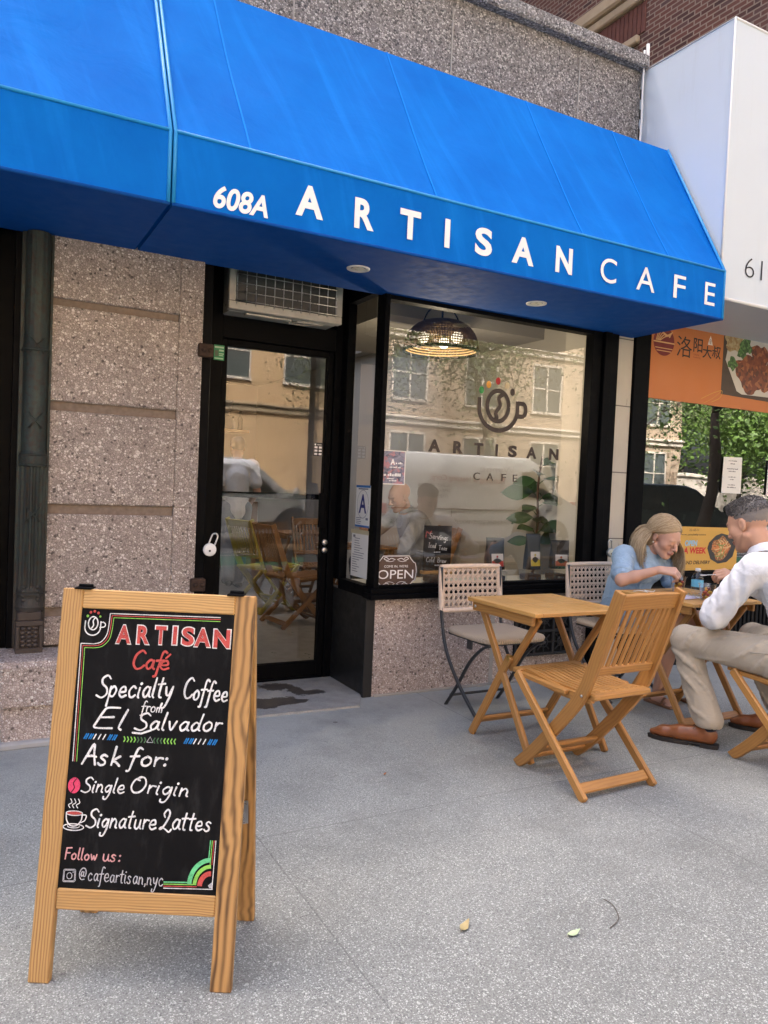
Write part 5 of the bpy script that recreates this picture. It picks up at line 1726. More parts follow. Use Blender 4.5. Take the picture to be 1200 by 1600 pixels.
# serving chalkboard leaning inside the window on its wooden foot
t = thing('table_chalkboard', 'small chalkboard with hand lettered drinks list standing inside the window', 'chalkboard', (2.63, .12, .655))
g = MB(); g.prism(rpoly(.205, .29, 2.525, .735), (0, .128, 0), X, Z, .008); g.build('panel', M['chalkboard'], t)
g = MB(); g.beam((2.515, .12, .728), (2.735, .12, .728), .05, .022, bev=.004); g.build('foot', M['acacia_top'], t)
g = MB(); oS = (0, .1195, 0)
hand(g, 'Serving:', oS, X, Z, 2.560, .945, 2.700, .036, .0042, -.1, .05, seed=31)
hand(g, 'Iced', oS, X, Z, 2.558, .888, 2.612, .030, .0034, -.1, .05, seed=32); hand(g, 'Teas', oS, X, Z, 2.635, .872, 2.700, .028, .0034, -.1, .05, seed=33)
hand(g, 'Cold', oS, X, Z, 2.545, .794, 2.605, .030, .0034, -.05, .05, seed=34); hand(g, 'Brew', oS, X, Z, 2.630, .790, 2.695, .030, .0034, -.05, .05, seed=35)
for x in range(4): g.prism(rpoly(.009, .008, 2.60 + x * .013, .852), oS, X, Z, .0006); g.prism(rpoly(.009, .007, 2.61 + x * .013, .768), oS, X, Z, .0006)
g.build('lettering', chalk_w, t)
g = MB(); g.stroke(crom([Vector(p) for p in [(2.535, .95), (2.54, .985), (2.56, .975), (2.575, .99)]], 4), .006, oS, X, Z, .0008); g.build('red_lettering', chalk_r, t)

# coffee bags on display boxes
bagm = plain('matte_black_pouch', (.018, .018, .019), .38, 0, .3, 12, .3, 18)
def coffee_bag(cx, cy, z0, w, h, label, lab_col, rz=0.0, dep=.07):
    t = thing('coffee_bag', label, 'coffee bag', (0, 0, 0), 'coffee bags in the window')
    vs = []; fs = []
    rows = 12; n = 16
    for j in range(rows + 1):
        v = j / rows
        d = dep * (1 - v ** 1.6) + .003
        ww = w * (1 - .06 * math.sin(PI * v))
        for k in range(n):
            th = 2 * PI * k / n
            e = .5
            c_, s_ = math.cos(th), math.sin(th)
            vs.append((ww / 2 * abs(c_) ** e * (1 if c_ > 0 else -1) + .002 * math.sin(9 * v + k), d / 2 * abs(s_) ** e * (1 if s_ > 0 else -1) * (1 + .1 * math.sin(7 * v)), h * v))
    for j in range(rows):
        for k in range(n):
            k2 = (k + 1) % n
            fs.append((j * n + k, j * n + k2, (j + 1) * n + k2, (j + 1) * n + k))
    fs += [tuple(range(n))[::-1], tuple(rows * n + k for k in range(n))]
    g = MB(); g.add(vs, fs, None, True); g.build('pouch', bagm, t)
    g = MB(); g.box((-w / 2 + .004, -.004, h * .90), (w / 2 - .004, .004, h * .915), .001); g.build('seal', M['black_metal'], t)
    y_ = -dep / 2 - .004
    g = MB(); g.add([(-w * .30, y_, h * .10), (w * .34, y_, h * .10), (w * .34, y_ + .012, h * .50), (-w * .30, y_ + .012, h * .50)], [(0, 1, 2, 3)]); g.build('label_paper', M['paper'], t)
    g = MB(); g.add([(-w * .29, y_ - .0012, h * .105), (w * .33, y_ - .0012, h * .105), (w * .33, y_ + .005, h * .28), (-w * .29, y_ + .005, h * .28)], [(0, 1, 2, 3)])
    g.prism([(0 + .008 * math.cos(a * PI / 6), h * .41 + .008 * math.sin(a * PI / 6)) for a in range(12)], (0, y_ + .007, 0), X, Z, .0006)
    g.build('label_band', lab_col, t)
    place(t, (cx, cy, z0), rz); return t


coffee_bag(3.10, .15, .735, .150, .215, 'black coffee bag with red banded label, left of three in the window', plain('red_print', (.45, .03, .025), .5), 0)
coffee_bag(3.405, .13, .735, .125, .245, 'tall black coffee bag with yellow banded label in the window', plain('yellow_print', (.65, .50, .02), .5), 0)
coffee_bag(3.655, .14, .735, .145, .200, 'black coffee bag with orange and red label, right of three in the window', plain('orange_print', (.50, .09, .03), .5), -.25)
beans_m = plain('coffee_beans', (.06, .03, .018), .5, 0, .6, 60, .8, 80)
for cx, w, lb in ((2.63, .14, 'clear box of coffee beans under the small chalkboard'), (3.41, .135, 'clear box of coffee beans under the yellow label bag'), (3.635, .135, 'clear box of coffee beans under the orange label bag'), (3.10, .14, 'clear box of coffee beans under the red label bag')):
    t = thing('bean_box', lb, 'box', (cx, .15, .655), 'clear boxes of beans in the window')
    g = MB(); g.box((cx - w / 2, .085, .657), (cx + w / 2, .205, .728), .006); g.build('case', M['clear'], t)
    g = MB(); g.box((cx - w / 2 + .008, .093, .660), (cx + w / 2 - .008, .197, .700), .012); g.build('beans', beans_m, t)

# ================================================================== INTERIOR
# pendant lamp
PX_, PY_, PZ_ = 2.885, .60, 2.225
pl = thing('pendant_lamp', 'woven dome pendant lamp with three lit bulbs hanging inside the window', 'lamp', (PX_, PY_, PZ_))
rat = NT('dark_rattan'); tcv = rat.coord('UV'); rat.fin(rat.mix(rat.noise(rat.coord(), 30, 3), (.08, .048, .022), (.18, .112, .052)), .75)
tan = plain('pale_rattan', (.42, .28, .13), .6, 0, .25, 60)
g = MB()
NR = 140; RR = .262; HH = .205
for k in range(NR):
    th = 2 * PI * k / NR
    pts = []
    for j in range(9):
        a = j / 8 * PI / 2
        r = .03 + (RR - .03) * math.cos(a) ** .8 if j < 8 else .03
        pts.append((PX_ + r * math.cos(th), PY_ + r * math.sin(th), PZ_ + .01 + HH * math.sin(a)))
    g.tube(pts, .0048, 4, False)
shade = g.build('shade', rat.m, pl)
g = MB()
for j in range(1, 6):
    a = j / 6 * PI / 2
    r = (.03 + (RR - .03) * math.cos(a) ** .8) - .004
    g.tube([(PX_ + r * math.cos(2 * PI * k / 40), PY_ + r * math.sin(2 * PI * k / 40), PZ_ + .01 + HH * math.sin(a)) for k in range(41)], .002, 4, False)
g.build('weave', rat.m, shade)
g = MB()
for j in range(11):
    a = j / 11 * PI / 3.2
    r = (.03 + (RR - .03) * math.cos(a) ** .8) - .010
    if j % 1 == 0: g.tube([(PX_ + r * math.cos(2 * PI * k / 40), PY_ + r * math.sin(2 * PI * k / 40), PZ_ + .012 + HH * math.sin(a)) for k in range(41)], .0045, 4, False)
g.build('lining', tan, shade)
g = MB(); g.tube([(PX_ + RR * math.cos(2 * PI * k / 48), PY_ + RR * math.sin(2 * PI * k / 48), PZ_) for k in range(49)], .013, 8, False)
g.lathe([(.0, HH + .02), (.035, HH + .02), (.04, HH + .005), (.02, HH - .005)], (PX_, PY_, PZ_), 16)
g.tube([(PX_ - .14, PY_, PZ_ + .16)] + [(PX_ - .155 * math.cos(PI * k / 14) , PY_, PZ_ + .15 + .17 * math.sin(PI * k / 14)) for k in range(1, 14)] + [(PX_ + .175, PY_, PZ_ + .05)], .006, 6)
g.build('rim', M['black_metal'], pl)
g = MB(); g.tube([(PX_, PY_, PZ_ + HH), (PX_, PY_, 2.72)], .007, 8); g.build('rod', M['black_metal'], pl)
bulbm = emit('lit_bulb', (1, .88, .66), 1.3)
for k in range(3):
    th = RAD(-70 + 120 * k)
    bx, by, bz = PX_ + .135 * math.cos(th), PY_ + .135 * math.sin(th), PZ_ + .085
    g = MB(); g.sphere((bx, by, bz), .040, 16, 10); g.build('bulb', bulbm, pl)
    g = MB(); g.tube([(bx, by, bz + .03), (PX_ + .05 * math.cos(th), PY_ + .05 * math.sin(th), PZ_ + .19)], .012, 8); g.build('socket', M['black_metal'], pl)
ld = bpy.data.lights.new('lamp_light', 'POINT'); ld.energy = 5.5; ld.color = (1, .82, .58); ld.shadow_soft_size = .05
lo = bpy.data.objects.new('lamp_light', ld); COL.objects.link(lo); lo.parent = pl; lo.location = (0, 0, -.30)

# fiddle leaf plant
fp = thing('fiddle_leaf_plant', 'tall potted plant with large dark green leaves inside the window at right', 'plant', (3.90, .72, .02))
g = MB(); g.lathe([(.0, .0), (.11, .0), (.15, .30), (.135, .30), (.12, .24), (0, .24)], (3.90, .72, .02), 24); g.build('pot', plain('grey_pot', (.3, .3, .3), .6), fp)
g = MB(); tr_ = crom([(3.90, .72, .2), (3.89, .71, .6), (3.91, .70, 1.0), (3.89, .69, 1.3), (3.91, .68, 1.55)], 6); g.tube(tr_, [.013 - .006 * i / len(tr_) for i in range(len(tr_))], 8); g.build('stem', plain('plant_stem', (.10, .05, .03), .8), fp)
lf = plain('glossy_leaf', (.030, .085, .022), .35, 0, .35, 6, .2, 30)
rnd = random.Random(11)
g = MB()
for i in range(22):
    z = .85 + .72 * (i / 26) + rnd.uniform(-.05, .05)
    th = i * 2.4 + rnd.uniform(-.3, .3)
    d = Vector((math.cos(th), math.sin(th) * .75, rnd.uniform(-.15, .55))).normalized()
    L = rnd.uniform(.15, .25); W2 = L * rnd.uniform(.26, .34)
    sd = d.cross(Vector((rnd.uniform(-.6, .6), rnd.uniform(-1.2, -.2), rnd.uniform(.1, 1.0)))).normalized(); up_ = sd.cross(d).normalized()
    b0 = Vector((3.90, .70, z)) + d * .04
    g.tube([Vector((3.90, .70, z - .03)), b0], .004, 5)
    vs = []; fs = []
    for j in range(7):
        t_ = j / 6
        wv = W2 * (math.sin(PI * min(1, t_ ** .8)) * (.55 + .6 * t_)) + .002
        dr = up_ * (-.10 * t_ * t_ * L * 3 * .5)
        for s_ in (-1, 0, 1):
            vs.append(b0 + d * L * t_ + sd * wv * s_ + dr + up_ * (.012 * abs(s_)))
    for j in range(6):
        for s_ in range(2): fs.append((j * 3 + s_, j * 3 + s_ + 1, (j + 1) * 3 + s_ + 1, (j + 1) * 3 + s_))
    g.add(vs, fs, None, True)
g.build('foliage', lf, fp)

# interior furniture seen through the door
ic1 = copy_tree(ch_front); ic1['label'] = 'wooden folding chair inside the cafe seen through the door pane'; place(ic1, (2.52, 2.25, .014), RAD(-84))
ic2 = copy_tree(ch_front); ic2['label'] = 'wooden folding chair deeper inside the cafe behind the inner table'; place(ic2, (3.05, 3.0, .014), RAD(175))
ylw = plain('yellow_paint', (.27, .24, .02), .5, 0, .1, 10)
yc = make_wood_chair('yellow green folding chair inside the cafe seen through the door pane', 'folding chairs inside', ylw)
place(yc, (2.50, 3.0, .014), RAD(-70))
it1 = copy_tree(tab_a); it1['label'] = 'wooden folding table inside the cafe seen through the door pane'; place(it1, (3.02, 2.1, .014), 0)
it2 = copy_tree(tab_a); it2['label'] = 'wooden folding table further inside the cafe behind the yellow chair'; place(it2, (3.15, 3.7, .014), 0)
dim_wood = wood('shaded_acacia', (.15, .068, .022), (.23, .115, .042), (.07, .028, .01), 70, .5, .5)  # acacia darkened in colour so indoor furniture looks dimly lit
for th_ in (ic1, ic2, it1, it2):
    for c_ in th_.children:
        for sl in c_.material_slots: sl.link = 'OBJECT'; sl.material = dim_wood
cup = thing('paper_cup', 'small brown takeaway cup on the inner cafe table', 'cup', (3.10, 3.6, .73))
g = MB(); g.lathe([(0, 0), (.028, 0), (.038, .10), (.036, .10), (.0, .02)], (3.10, 3.6, .728), 18); g.build('body', plain('brown_card', (.12, .06, .035), .6), cup)
g = MB(); g.lathe([(.0, .112), (.034, .112), (.040, .10), (.040, .096)], (3.10, 3.6, .728), 18); g.build('lid', M['paper'], cup)
sh = thing('wall_shelf', 'wooden wall shelf with bottles at the back of the cafe', 'shelf', (3.05, 6.3, 1.9))
g = MB(); g.box((2.3, 6.2, 1.90), (3.35, 6.45, 1.94), .004); g.build('board', M['acacia'], sh)
g = MB(); g.box((2.4, 6.45, .0), (3.6, 6.9, .95), .01); g.build('counter', plain('counter_wood', (.22, .12, .06), .6, 0, .2, 4), sh)
rnd = random.Random(5)
for i in range(9):
    x = 2.45 + i * .10; h = rnd.uniform(.10, .26)
    b = thing('bottle', ['dark', 'pale'][i % 2] + ' bottle on the cafe back shelf, ' + ['first', 'second', 'third', 'fourth', 'fifth', 'sixth', 'seventh', 'eighth', 'ninth'][i] + ' from the left of the row', 'bottle', (x, 6.32, 1.94), 'bottles on the back shelf')
    g = MB(); g.lathe([(0, 0), (.035, 0), (.035, h * .6), (.014, h * .78), (.014, h), (0, h)], (x, 6.32, 1.94), 14); g.build('body', [plain('dark_glass', (.03, .025, .02), .2), M['white_plastic']][i % 2], b)
    g = MB(); g.lathe([(.016, h - .02), (.016, h + .012), (0, h + .012)], (x, 6.32, 1.94), 12); g.build('cap', M['ink'], b)
gr_ = thing('coffee_grinder', 'black coffee grinder with clear hopper on the back shelf', 'grinder', (3.05, 6.3, 1.94))
g = MB(); g.box((2.98, 6.25, 1.945), (3.12, 6.40, 2.12), .01); g.build('body', M['ink'], gr_); g = MB(); g.lathe([(.04, 2.12), (.09, 2.28), (.09, 2.33), (0, 2.33)], (3.05, 6.32, 0), 18); g.build('hopper', plain('grey_smoked', (.2, .2, .19), .2), gr_)

# ================================================================== THINGS ON THE RESTAURANT WINDOW
t = thing('orange_banner', 'orange restaurant banner with black characters and food photo above the window', 'banner', (5.5, .05, 2.0))
YB = .048
g = MB(); g.prism([(4.335, 1.992), (6.3, 1.992), (6.3, 2.76), (4.335, 2.76)], (0, YB, 0), X, Z, .003); g.build('backing', plain('orange_vinyl', (.47, .155, .038), .5, 0, .06, 2), t)
g = MB()
text_fit(g, "洛", (4.603, YB - .003, 2.325), X, Z, .165, .155, .001, bold=.0)
text_fit(g, "阳", (4.782, YB - .003, 2.378), X, Z, .100, .105, .001, bold=.012)
text_fit(g, "大", (4.885, YB - .003, 2.345), X, Z, .105, .095, .001, bold=.012)
text_fit(g, "叔", (4.992, YB - .003, 2.352), X, Z, .100, .100, .001, bold=.012)
g.build('characters', M['ink'], t)
dred = plain('dark_red_print', (.16, .015, .018), .6)
g = MB(); g.prism(arc(4.467, 2.415, .108, .105, 0, 350, 30), (0, YB - .003, 0), X, Z, .001); 
text_fit(g, "Uncle", (4.79, YB - .003, 2.352), X, Z, .06, .014, .001); text_fit(g, "Luoyang", (4.79, YB - .003, 2.330), X, Z, .075, .016, .001)
g.build('bowl_emblem', dred, t)
orl = plain('cream_print', (.62, .36, .16), .6)
g = MB()
for k in range(5): g.stroke(crom([Vector(p) for p in [(4.385 + .01 * k, 2.42), (4.42 + .015 * k, 2.50 - .012 * k), (4.48 + .012 * k, 2.46), (4.55 - .008 * k, 2.49 - .01 * k)]], 5), .008, (0, YB - .004, 0), X, Z, .0006 + k * .0001)
g.stroke([(4.362, 2.408), (4.572, 2.408)], .010, (0, YB - .004, 0), X, Z, .0014); g.stroke([(4.38, 2.365), (4.555, 2.365)], .006, (0, YB - .004, 0), X, Z, .0014); g.stroke([(4.395, 2.345), (4.54, 2.345)], .006, (0, YB - .004, 0), X, Z, .0014)
g.build('emblem_lines', orl, t)
g = MB(); g.prism([(4.940, 2.450), (4.955, 2.495), (4.967, 2.520), (4.979, 2.495), (4.994, 2.450)], (0, YB - .003, 0), X, Z, .001); g.build('house_mark', M['paper'], t)
g = MB(); text_fit(g, "食", (4.950, YB - .0045, 2.456), X, Z, .034, .040, .0004, bold=.01); g.build('house_character', dred, t)
g = MB(); g.stroke(crom([Vector(p) for p in [(4.90, 2.035), (4.98, 2.07), (5.06, 2.10), (5.13, 2.115), (5.11, 2.06), (5.02, 2.02)]], 5), .004, (0, YB - .003, 0), X, Z, .0016); g.stroke(crom([Vector(p) for p in [(5.3, 2.72), (5.4, 2.74), (5.46, 2.70)]], 4), .004, (0, YB - .003, 0), X, Z, .0016)
g.stroke(crom([Vector(p) for p in [(4.92, 2.00), (5.03, 2.05), (5.12, 2.11)]], 4), .0025, (0, YB - .003, 0), X, Z, .0018)
g.build('leaf_line', plain('gold_line', (.55, .30, .05), .5), t)
# food photograph: flat print
g = MB(); g.prism([(5.118, 2.09), (6.2, 2.07), (6.2, 2.72), (5.118, 2.72)], (0, YB - .003, 0), X, Z, .001)
fd = NT('dark_table_print'); fd.fin(fd.mix(fd.noise(fd.coord('Object', (3, 3, 14)), 1, 4), (.02, .013, .010), (.075, .045, .03)), .5); ph = g.build('food_photo', fd.m, t)
g = MB(); g.prism([(5.15, 2.36), (5.20, 2.60), (5.75, 2.56), (6.05, 2.12), (5.36, 2.11), (5.30, 2.13)], (0, YB - .0045, 0), X, Z, .0006); g.build('plate_print', plain('plate_print', (.52, .50, .47), .5, 0, .12, 8), ph)


def food_print(name, cols, sc=26):
    t_ = NT(name); v1 = t_.coord()
    v0 = t_.node('ShaderNodeVectorMath', operation='ADD', ins={0: v1, 1: t_.node('ShaderNodeVectorMath', operation='SCALE', ins={0: t_.node('ShaderNodeTexNoise', ins={'Vector': v1, 'Scale': sc * .9, 'Detail': 4.0}).outputs[1], 'Scale': 1.2 / sc})}).outputs[0]
    c_ = t_.voro(v0, sc, 'F1', 'Color'); d_ = t_.voro(v0, sc, 'SMOOTH_F1', 'Distance')
    col = t_.ramp(t_.sep(c_)[0], [(i / len(cols), cc) for i, cc in enumerate(cols)], 'CONSTANT')
    col = t_.mix(t_.math('MULTIPLY', t_.noise(v0, 90, 4, .7), .5), col, tuple(x * .3 for x in cols[0]))
    return t_.fin(col, .4)


def blobp(cx, cz, rx, rz, seed, n=26, wob=.16):
    r_ = random.Random(seed); ph = [r_.uniform(0, 6.28) for _ in range(4)]
    return [(cx + rx * math.cos(a) * (1 + wob * math.sin(3 * a + ph[0]) + wob * .6 * math.sin(6 * a + ph[1])), cz + rz * math.sin(a) * (1 + wob * math.sin(4 * a + ph[2]) + wob * .5 * math.sin(7 * a + ph[3]))) for a in [2 * PI * i / n for i in range(n)]]


meat = food_print('glazed_meat_print', [(.16, .03, .012), (.25, .065, .02), (.10, .02, .01), (.36, .12, .04), (.20, .045, .015)], 34)
g = MB()
for k, (cx, cz, rx, rz) in enumerate([(5.40, 2.30, .125, .12), (5.55, 2.42, .11, .10), (5.62, 2.27, .12, .11), (5.47, 2.21, .11, .09), (5.75, 2.36, .12, .1)]): g.prism(blobp(cx, cz, rx, rz, k), (0, YB - .0052 - k * .0002, 0), X, Z, .0003)
g.build('meat_print', meat, ph)
g = MB()
for k, (cx, cz, rx, rz) in enumerate([(5.23, 2.34, .055, .05), (5.38, 2.49, .07, .065), (5.33, 2.43, .05, .04)]): g.prism(blobp(cx, cz, rx, rz, k + 9, wob=.2), (0, YB - .0064 - k * .0002, 0), X, Z, .0003)
g.build('greens_print', food_print('greens_print', [(.035, .10, .02), (.07, .19, .04), (.14, .28, .08), (.03, .08, .02)], 60), ph)
g = MB(); g.prism(blobp(5.24, 2.50, .11, .07, 21), (0, YB - .0050, 0), X, Z, .0003); g.build('rice_print', food_print('rice_print', [(.42, .32, .16), (.52, .42, .24), (.36, .22, .09)], 60), ph)

t = thing('yellow_banner', 'yellow takeaway banner with red and blue lettering low on the restaurant window', 'banner', (5.0, .05, .71))
g = MB(); g.prism([(4.40, .714), (5.42, .714), (5.42, 1.047), (4.40, 1.055)], (0, YB, 0), X, Z, .003); g.build('backing', plain('yellow_vinyl', (.60, .35, .07), .5, 0, .05, 2), t)
g = MB(); text_fit(g, "22-6511", (4.853, YB - .003, 1.018), X, Z, .106, .018, .001); text_fit(g, "www.unclely.com", (4.735, YB - .003, .980), X, Z, .305, .019, .001)
text_fit(g, "TAKE OUT AND DELIVERY", (4.585, YB - .003, .761), X, Z, .525, .028, .001, bold=.02, shear=.12); g.build('black_print', M['ink'], t)
g = MB(); text_fit(g, "OPEN", (4.812, YB - .003, .902), X, Z, .138, .045, .001, bold=.04, shear=.1); g.build('blue_print', plain('sky_blue_print', (.22, .46, .66), .5), t)
g = MB(); text_fit(g, "7 DAY A WEEK", (4.60, YB - .003, .842), X, Z, .455, .050, .001, bold=.04, shear=.1); g.build('red_print', plain('bright_red_print', (.55, .02, .02), .5), t)
g = MB(); g.prism([(5.068, .885), (5.085, .93), (5.16, .985), (5.225, 1.003), (5.30, .99), (5.38, .95), (5.40, .90), (5.37, .82), (5.30, .775), (5.20, .763), (5.11, .80)], (0, YB - .003, 0), X, Z, .001); g.build('plate_print', plain('dark_plate_print', (.03, .028, .032), .4), t)
g = MB(); g.prism(blobp(5.225, .882, .105, .09, 31, 34, .12), (0, YB - .0042, 0), X, Z, .0004); g.build('noodle_print', food_print('noodle_print', [(.42, .10, .03), (.55, .18, .05), (.30, .06, .02), (.60, .45, .22), (.14, .20, .05)], 150), t)
for q_, (nm_, cc_, n_) in enumerate((('noodle_strand_print', (.58, .20, .06), 16), ('pale_noodle_print', (.66, .42, .20), 10), ('onion_print', (.20, .26, .07), 5))):
    g = MB(); r_ = random.Random(40 + q_)
    for k in range(n_):
        a_, rr_ = r_.uniform(0, 6.28), r_.uniform(.1, .8); cx_, cz_ = 5.225 + .09 * rr_ * math.cos(a_), .882 + .075 * rr_ * math.sin(a_); b_ = r_.uniform(0, 3.1); L_ = r_.uniform(.03, .06)
        g.stroke(crom([Vector((cx_ - L_ * math.cos(b_), cz_ - L_ * .8 * math.sin(b_))), Vector((cx_ + .012 * math.sin(b_), cz_ - .012 * math.cos(b_))), Vector((cx_ + L_ * math.cos(b_), cz_ + L_ * .8 * math.sin(b_)))], 6), r_.uniform(.006, .011), (0, YB - .0048, 0), X, Z, .0001 + .00005 * k + .0008 * q_)
    g.build('noodle_strand', plain(nm_, cc_, .5, 0, .3, 80), t)
for nm, x0, lb in (('paper_notice', 5.188, 'white printed notice taped to the restaurant window above the man'), ('paper_notice', 5.735, 'second white notice at the right edge of the restaurant window')):
    t = thing(nm, lb, 'notice', (x0, .04, 1.32))
    g = MB(); g.prism([(x0, 1.322), (x0 + .232, 1.322), (x0 + .226, 1.612), (x0 + .008, 1.606)], (0, .044, 0), X, Z, .0012); g.build('sheet', M['paper'], t)
    g = MB()
    for k, (z, w) in enumerate(((1.575, .10), (1.552, .055), (1.512, .13), (1.492, .085), (1.447, .09), (1.428, .045), (1.385, .085), (1.365, .10))): word_bars(g, x0 + .116 - w / 2, z, w, .0095, .0425, k + 40)
    g.build('print', plain('grey_ink', (.12, .12, .12), .7), t)
wr = thing('ring_ornament', 'dark round ornament with beaded rim hanging behind the restaurant pane', 'ornament', (5.1, .3, 1.75))
g = MB(); g.tube([(5.10 + .21 * math.cos(a), .30, 1.76 + .21 * math.sin(a)) for a in [2 * PI * k / 40 for k in range(41)]], .02, 8, False); g.tube([(4.93, .3, 1.9), (4.86, .3, 1.98), (4.9, .3, 2.1)], .03, 8); g.build('ring', plain('dark_ring', (.02, .02, .02), .4), wr)

# ================================================================== ON TABLE B
TZ = .712
def fruit_cup(cx, cy, label, seed):
    t = thing('fruit_cup', label, 'cup', (cx, cy, TZ), 'clear fruit cups on the table')
    g = MB(); g.lathe([(.0, .002), (.030, .002), (.032, .004), (.046, .086), (.049, .088), (.049, .091), (.044, .091), (.0305, .006), (0, .006)], (cx, cy, TZ), 28); g.build('cup', M['clear'], t)
    r_ = random.Random(seed)
    cols = [('orange_fruit', (.70, .24, .01)), ('red_fruit', (.52, .06, .05)), ('yellow_fruit', (.75, .42, .03)), ('purple_grape', (.16, .04, .05))]
    for ci, (nm, cc) in enumerate(cols):
        g = MB()
        for k in range(4):
            a = r_.uniform(0, 6.28); zz = .014 + .055 * (k * 4 + ci) / 16; r = r_.uniform(.004, .018 + .012 * zz / .07)
            g.sphere((cx + r * math.cos(a), cy + r * math.sin(a), TZ + zz), (r_.uniform(.011, .014), r_.uniform(.009, .013), r_.uniform(.008, .011)), 10, 7)
        g.build('fruit', M.get(nm) or M.setdefault(nm, plain(nm, cc, .3, 0, .2, 60)), t)
    return t


fruit_cup(3.70, -.86, 'clear plastic fruit cup in front of the woman beside the bottle', 3)
fruit_cup(3.575, -1.165, 'clear plastic fruit cup at the near edge of the table by the man', 8)
t = thing('water_bottle', 'small clear water bottle with blue label on the table', 'bottle', (3.755, -.95, TZ))
c0 = (3.755, -.95, TZ)
g = MB(); g.lathe([(0, .002), (.030, .002), (.033, .010), (.033, .03), (.031, .034), (.033, .038), (.033, .092), (.026, .112), (.015, .128), (.0125, .132), (.0125, .142)], c0, 28); g.build('body', M['clear'], t)
g = MB(); g.lathe([(.0, .150), (.0145, .150), (.0155, .147), (.0155, .134), (.0145, .133)], c0, 24); g.build('cap', M['white_plastic'], t)
g = MB(); g.lathe([(.0338, .042), (.0338, .082)], c0, 28); g.build('label_band', plain('water_label', (.16, .52, .74), .4, 0, .15, 40), t)
t = thing('food_wrapper', 'crumpled clear lids and napkin lying on the table', 'wrapper', (3.60, -1.06, TZ))
g = MB(); r_ = random.Random(2)
vs = []; fs = []
for j in range(7):
    for i in range(9): vs.append((3.49 + i * .024 + .01 * math.sin(j), -1.15 + j * .024 + .008 * math.sin(i * 1.3), TZ + .004 + r_.uniform(0, .016)))
for j in range(6):
    for i in range(8): fs.append((j * 9 + i, j * 9 + i + 1, (j + 1) * 9 + i + 1, (j + 1) * 9 + i))
g.add(vs, fs, None, False); g.build('wrap', M['clear'], t)
g = MB(); g.prism([(0, 0), (.17, .02), (.15, .14), (-.02, .12)], (3.46, -1.12, TZ + .0015), (1, 0, 0), (0, 1, 0), .0015); g.build('leaflet', plain('pinkish_paper', (.62, .52, .60), .7, 0, .2, 30), t)
g = MB(); g.lathe([(.047, .0), (.049, .004), (.044, .006), (.0, .006)], (3.62, -1.03, TZ + .003), 28); g.build('lid', M['clear'], t)
t = thing('straw_wrapper', 'curled white paper wrapper at the near left corner of the table', 'wrapper', (3.44, -.84, TZ))
g = MB(); g.tube(crom([(3.40, -.80, TZ + .003), (3.42, -.84, TZ + .012), (3.45, -.86, TZ + .004), (3.47, -.82, TZ + .010), (3.50, -.85, TZ + .003), (3.54, -.83, TZ + .008)], 6), .0025, 6)
g.build('paper', M['paper'], t)

# ================================================================== LITTER ON THE PAVEMENT
def leaf(cx, cy, L, rz, label, col, seed):
    r_ = random.Random(seed)
    vs = []; fs = []
    d = Vector((math.cos(rz), math.sin(rz), 0)); s_ = Vector((-d.y, d.x, 0))
    for j in range(7):
        v = j / 6; w = L * .22 * math.sin(PI * min(1, v * .95 + .03)) * r_.uniform(.85, 1.15) + .0004
        for k in (-1, 0, 1): vs.append(Vector((cx, cy, .003)) + d * L * (v - .5) + s_ * (w * k + L * .12 * math.sin(2.4 * v)) + Vector((0, 0, r_.uniform(0, .0015) + .0025 * abs(k) + .008 * (v - .4) ** 2 * 4 * L / .05)))
    for j in range(6):
        for k in range(2): fs.append((j * 3 + k, j * 3 + k + 1, (j + 1) * 3 + k + 1, (j + 1) * 3 + k))
    g = MB(); g.add(vs, fs, None, True)
    g.build('fallen_leaf', col, None, label, 'leaf', 'fallen leaves on the pavement', loc=(cx, cy, .0))


leaf(1.282, -2.238, .055, .5, 'curled yellow brown fallen leaf on the pavement right of the chalkboard', plain('dry_leaf', (.40, .32, .15), .7, 0, .3, 60), 1)
leaf(1.549, -2.395, .046, -.1, 'pale green torn leaf scrap on the pavement near the bottom edge', plain('green_leaf', (.45, .56, .34), .6, 0, .2, 60), 2)
leaf(2.60, -1.13, .05, -.4, 'small dry brown leaf on the pavement behind the front chair', plain('brown_leaf', (.22, .11, .05), .7, 0, .3, 60), 5)
leaf(1.62, -1.12, .022, .5, 'tiny orange brown leaf on the pavement before the shop window', plain('rust_leaf', (.38, .14, .05), .7, 0, .3, 60), 6)
g = MB(); g.tube(crom([(1.772, -2.283, .003), (1.768, -2.328, .006), (1.730, -2.387, .005), (1.672, -2.411, .003)], 6), .0013, 6)
g.build('twig', plain('twig_bark', (.09, .07, .055), .8), None, 'thin curved dark twig lying on the pavement at right', 'twig', loc=(1.73, -2.34, 0))

# ================================================================== SIGNED DISTANCE MODELLING (people, shoes)
def frame(f, up=(0, 0, 1)):
    f = Vector(f).normalized(); r = f.cross(Vector(up)).normalized(); u = r.cross(f)
    return np.array([list(r), list(f), list(u)])      # rows: right, forward, up


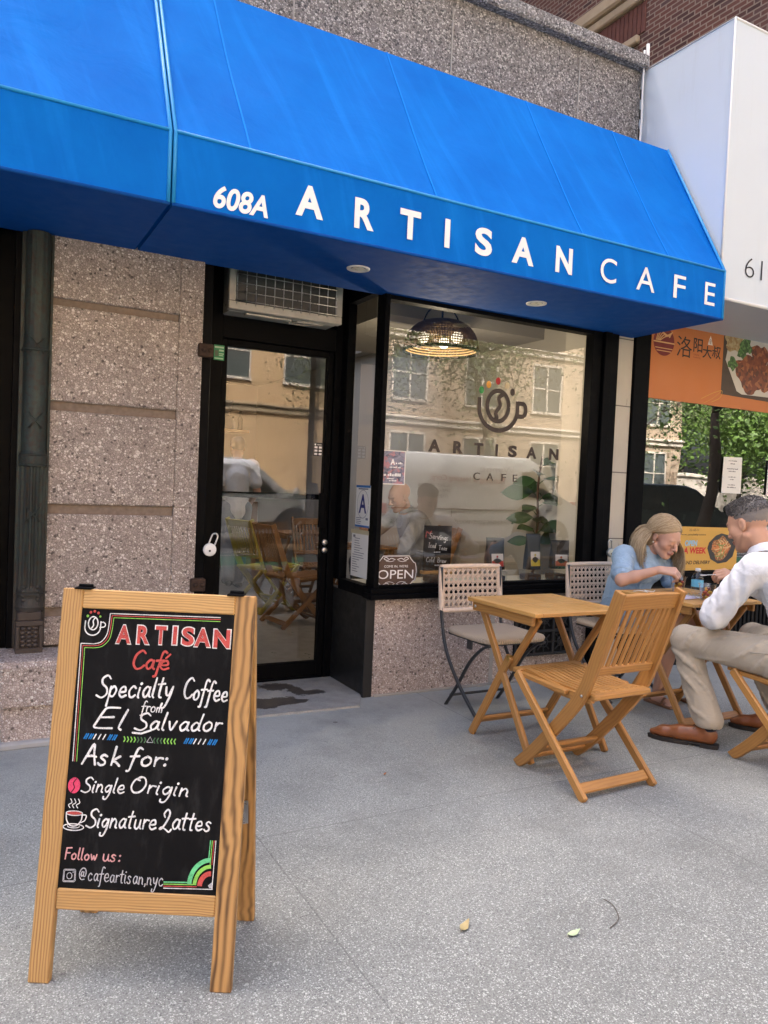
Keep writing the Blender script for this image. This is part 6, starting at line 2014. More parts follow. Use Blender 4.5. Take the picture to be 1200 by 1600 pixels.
class SDF:
    def __init__(s, k=.015):
        s.p = []; s.k = k; s.lo = np.array([9e9] * 3); s.hi = -s.lo

    def _ext(s, a, b):
        s.lo = np.minimum(s.lo, a); s.hi = np.maximum(s.hi, b)

    def cone(s, a, b, r1, r2=None, k=None, sub=False):
        a = np.array(a, float); b = np.array(b, float); r2 = r1 if r2 is None else r2
        m = max(r1, r2)
        lo, hi = np.minimum(a, b) - m, np.maximum(a, b) + m
        s.p.append(('c', a, b, r1, r2, s.k if k is None else k, sub, lo, hi))
        if not sub: s._ext(lo, hi)
        return s

    def chain(s, pts, rs, k=None):
        for i in range(len(pts) - 1): s.cone(pts[i], pts[i + 1], rs[i], rs[i + 1], k)
        return s

    def ell(s, c, r, R=None, k=None, sub=False):
        c = np.array(c, float); r = np.array(r, float)
        R = np.eye(3) if R is None else np.array(R)
        m = np.sqrt((R.T ** 2) @ (r ** 2))
        s.p.append(('e', c, r, R, 0, s.k if k is None else k, sub, c - m, c + m))
        if not sub: s._ext(c - m, c + m)
        return s

    def mesh(s, vox=.006):
        pad = .02
        lo = s.lo - pad; n = np.ceil((s.hi + pad - lo) / vox).astype(int) + 1
        D = np.full(n, .08, np.float32)
        ax = [lo[i] + vox * np.arange(n[i]) for i in range(3)]
        for (typ, a, b, r1, r2, k, sub, plo, phi) in s.p:
            mg = .03 + k
            i0 = np.maximum(0, np.floor((plo - mg - lo) / vox).astype(int)); i1 = np.minimum(n, np.ceil((phi + mg - lo) / vox).astype(int) + 1)
            if (i1 <= i0).any(): continue
            sl = tuple(slice(i0[i], i1[i]) for i in range(3))
            x = ax[0][sl[0]][:, None, None]; y = ax[1][sl[1]][None, :, None]; z = ax[2][sl[2]][None, None, :]
            if typ == 'c':
                ba = b - a; L2 = max(ba @ ba, 1e-9)
                px, py, pz = x - a[0], y - a[1], z - a[2]
                h = np.clip((px * ba[0] + py * ba[1] + pz * ba[2]) / L2, 0, 1)
                d = np.sqrt((px - ba[0] * h) ** 2 + (py - ba[1] * h) ** 2 + (pz - ba[2] * h) ** 2) - (r1 + (r2 - r1) * h)
            else:
                px, py, pz = x - a[0], y - a[1], z - a[2]
                R = r1
                q = [R[i][0] * px + R[i][1] * py + R[i][2] * pz for i in range(3)]
                k0 = np.sqrt(sum((q[i] / b[i]) ** 2 for i in range(3))); k1 = np.sqrt(sum((q[i] / b[i] ** 2) ** 2 for i in range(3))) + 1e-9
                d = k0 * (k0 - 1) / k1
            A = D[sl]
            if sub:
                d = -d
                h = np.clip(.5 - .5 * (d - A) / k, 0, 1) if k > 0 else (A > d).astype(float)
                D[sl] = d * (1 - h) + A * h + k * h * (1 - h)
            elif k > 0:
                h = np.clip(.5 + .5 * (A - d) / k, 0, 1)
                D[sl] = A * (1 - h) + d * h - k * h * (1 - h)
            else: D[sl] = np.minimum(A, d)
        return nets(D, lo, vox)


def nets(D, lo, vox):
    ins = D < 0
    c = np.zeros(np.array(D.shape) - 1, np.int8)
    for dx in (0, 1):
        for dy in (0, 1):
            for dz in (0, 1):
                c += ins[dx:D.shape[0] - 1 + dx, dy:D.shape[1] - 1 + dy, dz:D.shape[2] - 1 + dz]
    act = (c > 0) & (c < 8)
    idx = np.argwhere(act)
    ids = np.full(act.shape, -1, np.int64); ids[act] = np.arange(len(idx))
    acc = np.zeros((len(idx), 3)); cnt = np.zeros(len(idx))
    corners = [(a, b, c_) for a in (0, 1) for b in (0, 1) for c_ in (0, 1)]
    for i, p in enumerate(corners):
        for q in corners[i + 1:]:
            if sum(abs(p[k] - q[k]) for k in range(3)) != 1: continue
            A = D[idx[:, 0] + p[0], idx[:, 1] + p[1], idx[:, 2] + p[2]]; B = D[idx[:, 0] + q[0], idx[:, 1] + q[1], idx[:, 2] + q[2]]
            m = (A < 0) != (B < 0)
            t = np.where(m, A / np.where(m, A - B, 1), 0)
            acc += np.where(m[:, None], np.array(p) + (np.array(q) - np.array(p)) * t[:, None], 0); cnt += m
    V = lo + vox * (idx + acc / np.maximum(cnt, 1)[:, None])
    F = []
    for ax_ in range(3):
        s0 = [slice(None)] * 3; s1 = [slice(None)] * 3
        s0[ax_] = slice(0, -1); s1[ax_] = slice(1, None)
        a, b = ins[tuple(s0)], ins[tuple(s1)]
        e = np.argwhere(a != b)
        u, v = (ax_ + 1) % 3, (ax_ + 2) % 3
        ok = (e[:, u] > 0) & (e[:, v] > 0) & (e[:, u] < D.shape[u] - 1) & (e[:, v] < D.shape[v] - 1)
        e = e[ok]
        sg = a[tuple(e.T)]
        def cell(du, dv):
            q = e.copy(); q[:, u] += du; q[:, v] += dv
            return ids[tuple(q.T)]
        Q = np.stack([cell(-1, -1), cell(0, -1), cell(0, 0), cell(-1, 0)], 1)
        Q[~sg] = Q[~sg][:, ::-1]
        F.append(Q)
    F = np.concatenate(F); F = F[(F >= 0).all(1)]
    return V, F


def smooth_v(V, F, it=2, lam=.5):
    for _ in range(it):
        S = np.zeros_like(V); n = np.zeros(len(V))
        for a in range(4):
            b = (a + 1) % 4
            np.add.at(S, F[:, a], V[F[:, b]]); np.add.at(S, F[:, b], V[F[:, a]])
            np.add.at(n, F[:, a], 1); np.add.at(n, F[:, b], 1)
        V = V + lam * (S / np.maximum(n, 1)[:, None] - V)
    return V


def vnormals(V, F):
    N = np.cross(V[F[:, 2]] - V[F[:, 0]], V[F[:, 3]] - V[F[:, 1]])
    R = np.zeros_like(V)
    for a in range(4): np.add.at(R, F[:, a], N)
    return R / np.maximum(np.linalg.norm(R, axis=1), 1e-9)[:, None]


def np_build(name, V, F, mat, parent=None, attr=None, label=None, origin=None):
    me = bpy.data.meshes.new(name)
    org = np.array(ORG.get(parent.name, (0, 0, 0))) if parent else np.array(origin if origin is not None else (0, 0, 0), float)
    me.from_pydata((V - org).tolist(), [], F.tolist())
    me.polygons.foreach_set('use_smooth', [True] * len(F))
    if attr is not None:
        ca = me.color_attributes.new('Col', 'FLOAT_COLOR', 'POINT')
        ca.data.foreach_set('color', np.concatenate([attr, np.ones((len(V), 1))], 1).astype(np.float32).ravel())
    me.materials.append(mat); me.update()
    o = bpy.data.objects.new(name, me); COL.objects.link(o)
    if parent: o.parent = parent
    else: o.location = org
    ORG[o.name] = Vector(org)
    if label: o['label'] = label
    return o


def wrinkle(V, F, amp=.004, sc=14, d=None, seed=0, mask=None, st=.3, pw=4):
    """raised folds stretched along direction d"""
    N = vnormals(V, F)
    out = V.copy()
    if d is not None:
        d = np.array(d, float); d /= np.linalg.norm(d)
        Q = V - (1 - st) * (V @ d)[:, None] * d
    else: Q = V
    for i in range(len(V)):
        q = Vector(Q[i])
        w = mnoise.noise(q * sc * .35 + Vector((seed, 7, 1)))
        n = mnoise.noise(q * sc + Vector((seed + w * 1.2, seed * 2, 0)))
        n2 = mnoise.noise(q * sc * 2.3 + Vector((seed + 5, 0, 3)))
        r = max(0, 1 - abs(n) * 2.0) ** pw * (.35 + max(0, w + .35)) + .18 * n2 - .2
        out[i] += N[i] * amp * r * (1 if mask is None else mask[i])
    return out


def skin_mat(name, base):
    t = NT(name)
    at = t.node('ShaderNodeAttribute'); at.attribute_name = 'Col'
    n = t.noise(t.coord(), 60, 4, .6); n2 = t.noise(t.coord(), 14, 3)
    c = t.mix(t.math('MULTIPLY', n, .25), at.outputs['Color'], tuple(x * .75 for x in base))
    c = t.mix(t.math('MULTIPLY', n2, .2), c, (base[0] * 1.05, base[1] * .8, base[2] * .75))
    pr = t.voro(t.coord(), 420, 'F1', 'Distance')
    t.bump(t.math('ADD', n, t.math('MULTIPLY', pr, .6)), .25, .0015)
    m = t.fin(c, t.ramp(n2, [(.3, .42), (.7, .66)]), None, .35)
    t.bs.inputs['Subsurface Weight'].default_value = .06
    t.bs.inputs['Subsurface Radius'].default_value = (.012, .004, .002)
    t.bs.inputs['Subsurface Scale'].default_value = .5
    return m


def head_sdf(S, H, R, sc=1.0, jaw=1.0, k=.012):
    """adult head around centre H, R rows right/forward/up"""
    P = lambda x, y, z: H + sc * (R[0] * x + R[1] * y + R[2] * z)
    E = lambda c, r, kk=k, sub=False: S.ell(P(*c), np.array(r) * sc, R, kk, sub)
    C = lambda a, b, r1, r2, kk=k, sub=False: S.cone(P(*a), P(*b), r1 * sc, r2 * sc, kk, sub)
    E((0, -.018, .042), (.074, .096, .084)); E((0, .03, .02), (.066, .066, .085)); E((0, .035, -.045), (.055 * jaw, .055, .072))
    for s in (-1, 1):
        C((s * .055 * jaw, -.005, -.055), (s * .018, .070, -.100), .018, .017, .024)
        E((s * .042, .052, -.024), (.026, .026, .026), .024)
    E((0, .076, -.102), (.022 * jaw, .018, .017))
    C((-.036, .082, .022), (.036, .082, .022), .012, .012)
    for s in (-1, 1): E((s * .032, .104, .000), (.016, .012, .010), .012, True)
    for s in (-1, 1): E((s * .032, .081, -.001), (.0150, .0135, .0125), .008)
    C((0, .090, .014), (0, .116, -.028), .0085, .0115, .006)
    for s in (-1, 1): E((s * .0125, .103, -.034), (.009, .011, .008), .005)
    E((0, .092, -.062), (.025, .014, .0075), .005); E((0, .090, -.073), (.021, .014, .0075), .004)
    C((-.02, .110, -.0675), (.02, .110, -.0675), .002, .002, .003, True)
    for s in (-1, 1):
        E((s * .074, -.014, -.004), (.008, .018, .030), .004); E((s * .083, -.009, -.001), (.006, .009, .016), .003, True); C((s * .071, -.004, -.030), (s * .070, -.004, -.026), .006, .007, .003)
    return P


def face_cols(V, H, R, sc, base, lip, brow, lash=(.10, .06, .045), stubble=None, al=.6):
    L = (V - H) @ R.T / sc
    col = np.tile(np.array(base), (len(V), 1))
    def put(m, c, a=1.0): col[m] = col[m] * (1 - a) + np.array(c) * a
    x, y, z = L[:, 0], L[:, 1], L[:, 2]
    near = (np.linalg.norm(L, axis=1) < .16)
    put(near & (y > .04) & (((np.abs(x) - .043) / .025) ** 2 + ((z + .03) / .022) ** 2 < 1), (base[0] * 1.02, base[1] * .80, base[2] * .78), .3)
    put(near & (y > .1) & (np.abs(x) < .016) & (z < -.012) & (z > -.045), (base[0], base[1] * .82, base[2] * .8), .35)
    if stubble is not None: put(near & (z < -.045) & (y > -.02) & (z > -.13), stubble, .3)
    put(near & (y > .085) & ((x / .026) ** 2 + ((z + .0675) / .0115) ** 2 < 1), lip, .9)
    put(near & (y > .07) & ((np.abs(x) > .013) & (np.abs(x) < .050)) & (np.abs(z - .0235 + .25 * (np.abs(x) - .03) ** 2 * 30) < .0036), brow, al)
    put(near & (y > .07) & ((np.abs(x) > .022) & (np.abs(x) < .043)) & (np.abs(z + .0055) < .0022), lash, al)
    return col


def hand_sdf(S, W, d, pn, side, curl=(.5, .6, .5), spread=.1, thumb_in=.6, L=.185, k=.004):
    """W wrist, d pointing along the hand, pn palm normal (palm faces pn), side direction of the thumb"""
    d = Vector(d).normalized(); pn = Vector(pn); pn = (pn - d * pn.dot(d)).normalized(); sd = Vector(side); sd = (sd - d * sd.dot(d) - pn * sd.dot(pn)).normalized()
    W = Vector(W)
    fl = [.92, 1.0, .93, .74]
    for i in range(4):
        off = (1.5 - i) * .019
        kn = W + d * (L * .50 - abs(1.2 - i) * .004) + sd * off
        S.cone(W + d * .012 + sd * off * .6, kn, .0135, .0115, .012)
        fd = (d + sd * (1.5 - i) * spread).normalized()
        p = kn; a = 0
        for j, (ln, r) in enumerate(((.044, .0092), (.026, .0082), (.021, .0070))):
            a += curl[j]
            v = fd * math.cos(a) + pn * math.sin(a)
            q = p + v * ln * fl[i]
            S.cone(p, q, r + .0007, r, k); p = q
    b0 = W + d * .022 + sd * .022 + pn * .008
    b1 = b0 + (d * .55 + sd * .65 + pn * .45).normalized() * .040
    b2 = b1 + (d * .85 + sd * (.2 - .4 * thumb_in) + pn * (.3 + .5 * thumb_in)).normalized() * .032
    b3 = b2 + (d * .9 - sd * .35 * thumb_in + pn * .4).normalized() * .026
    S.cone(b0, b1, .0145, .0115, .008); S.cone(b1, b2, .0105, .0092, k); S.cone(b2, b3, .0090, .0075, k)
    return b3


def seg_mask(V, a, b, t0=0, t1=1):
    a = np.array(a); b = np.array(b); ba = b - a
    return ((V - a) @ ba) / (ba @ ba)


khaki = fabric('khaki_twill', (.44, .38, .295), 1500, .06, .85, .25)
white_cotton = fabric('white_cotton', (.74, .76, .80), 1500, .03, .8, .25)
chambray = fabric('blue_chambray', (.36, .53, .72), 1400, .14, .85, .3)
denim = fabric('faded_denim', (.22, .33, .46), 1200, .2, .9, .3)


def mk_leather(name, c0, c1):
    t = NT(name); v = t.coord(); n = t.noise(v, 16, 4); n2 = t.noise(v, 180, 3)
    t.bump(t.math('ADD', n2, t.math('MULTIPLY', t.noise(v, 40, 3, .6, 1.5), 2)), .14, .002)
    return t.fin(t.mix(n, c0, c1), .32)


leather = mk_leather('tan_leather', (.16, .052, .018), (.30, .105, .036))


def shoe(parent, heel, toe, mat):
    h = np.array(heel, float); t_ = np.array(toe, float)
    f = (t_ - h); L = np.linalg.norm(f); f /= L; r = np.array([f[1], -f[0], 0]); u = np.array([0, 0, 1.])
    P = lambda a, b, c: h + f * a * L + r * b + u * (c + .007)
    S = SDF(.018)
    S.ell(P(.16, 0, .062), (.035, .045, .040), np.array([r, f, u])); S.cone(P(.14, 0, .045), P(.55, .002, .045), .034, .038); S.cone(P(.55, .004, .044), P(.78, .004, .036), .038, .032)
    S.cone(P(.78, .002, .034), P(.93, 0, .028), .030, .016)
    S.cone(P(.30, 0, .070), P(.52, 0, .058), .028, .026); S.cone(P(.18, 0, .075), P(.20, 0, .095), .034, .036)
    S.ell(P(.2, 0, .118), (.026, .040, .028), np.array([r, f, u]), .006, True)
    V, F = S.mesh(.0045)
    V[:, 2] = np.maximum(V[:, 2], .022)
    o = np_build('shoe', V, F, mat, parent)
    g = MB()
    out = [(.0, .0), (.01, .022), (.08, .033), (.25, .032), (.42, .031), (.62, .041), (.78, .040), (.92, .026), (1.0, .004)]
    poly = [(a * L, b) for a, b in out] + [(a * L, -b * .94) for a, b in out[::-1][1:-1]]
    g.prism(poly, h + u * .0135, f, np.cross(u, f), .009)
    front = [p for p in poly if p[0] > .40 * L]; back_ = [p for p in poly if p[0] < .26 * L]
    g.prism([(a * .995, b * .97) for a, b in front], h + u * .001, f, np.cross(u, f), .0125)
    back_ = [(a, b) for a, b in out[:4]] + [(a, -b * .94) for a, b in out[:4][::-1]]
    g.prism([(a * L + .002, b * .98) for a, b in back_], h + u * .0005, f, np.cross(u, f), .013)
    g.build('sole', plain('dark_sole', (.02, .016, .014), .6), o)
    g = MB()
    for k in range(4):
        a = .36 + k * .05
        g.tube([P(a, -.016, .088 - k * .004), P(a + .01, 0, .096 - k * .005), P(a, .016, .088 - k * .004)], .0018, 5)
    g.tube(crom([P(.36, .0, .097), P(.33, .02, .10), P(.36, .035, .085)], 4), .0016, 5); g.tube(crom([P(.36, .0, .097), P(.33, -.02, .10), P(.36, -.035, .085)], 4), .0016, 5)
    g.build('lace', plain('dark_lace', (.05, .025, .015), .8), o)
    return o


def hair_mat(name, dark, light, rough=.45):
    t = NT(name)
    uv = t.coord('UV'); s = t.sep(uv)
    at = t.node('ShaderNodeAttribute'); at.attribute_name = 'Col'
    n = t.noise(t.comb(t.math('MULTIPLY', s[0], 5), t.math('MULTIPLY', s[1], 900)), 1, 3)
    c = t.mix(at.outputs['Fac'], dark, light)
    c = t.mix(t.math('MULTIPLY', n, .5), c, tuple(x * .55 for x in dark))
    t.bump(n, .3, .002)
    return t.fin(c, rough)


def strands(paths, rad, n=5):
    """many tapered locks in one mesh with a shade value per lock"""
    g = MB(); col = []
    for (pts, r, sh) in paths:
        b = len(g.v)
        m = len(pts)
        rs = [max(.0004, r * (.55 + .9 * math.sin(PI * min(1, .15 + .8 * i / (m - 1))) * .6) * (1 - .75 * (i / (m - 1)) ** 3)) for i in range(m)]
        g.tube(pts, rs, n, True, .7)
        col += [(sh, sh, sh, 1)] * (len(g.v) - b)
    return g, col


def fold(S, a, b, r1, r2, t0, th0, t1, th1, rr, out=(-1, 0, 0), k=.011):
    # a raised crease running over the surface of a limb from (t0, angle0) to (t1, angle1)
    a = np.array(a, float); b = np.array(b, float); ax = b - a; L = np.linalg.norm(ax); ax = ax / L
    o = np.array(out, float); o = o - ax * (o @ ax); o /= np.linalg.norm(o); p = np.cross(ax, o)
    pts = []
    n = 7
    for i in range(n + 1):
        v = i / n
        t = t0 + (t1 - t0) * v; th = RAD(th0 + (th1 - th0) * (v + .12 * math.sin(PI * v)))
        r = r1 + (r2 - r1) * t
        w = rr * math.sin(PI * (v * .9 + .05))
        pts.append((a + ax * L * t + (o * math.cos(th) + p * math.sin(th)) * (r + rr * .15 - .003), max(.003, w)))
    for (p0, w0), (p1, w1) in zip(pts[:-1], pts[1:]): S.cone(p0, p1, w0, w1, k)


# ------------------------------------------------------------------ the man in the white shirt
def build_man():
    T = thing('person', 'man in white dress shirt and khaki trousers seated at the table, leaning over a spoon', 'person', (3.50, -1.80, 0))
    base = (.53, .305, .205)
    hipL, hipR = np.array((3.40, -1.80, .525)), np.array((3.60, -1.80, .525))
    knL, knR = np.array((3.315, -1.255, .530)), np.array((3.80, -1.30, .525))
    anL, anR = np.array((3.345, -1.390, .095)), np.array((3.93, -1.40, .095))
    pel = np.array((3.50, -1.84, .56)); belly = np.array((3.50, -1.80, .70)); chest = np.array((3.485, -1.71, .885)); neck = np.array((3.455, -1.61, 1.015))
    shL, shR = np.array((3.285, -1.655, .955)), np.array((3.68, -1.60, .955))
    elL, wrL = np.array((3.245, -1.47, .690)), np.array((3.455, -1.345, .645))
    elR, wrR = np.array((3.83, -1.42, .75)), np.array((3.64, -1.315, .845))
    Hc = np.array((3.415, -1.515, 1.150)); f = np.array((-.02, .92, -.33)); R = frame(f)
    # skin
    S = SDF(.02)
    P = head_sdf(S, Hc, R, 1.03, 1.08)
    S.cone(neck - (0, 0, .03), Hc + R[1] * -.025 + R[2] * -.06, .060, .054, .02)
    S.cone(chest, neck, .11, .06); S.cone(pel, chest, .12, .13); S.cone(shL, shR, .06, .06)
    for sh, el, wr in ((shL, elL, wrL), (shR, elR, wrR)):
        S.chain([sh, el], [.050, .038]); S.chain([el, wr], [.039, .026])
    for hp, kn, an in ((hipL, knL, anL), (hipR, knR, anR)):
        S.chain([hp, kn], [.085, .055]); S.chain([kn, an], [.052, .036]); S.cone(an, an + (-.05, .09, -.04), .032, .024)
    hand_sdf(S, wrR, (-.55, .30, .22), (.35, .45, -.8), (0, .55, .65), (.75, .9, .6), .03, .9)
    hand_sdf(S, wrL, (.75, .5, -.25), (0, -.1, -1), (-.4, .8, 0), (.2, .25, .2))
    V, F = S.mesh(.0045)
    V = smooth_v(V, F, 1, .4)
    col = face_cols(V, Hc, R, 1.03, base, (.34, .13, .10), (.08, .06, .05), stubble=(.22, .13, .10), al=.85)
    np_build('body', V, F, skin_mat('man_skin', base), T, col)
    # shirt
    S = SDF(.03)
    S.cone(pel + (0, .0, .10), belly, .150, .150); S.cone(belly, chest, .152, .150)
    S.ell(chest + (0, -.02, .0), (.195, .12, .13), frame((-.06, 1, -.4)), .04)
    for (t0, a0, t1, a1, r_) in ((.15, 60, .5, -40, .010), (.35, 80, .75, -20, .010), (.6, 70, .98, -30, .011), (.78, 110, 1.05, 0, .010), (.1, -20, .55, -90, .009), (.5, -50, .95, -110, .009), (.85, 30, 1.05, -70, .010)): fold(S, shL, elL, .068, .062, t0, a0, t1, a1, r_)
    S.cone(shL + (.02, 0, 0), shR + (-.02, 0, 0), .066, .066, .04); S.cone(chest + (0, .02, .05), neck + (0, 0, -.015), .10, .066, .04)
    for sh, el, wr in ((shL, elL, wrL), (shR, elR, wrR)):
        S.cone(sh, el, .068, .060, .035); S.cone(el, el + (wr - el) * .72, .060, .050, .02)
    ncut = neck + (Hc - neck) * .42
    S.ell(ncut + (0, .02, .015), (.062, .062, .05), None, .006, True)
    V, F = S.mesh(.006)
    V = wrinkle(V, F, .006, 15, (.15, .45, -.85), 2, None, .2)
    V = wrinkle(V, F, .003, 24, (.5, .6, .5), 9, None, .25)
    so = np_build('shirt', V, F, white_cotton, T)
    # collar
    g = MB(); pts = []
    for k in range(19):
        a = RAD(-62 + 304 * k / 18)
        c_ = neck + (Hc - neck) * .10 + np.array((0, .010, .0))
        pts.append((c_[0] + .072 * math.cos(a), c_[1] + .066 * math.sin(a) * -1, c_[2] + .010 + .022 * math.sin(a)))
    vs = []; fs = []
    for i, p in enumerate(pts):
        d = Vector((p[0] - neck[0], p[1] - neck[1], 0)).normalized()
        p = Vector(p)
        vs += [p + Vector((0, 0, -.012)), p + Vector((0, 0, .026)) - d * .004, p + Vector((0, 0, .020)) + d * .006, p + d * .020 + Vector((0, 0, -.022))]
    for i in range(len(pts) - 1):
        for j in range(3): fs.append((i * 4 + j, i * 4 + j + 1, (i + 1) * 4 + j + 1, (i + 1) * 4 + j))
    g.add(vs, fs, None, True); co = g.build('collar', white_cotton, so); sm = co.modifiers.new('s', 'SOLIDIFY'); sm.thickness = .003; sb = co.modifiers.new('d', 'SUBSURF'); sb.levels = sb.render_levels = 1
    for (el, wr) in ((elL, wrL), (elR, wrR)):
        d = (wr - el); c_ = el + d * .70
        ax = Vector(d).normalized(); g = MB()
        g.lathe([(.045, -.030), (.054, -.028), (.057, .0), (.054, .022), (.044, .024)], c_, 22, ax)
        g.build('cuff', white_cotton, so)
    # trousers
    S = SDF(.03)
    S.ell(pel + (0, .0, -.02), (.175, .135, .115)); S.cone(hipL, hipR, .115, .115)
    for hp, kn, an in ((hipL, knL, anL), (hipR, knR, anR)):
        S.cone(hp, kn, .106, .074, .035); S.cone(kn, kn + (an - kn) * .35, .074, .066, .015); S.cone(kn + (an - kn) * .35, an + (0, -.012, .045), .066, .071, .012)
        S.cone(an + (0, -.012, .03), an + (0, -.012, -.06), .060, .062, .004, True)
        S.ell(an + (0, -.012, -.105), (.20, .20, .118), None, .002, True)
    for hp, kn, an in ((hipL, knL, anL), (hipR, knR, anR)):
        for (t0, a0, t1, a1, r_) in ((.10, 40, .42, -60, .011), (.20, 75, .62, -30, .010), (.36, 100, .80, 10, .010), (.55, 110, .93, 30, .009), (.70, 60, .97, -50, .009), (.03, 90, .22, -20, .011), (.45, -40, .9, -110, .009), (.05, 130, .5, 60, .009)): fold(S, kn, an + (0, -.012, .02), .071, .067, t0, a0, t1, a1, r_)
        for (t0, a0, t1, a1, r_) in ((.02, 80, .30, -50, .012), (.10, 100, .45, -20, .011), (.22, 100, .70, 30, .010), (.80, 80, .98, -40, .011), (.88, 20, 1.02, -90, .010), (.05, 30, .22, -80, .011), (.5, -30, .95, -60, .009), (.0, 110, .14, 20, .012)): fold(S, hp, kn, .104, .074, t0, a0, t1, a1, r_)
    V, F = S.mesh(.005)
    # ankle break folds and sitting creases
    zl = V[:, 2]
    m = np.clip(1.0 - np.abs(zl - .52) / .5, .25, 1)
    V = wrinkle(V, F, .0025, 22, (-.1, .55, -.8), 7, m + .1, .16, 5)
    to = np_build('trousers', V, F, khaki, T)
    g = MB()
    for hp, kn in ((hipL, knL),):
        pts = [hp + (kn - hp) * t + np.array((-.098 + .016 * t, 0, .055)) for t in (.05, .12)]
        g.tube([hp + (kn - hp) * t + np.array((-.112 + .02 * t, 0, .045 - .09 * t)) for t in (.0, .12, .25)], .003, 5)
    g.build('pocket_seam', khaki, to)
    # belt
    g = MB(); c_ = pel + np.array((0, .01, .085))
    pts = [(c_[0] + .172 * math.cos(a), c_[1] + .150 * math.sin(a), c_[2] + .018 * math.sin(a)) for a in [2 * PI * k / 40 for k in range(41)]]
    g.tube(pts, .017, 6, False, .3, up=(0, 0, 1))
    g.build('belt', plain('dark_belt', (.04, .022, .014), .45), to)
    for an, fdir in ((anL, None), (anR, None)):
        S = SDF(.01); S.cone(an + (.0, -.008, -.035), an + (0, -.012, .08), .040, .043); V, F = S.mesh(.006)
        np_build('sock', V, F, fabric('navy_sock', (.012, .015, .028), 2000, .2), T)
    shoe(T, (3.375, -1.450, 0), (3.180, -1.160, 0), leather)
    shoe(T, (3.955, -1.470, 0), (3.775, -1.195, 0), leather)
    # short dark hair
    S = SDF(.012)
    E = lambda c, r, sub=False, kk=.012: S.ell(Hc + 1.03 * (R[0] * c[0] + R[1] * c[1] + R[2] * c[2]), np.array(r) * 1.03, R, kk, sub)
    E((0, -.021, .050), (.0768, .0985, .0865)); E((0, .03, .085), (.060, .060, .050))
    E((0, .120, -.025), (.12, .085, .095), True, .008); E((.0, .02, -.115), (.12, .16, .105), True, .010)
    for s in (-1, 1): E((s * .09, .004, -.01), (.03, .030, .048), True, .008)
    V, F = S.mesh(.0045)
    V = wrinkle(V, F, .0015, 50, None, 4, None, 1, 1)
    L = (V - Hc) @ R.T / 1.03
    sh = np.clip((L[:, 2] - .02) / .07, 0, 1)
    hcol = np.stack([.75 * (1 - sh) + .05 * sh] * 3, 1)
    hm = NT('man_hair'); at = hm.node('ShaderNodeAttribute'); at.attribute_name = 'Col'
    hn = hm.noise(hm.coord(), 260, 3, .7); hn2 = hm.noise(hm.coord(), 60, 3)
    hc = hm.mix(at.outputs['Fac'], (.03, .026, .024), (.26, .23, .21))
    hc = hm.mix(hm.math('MULTIPLY', hm.ramp(hn, [(.45, 0), (.7, 1)]), .4), hc, (.23, .21, .20)); hm.bump(hn, .5, .002); hm.fin(hc, .5)
    ho = np_build('hair', V, F, hm.m, T, hcol)
    rnd = random.Random(3)
    N = vnormals(V, F)
    paths = []
    top = [i for i in range(len(V)) if L[i, 2] > .045]
    for _ in range(1500):
        i = rnd.choice(top)
        p = Vector(V[i]); n = Vector(N[i])
        fl = Vector(R[1]) * .9 + Vector(R[0]) * rnd.uniform(-.15, .15) - Vector(R[2]) * .0
        fl = fl - n * fl.dot(n)
        if L[i, 2] < .09: fl = fl * .3 - Vector(R[2]) * .8; fl = fl - n * fl.dot(n)
        ln = rnd.uniform(.010, .018) * min(1, .3 + (L[i, 2] - .03) * 14)
        q = p + n * ln * .20 + fl * ln * .5; r_ = p + n * ln * .20 + fl * ln
        paths.append(([p - n * .003, q, r_], .0021, rnd.choice((.05, .12, .2, .32, .5))))
    g, colr = strands(paths, 1, 4)
    g.build('hair_tuft', hair_mat('man_hair_strands', (.03, .026, .025), (.27, .25, .24), .45), ho, attr=colr)
    return T, wrR


man, man_wr = build_man()
t = thing('plastic_spoon', 'white plastic spoon held in the seated man\'s right hand', 'spoon', (3.5, -1.25, .86))
g = MB(); a0, a1 = Vector((3.585, -1.265, .868)), Vector((3.495, -1.225, .862))
g.tube([a0, a1], [.003, .004], 6, True, .5); d_ = (a1 - a0).normalized(); sd_ = d_.cross(Vector((0, 0, 1))).normalized(); up_ = sd_.cross(d_)
vs = []; fs = []
for j in range(8):
    v = j / 7; w = .0005 + .0135 * math.sin(PI * (v * .88 + .08))
    for k in range(5):
        u = (k - 2) / 2
        vs.append(a1 + d_ * .045 * v + sd_ * w * u + up_ * (-.006 * (1 - u * u) * math.sin(PI * v)))
for j in range(7):
    for k in range(4): fs.append((j * 5 + k, j * 5 + k + 1, (j + 1) * 5 + k + 1, (j + 1) * 5 + k))
g.add(vs, fs, None, True); g.build('spoon', M['white_plastic'], t)


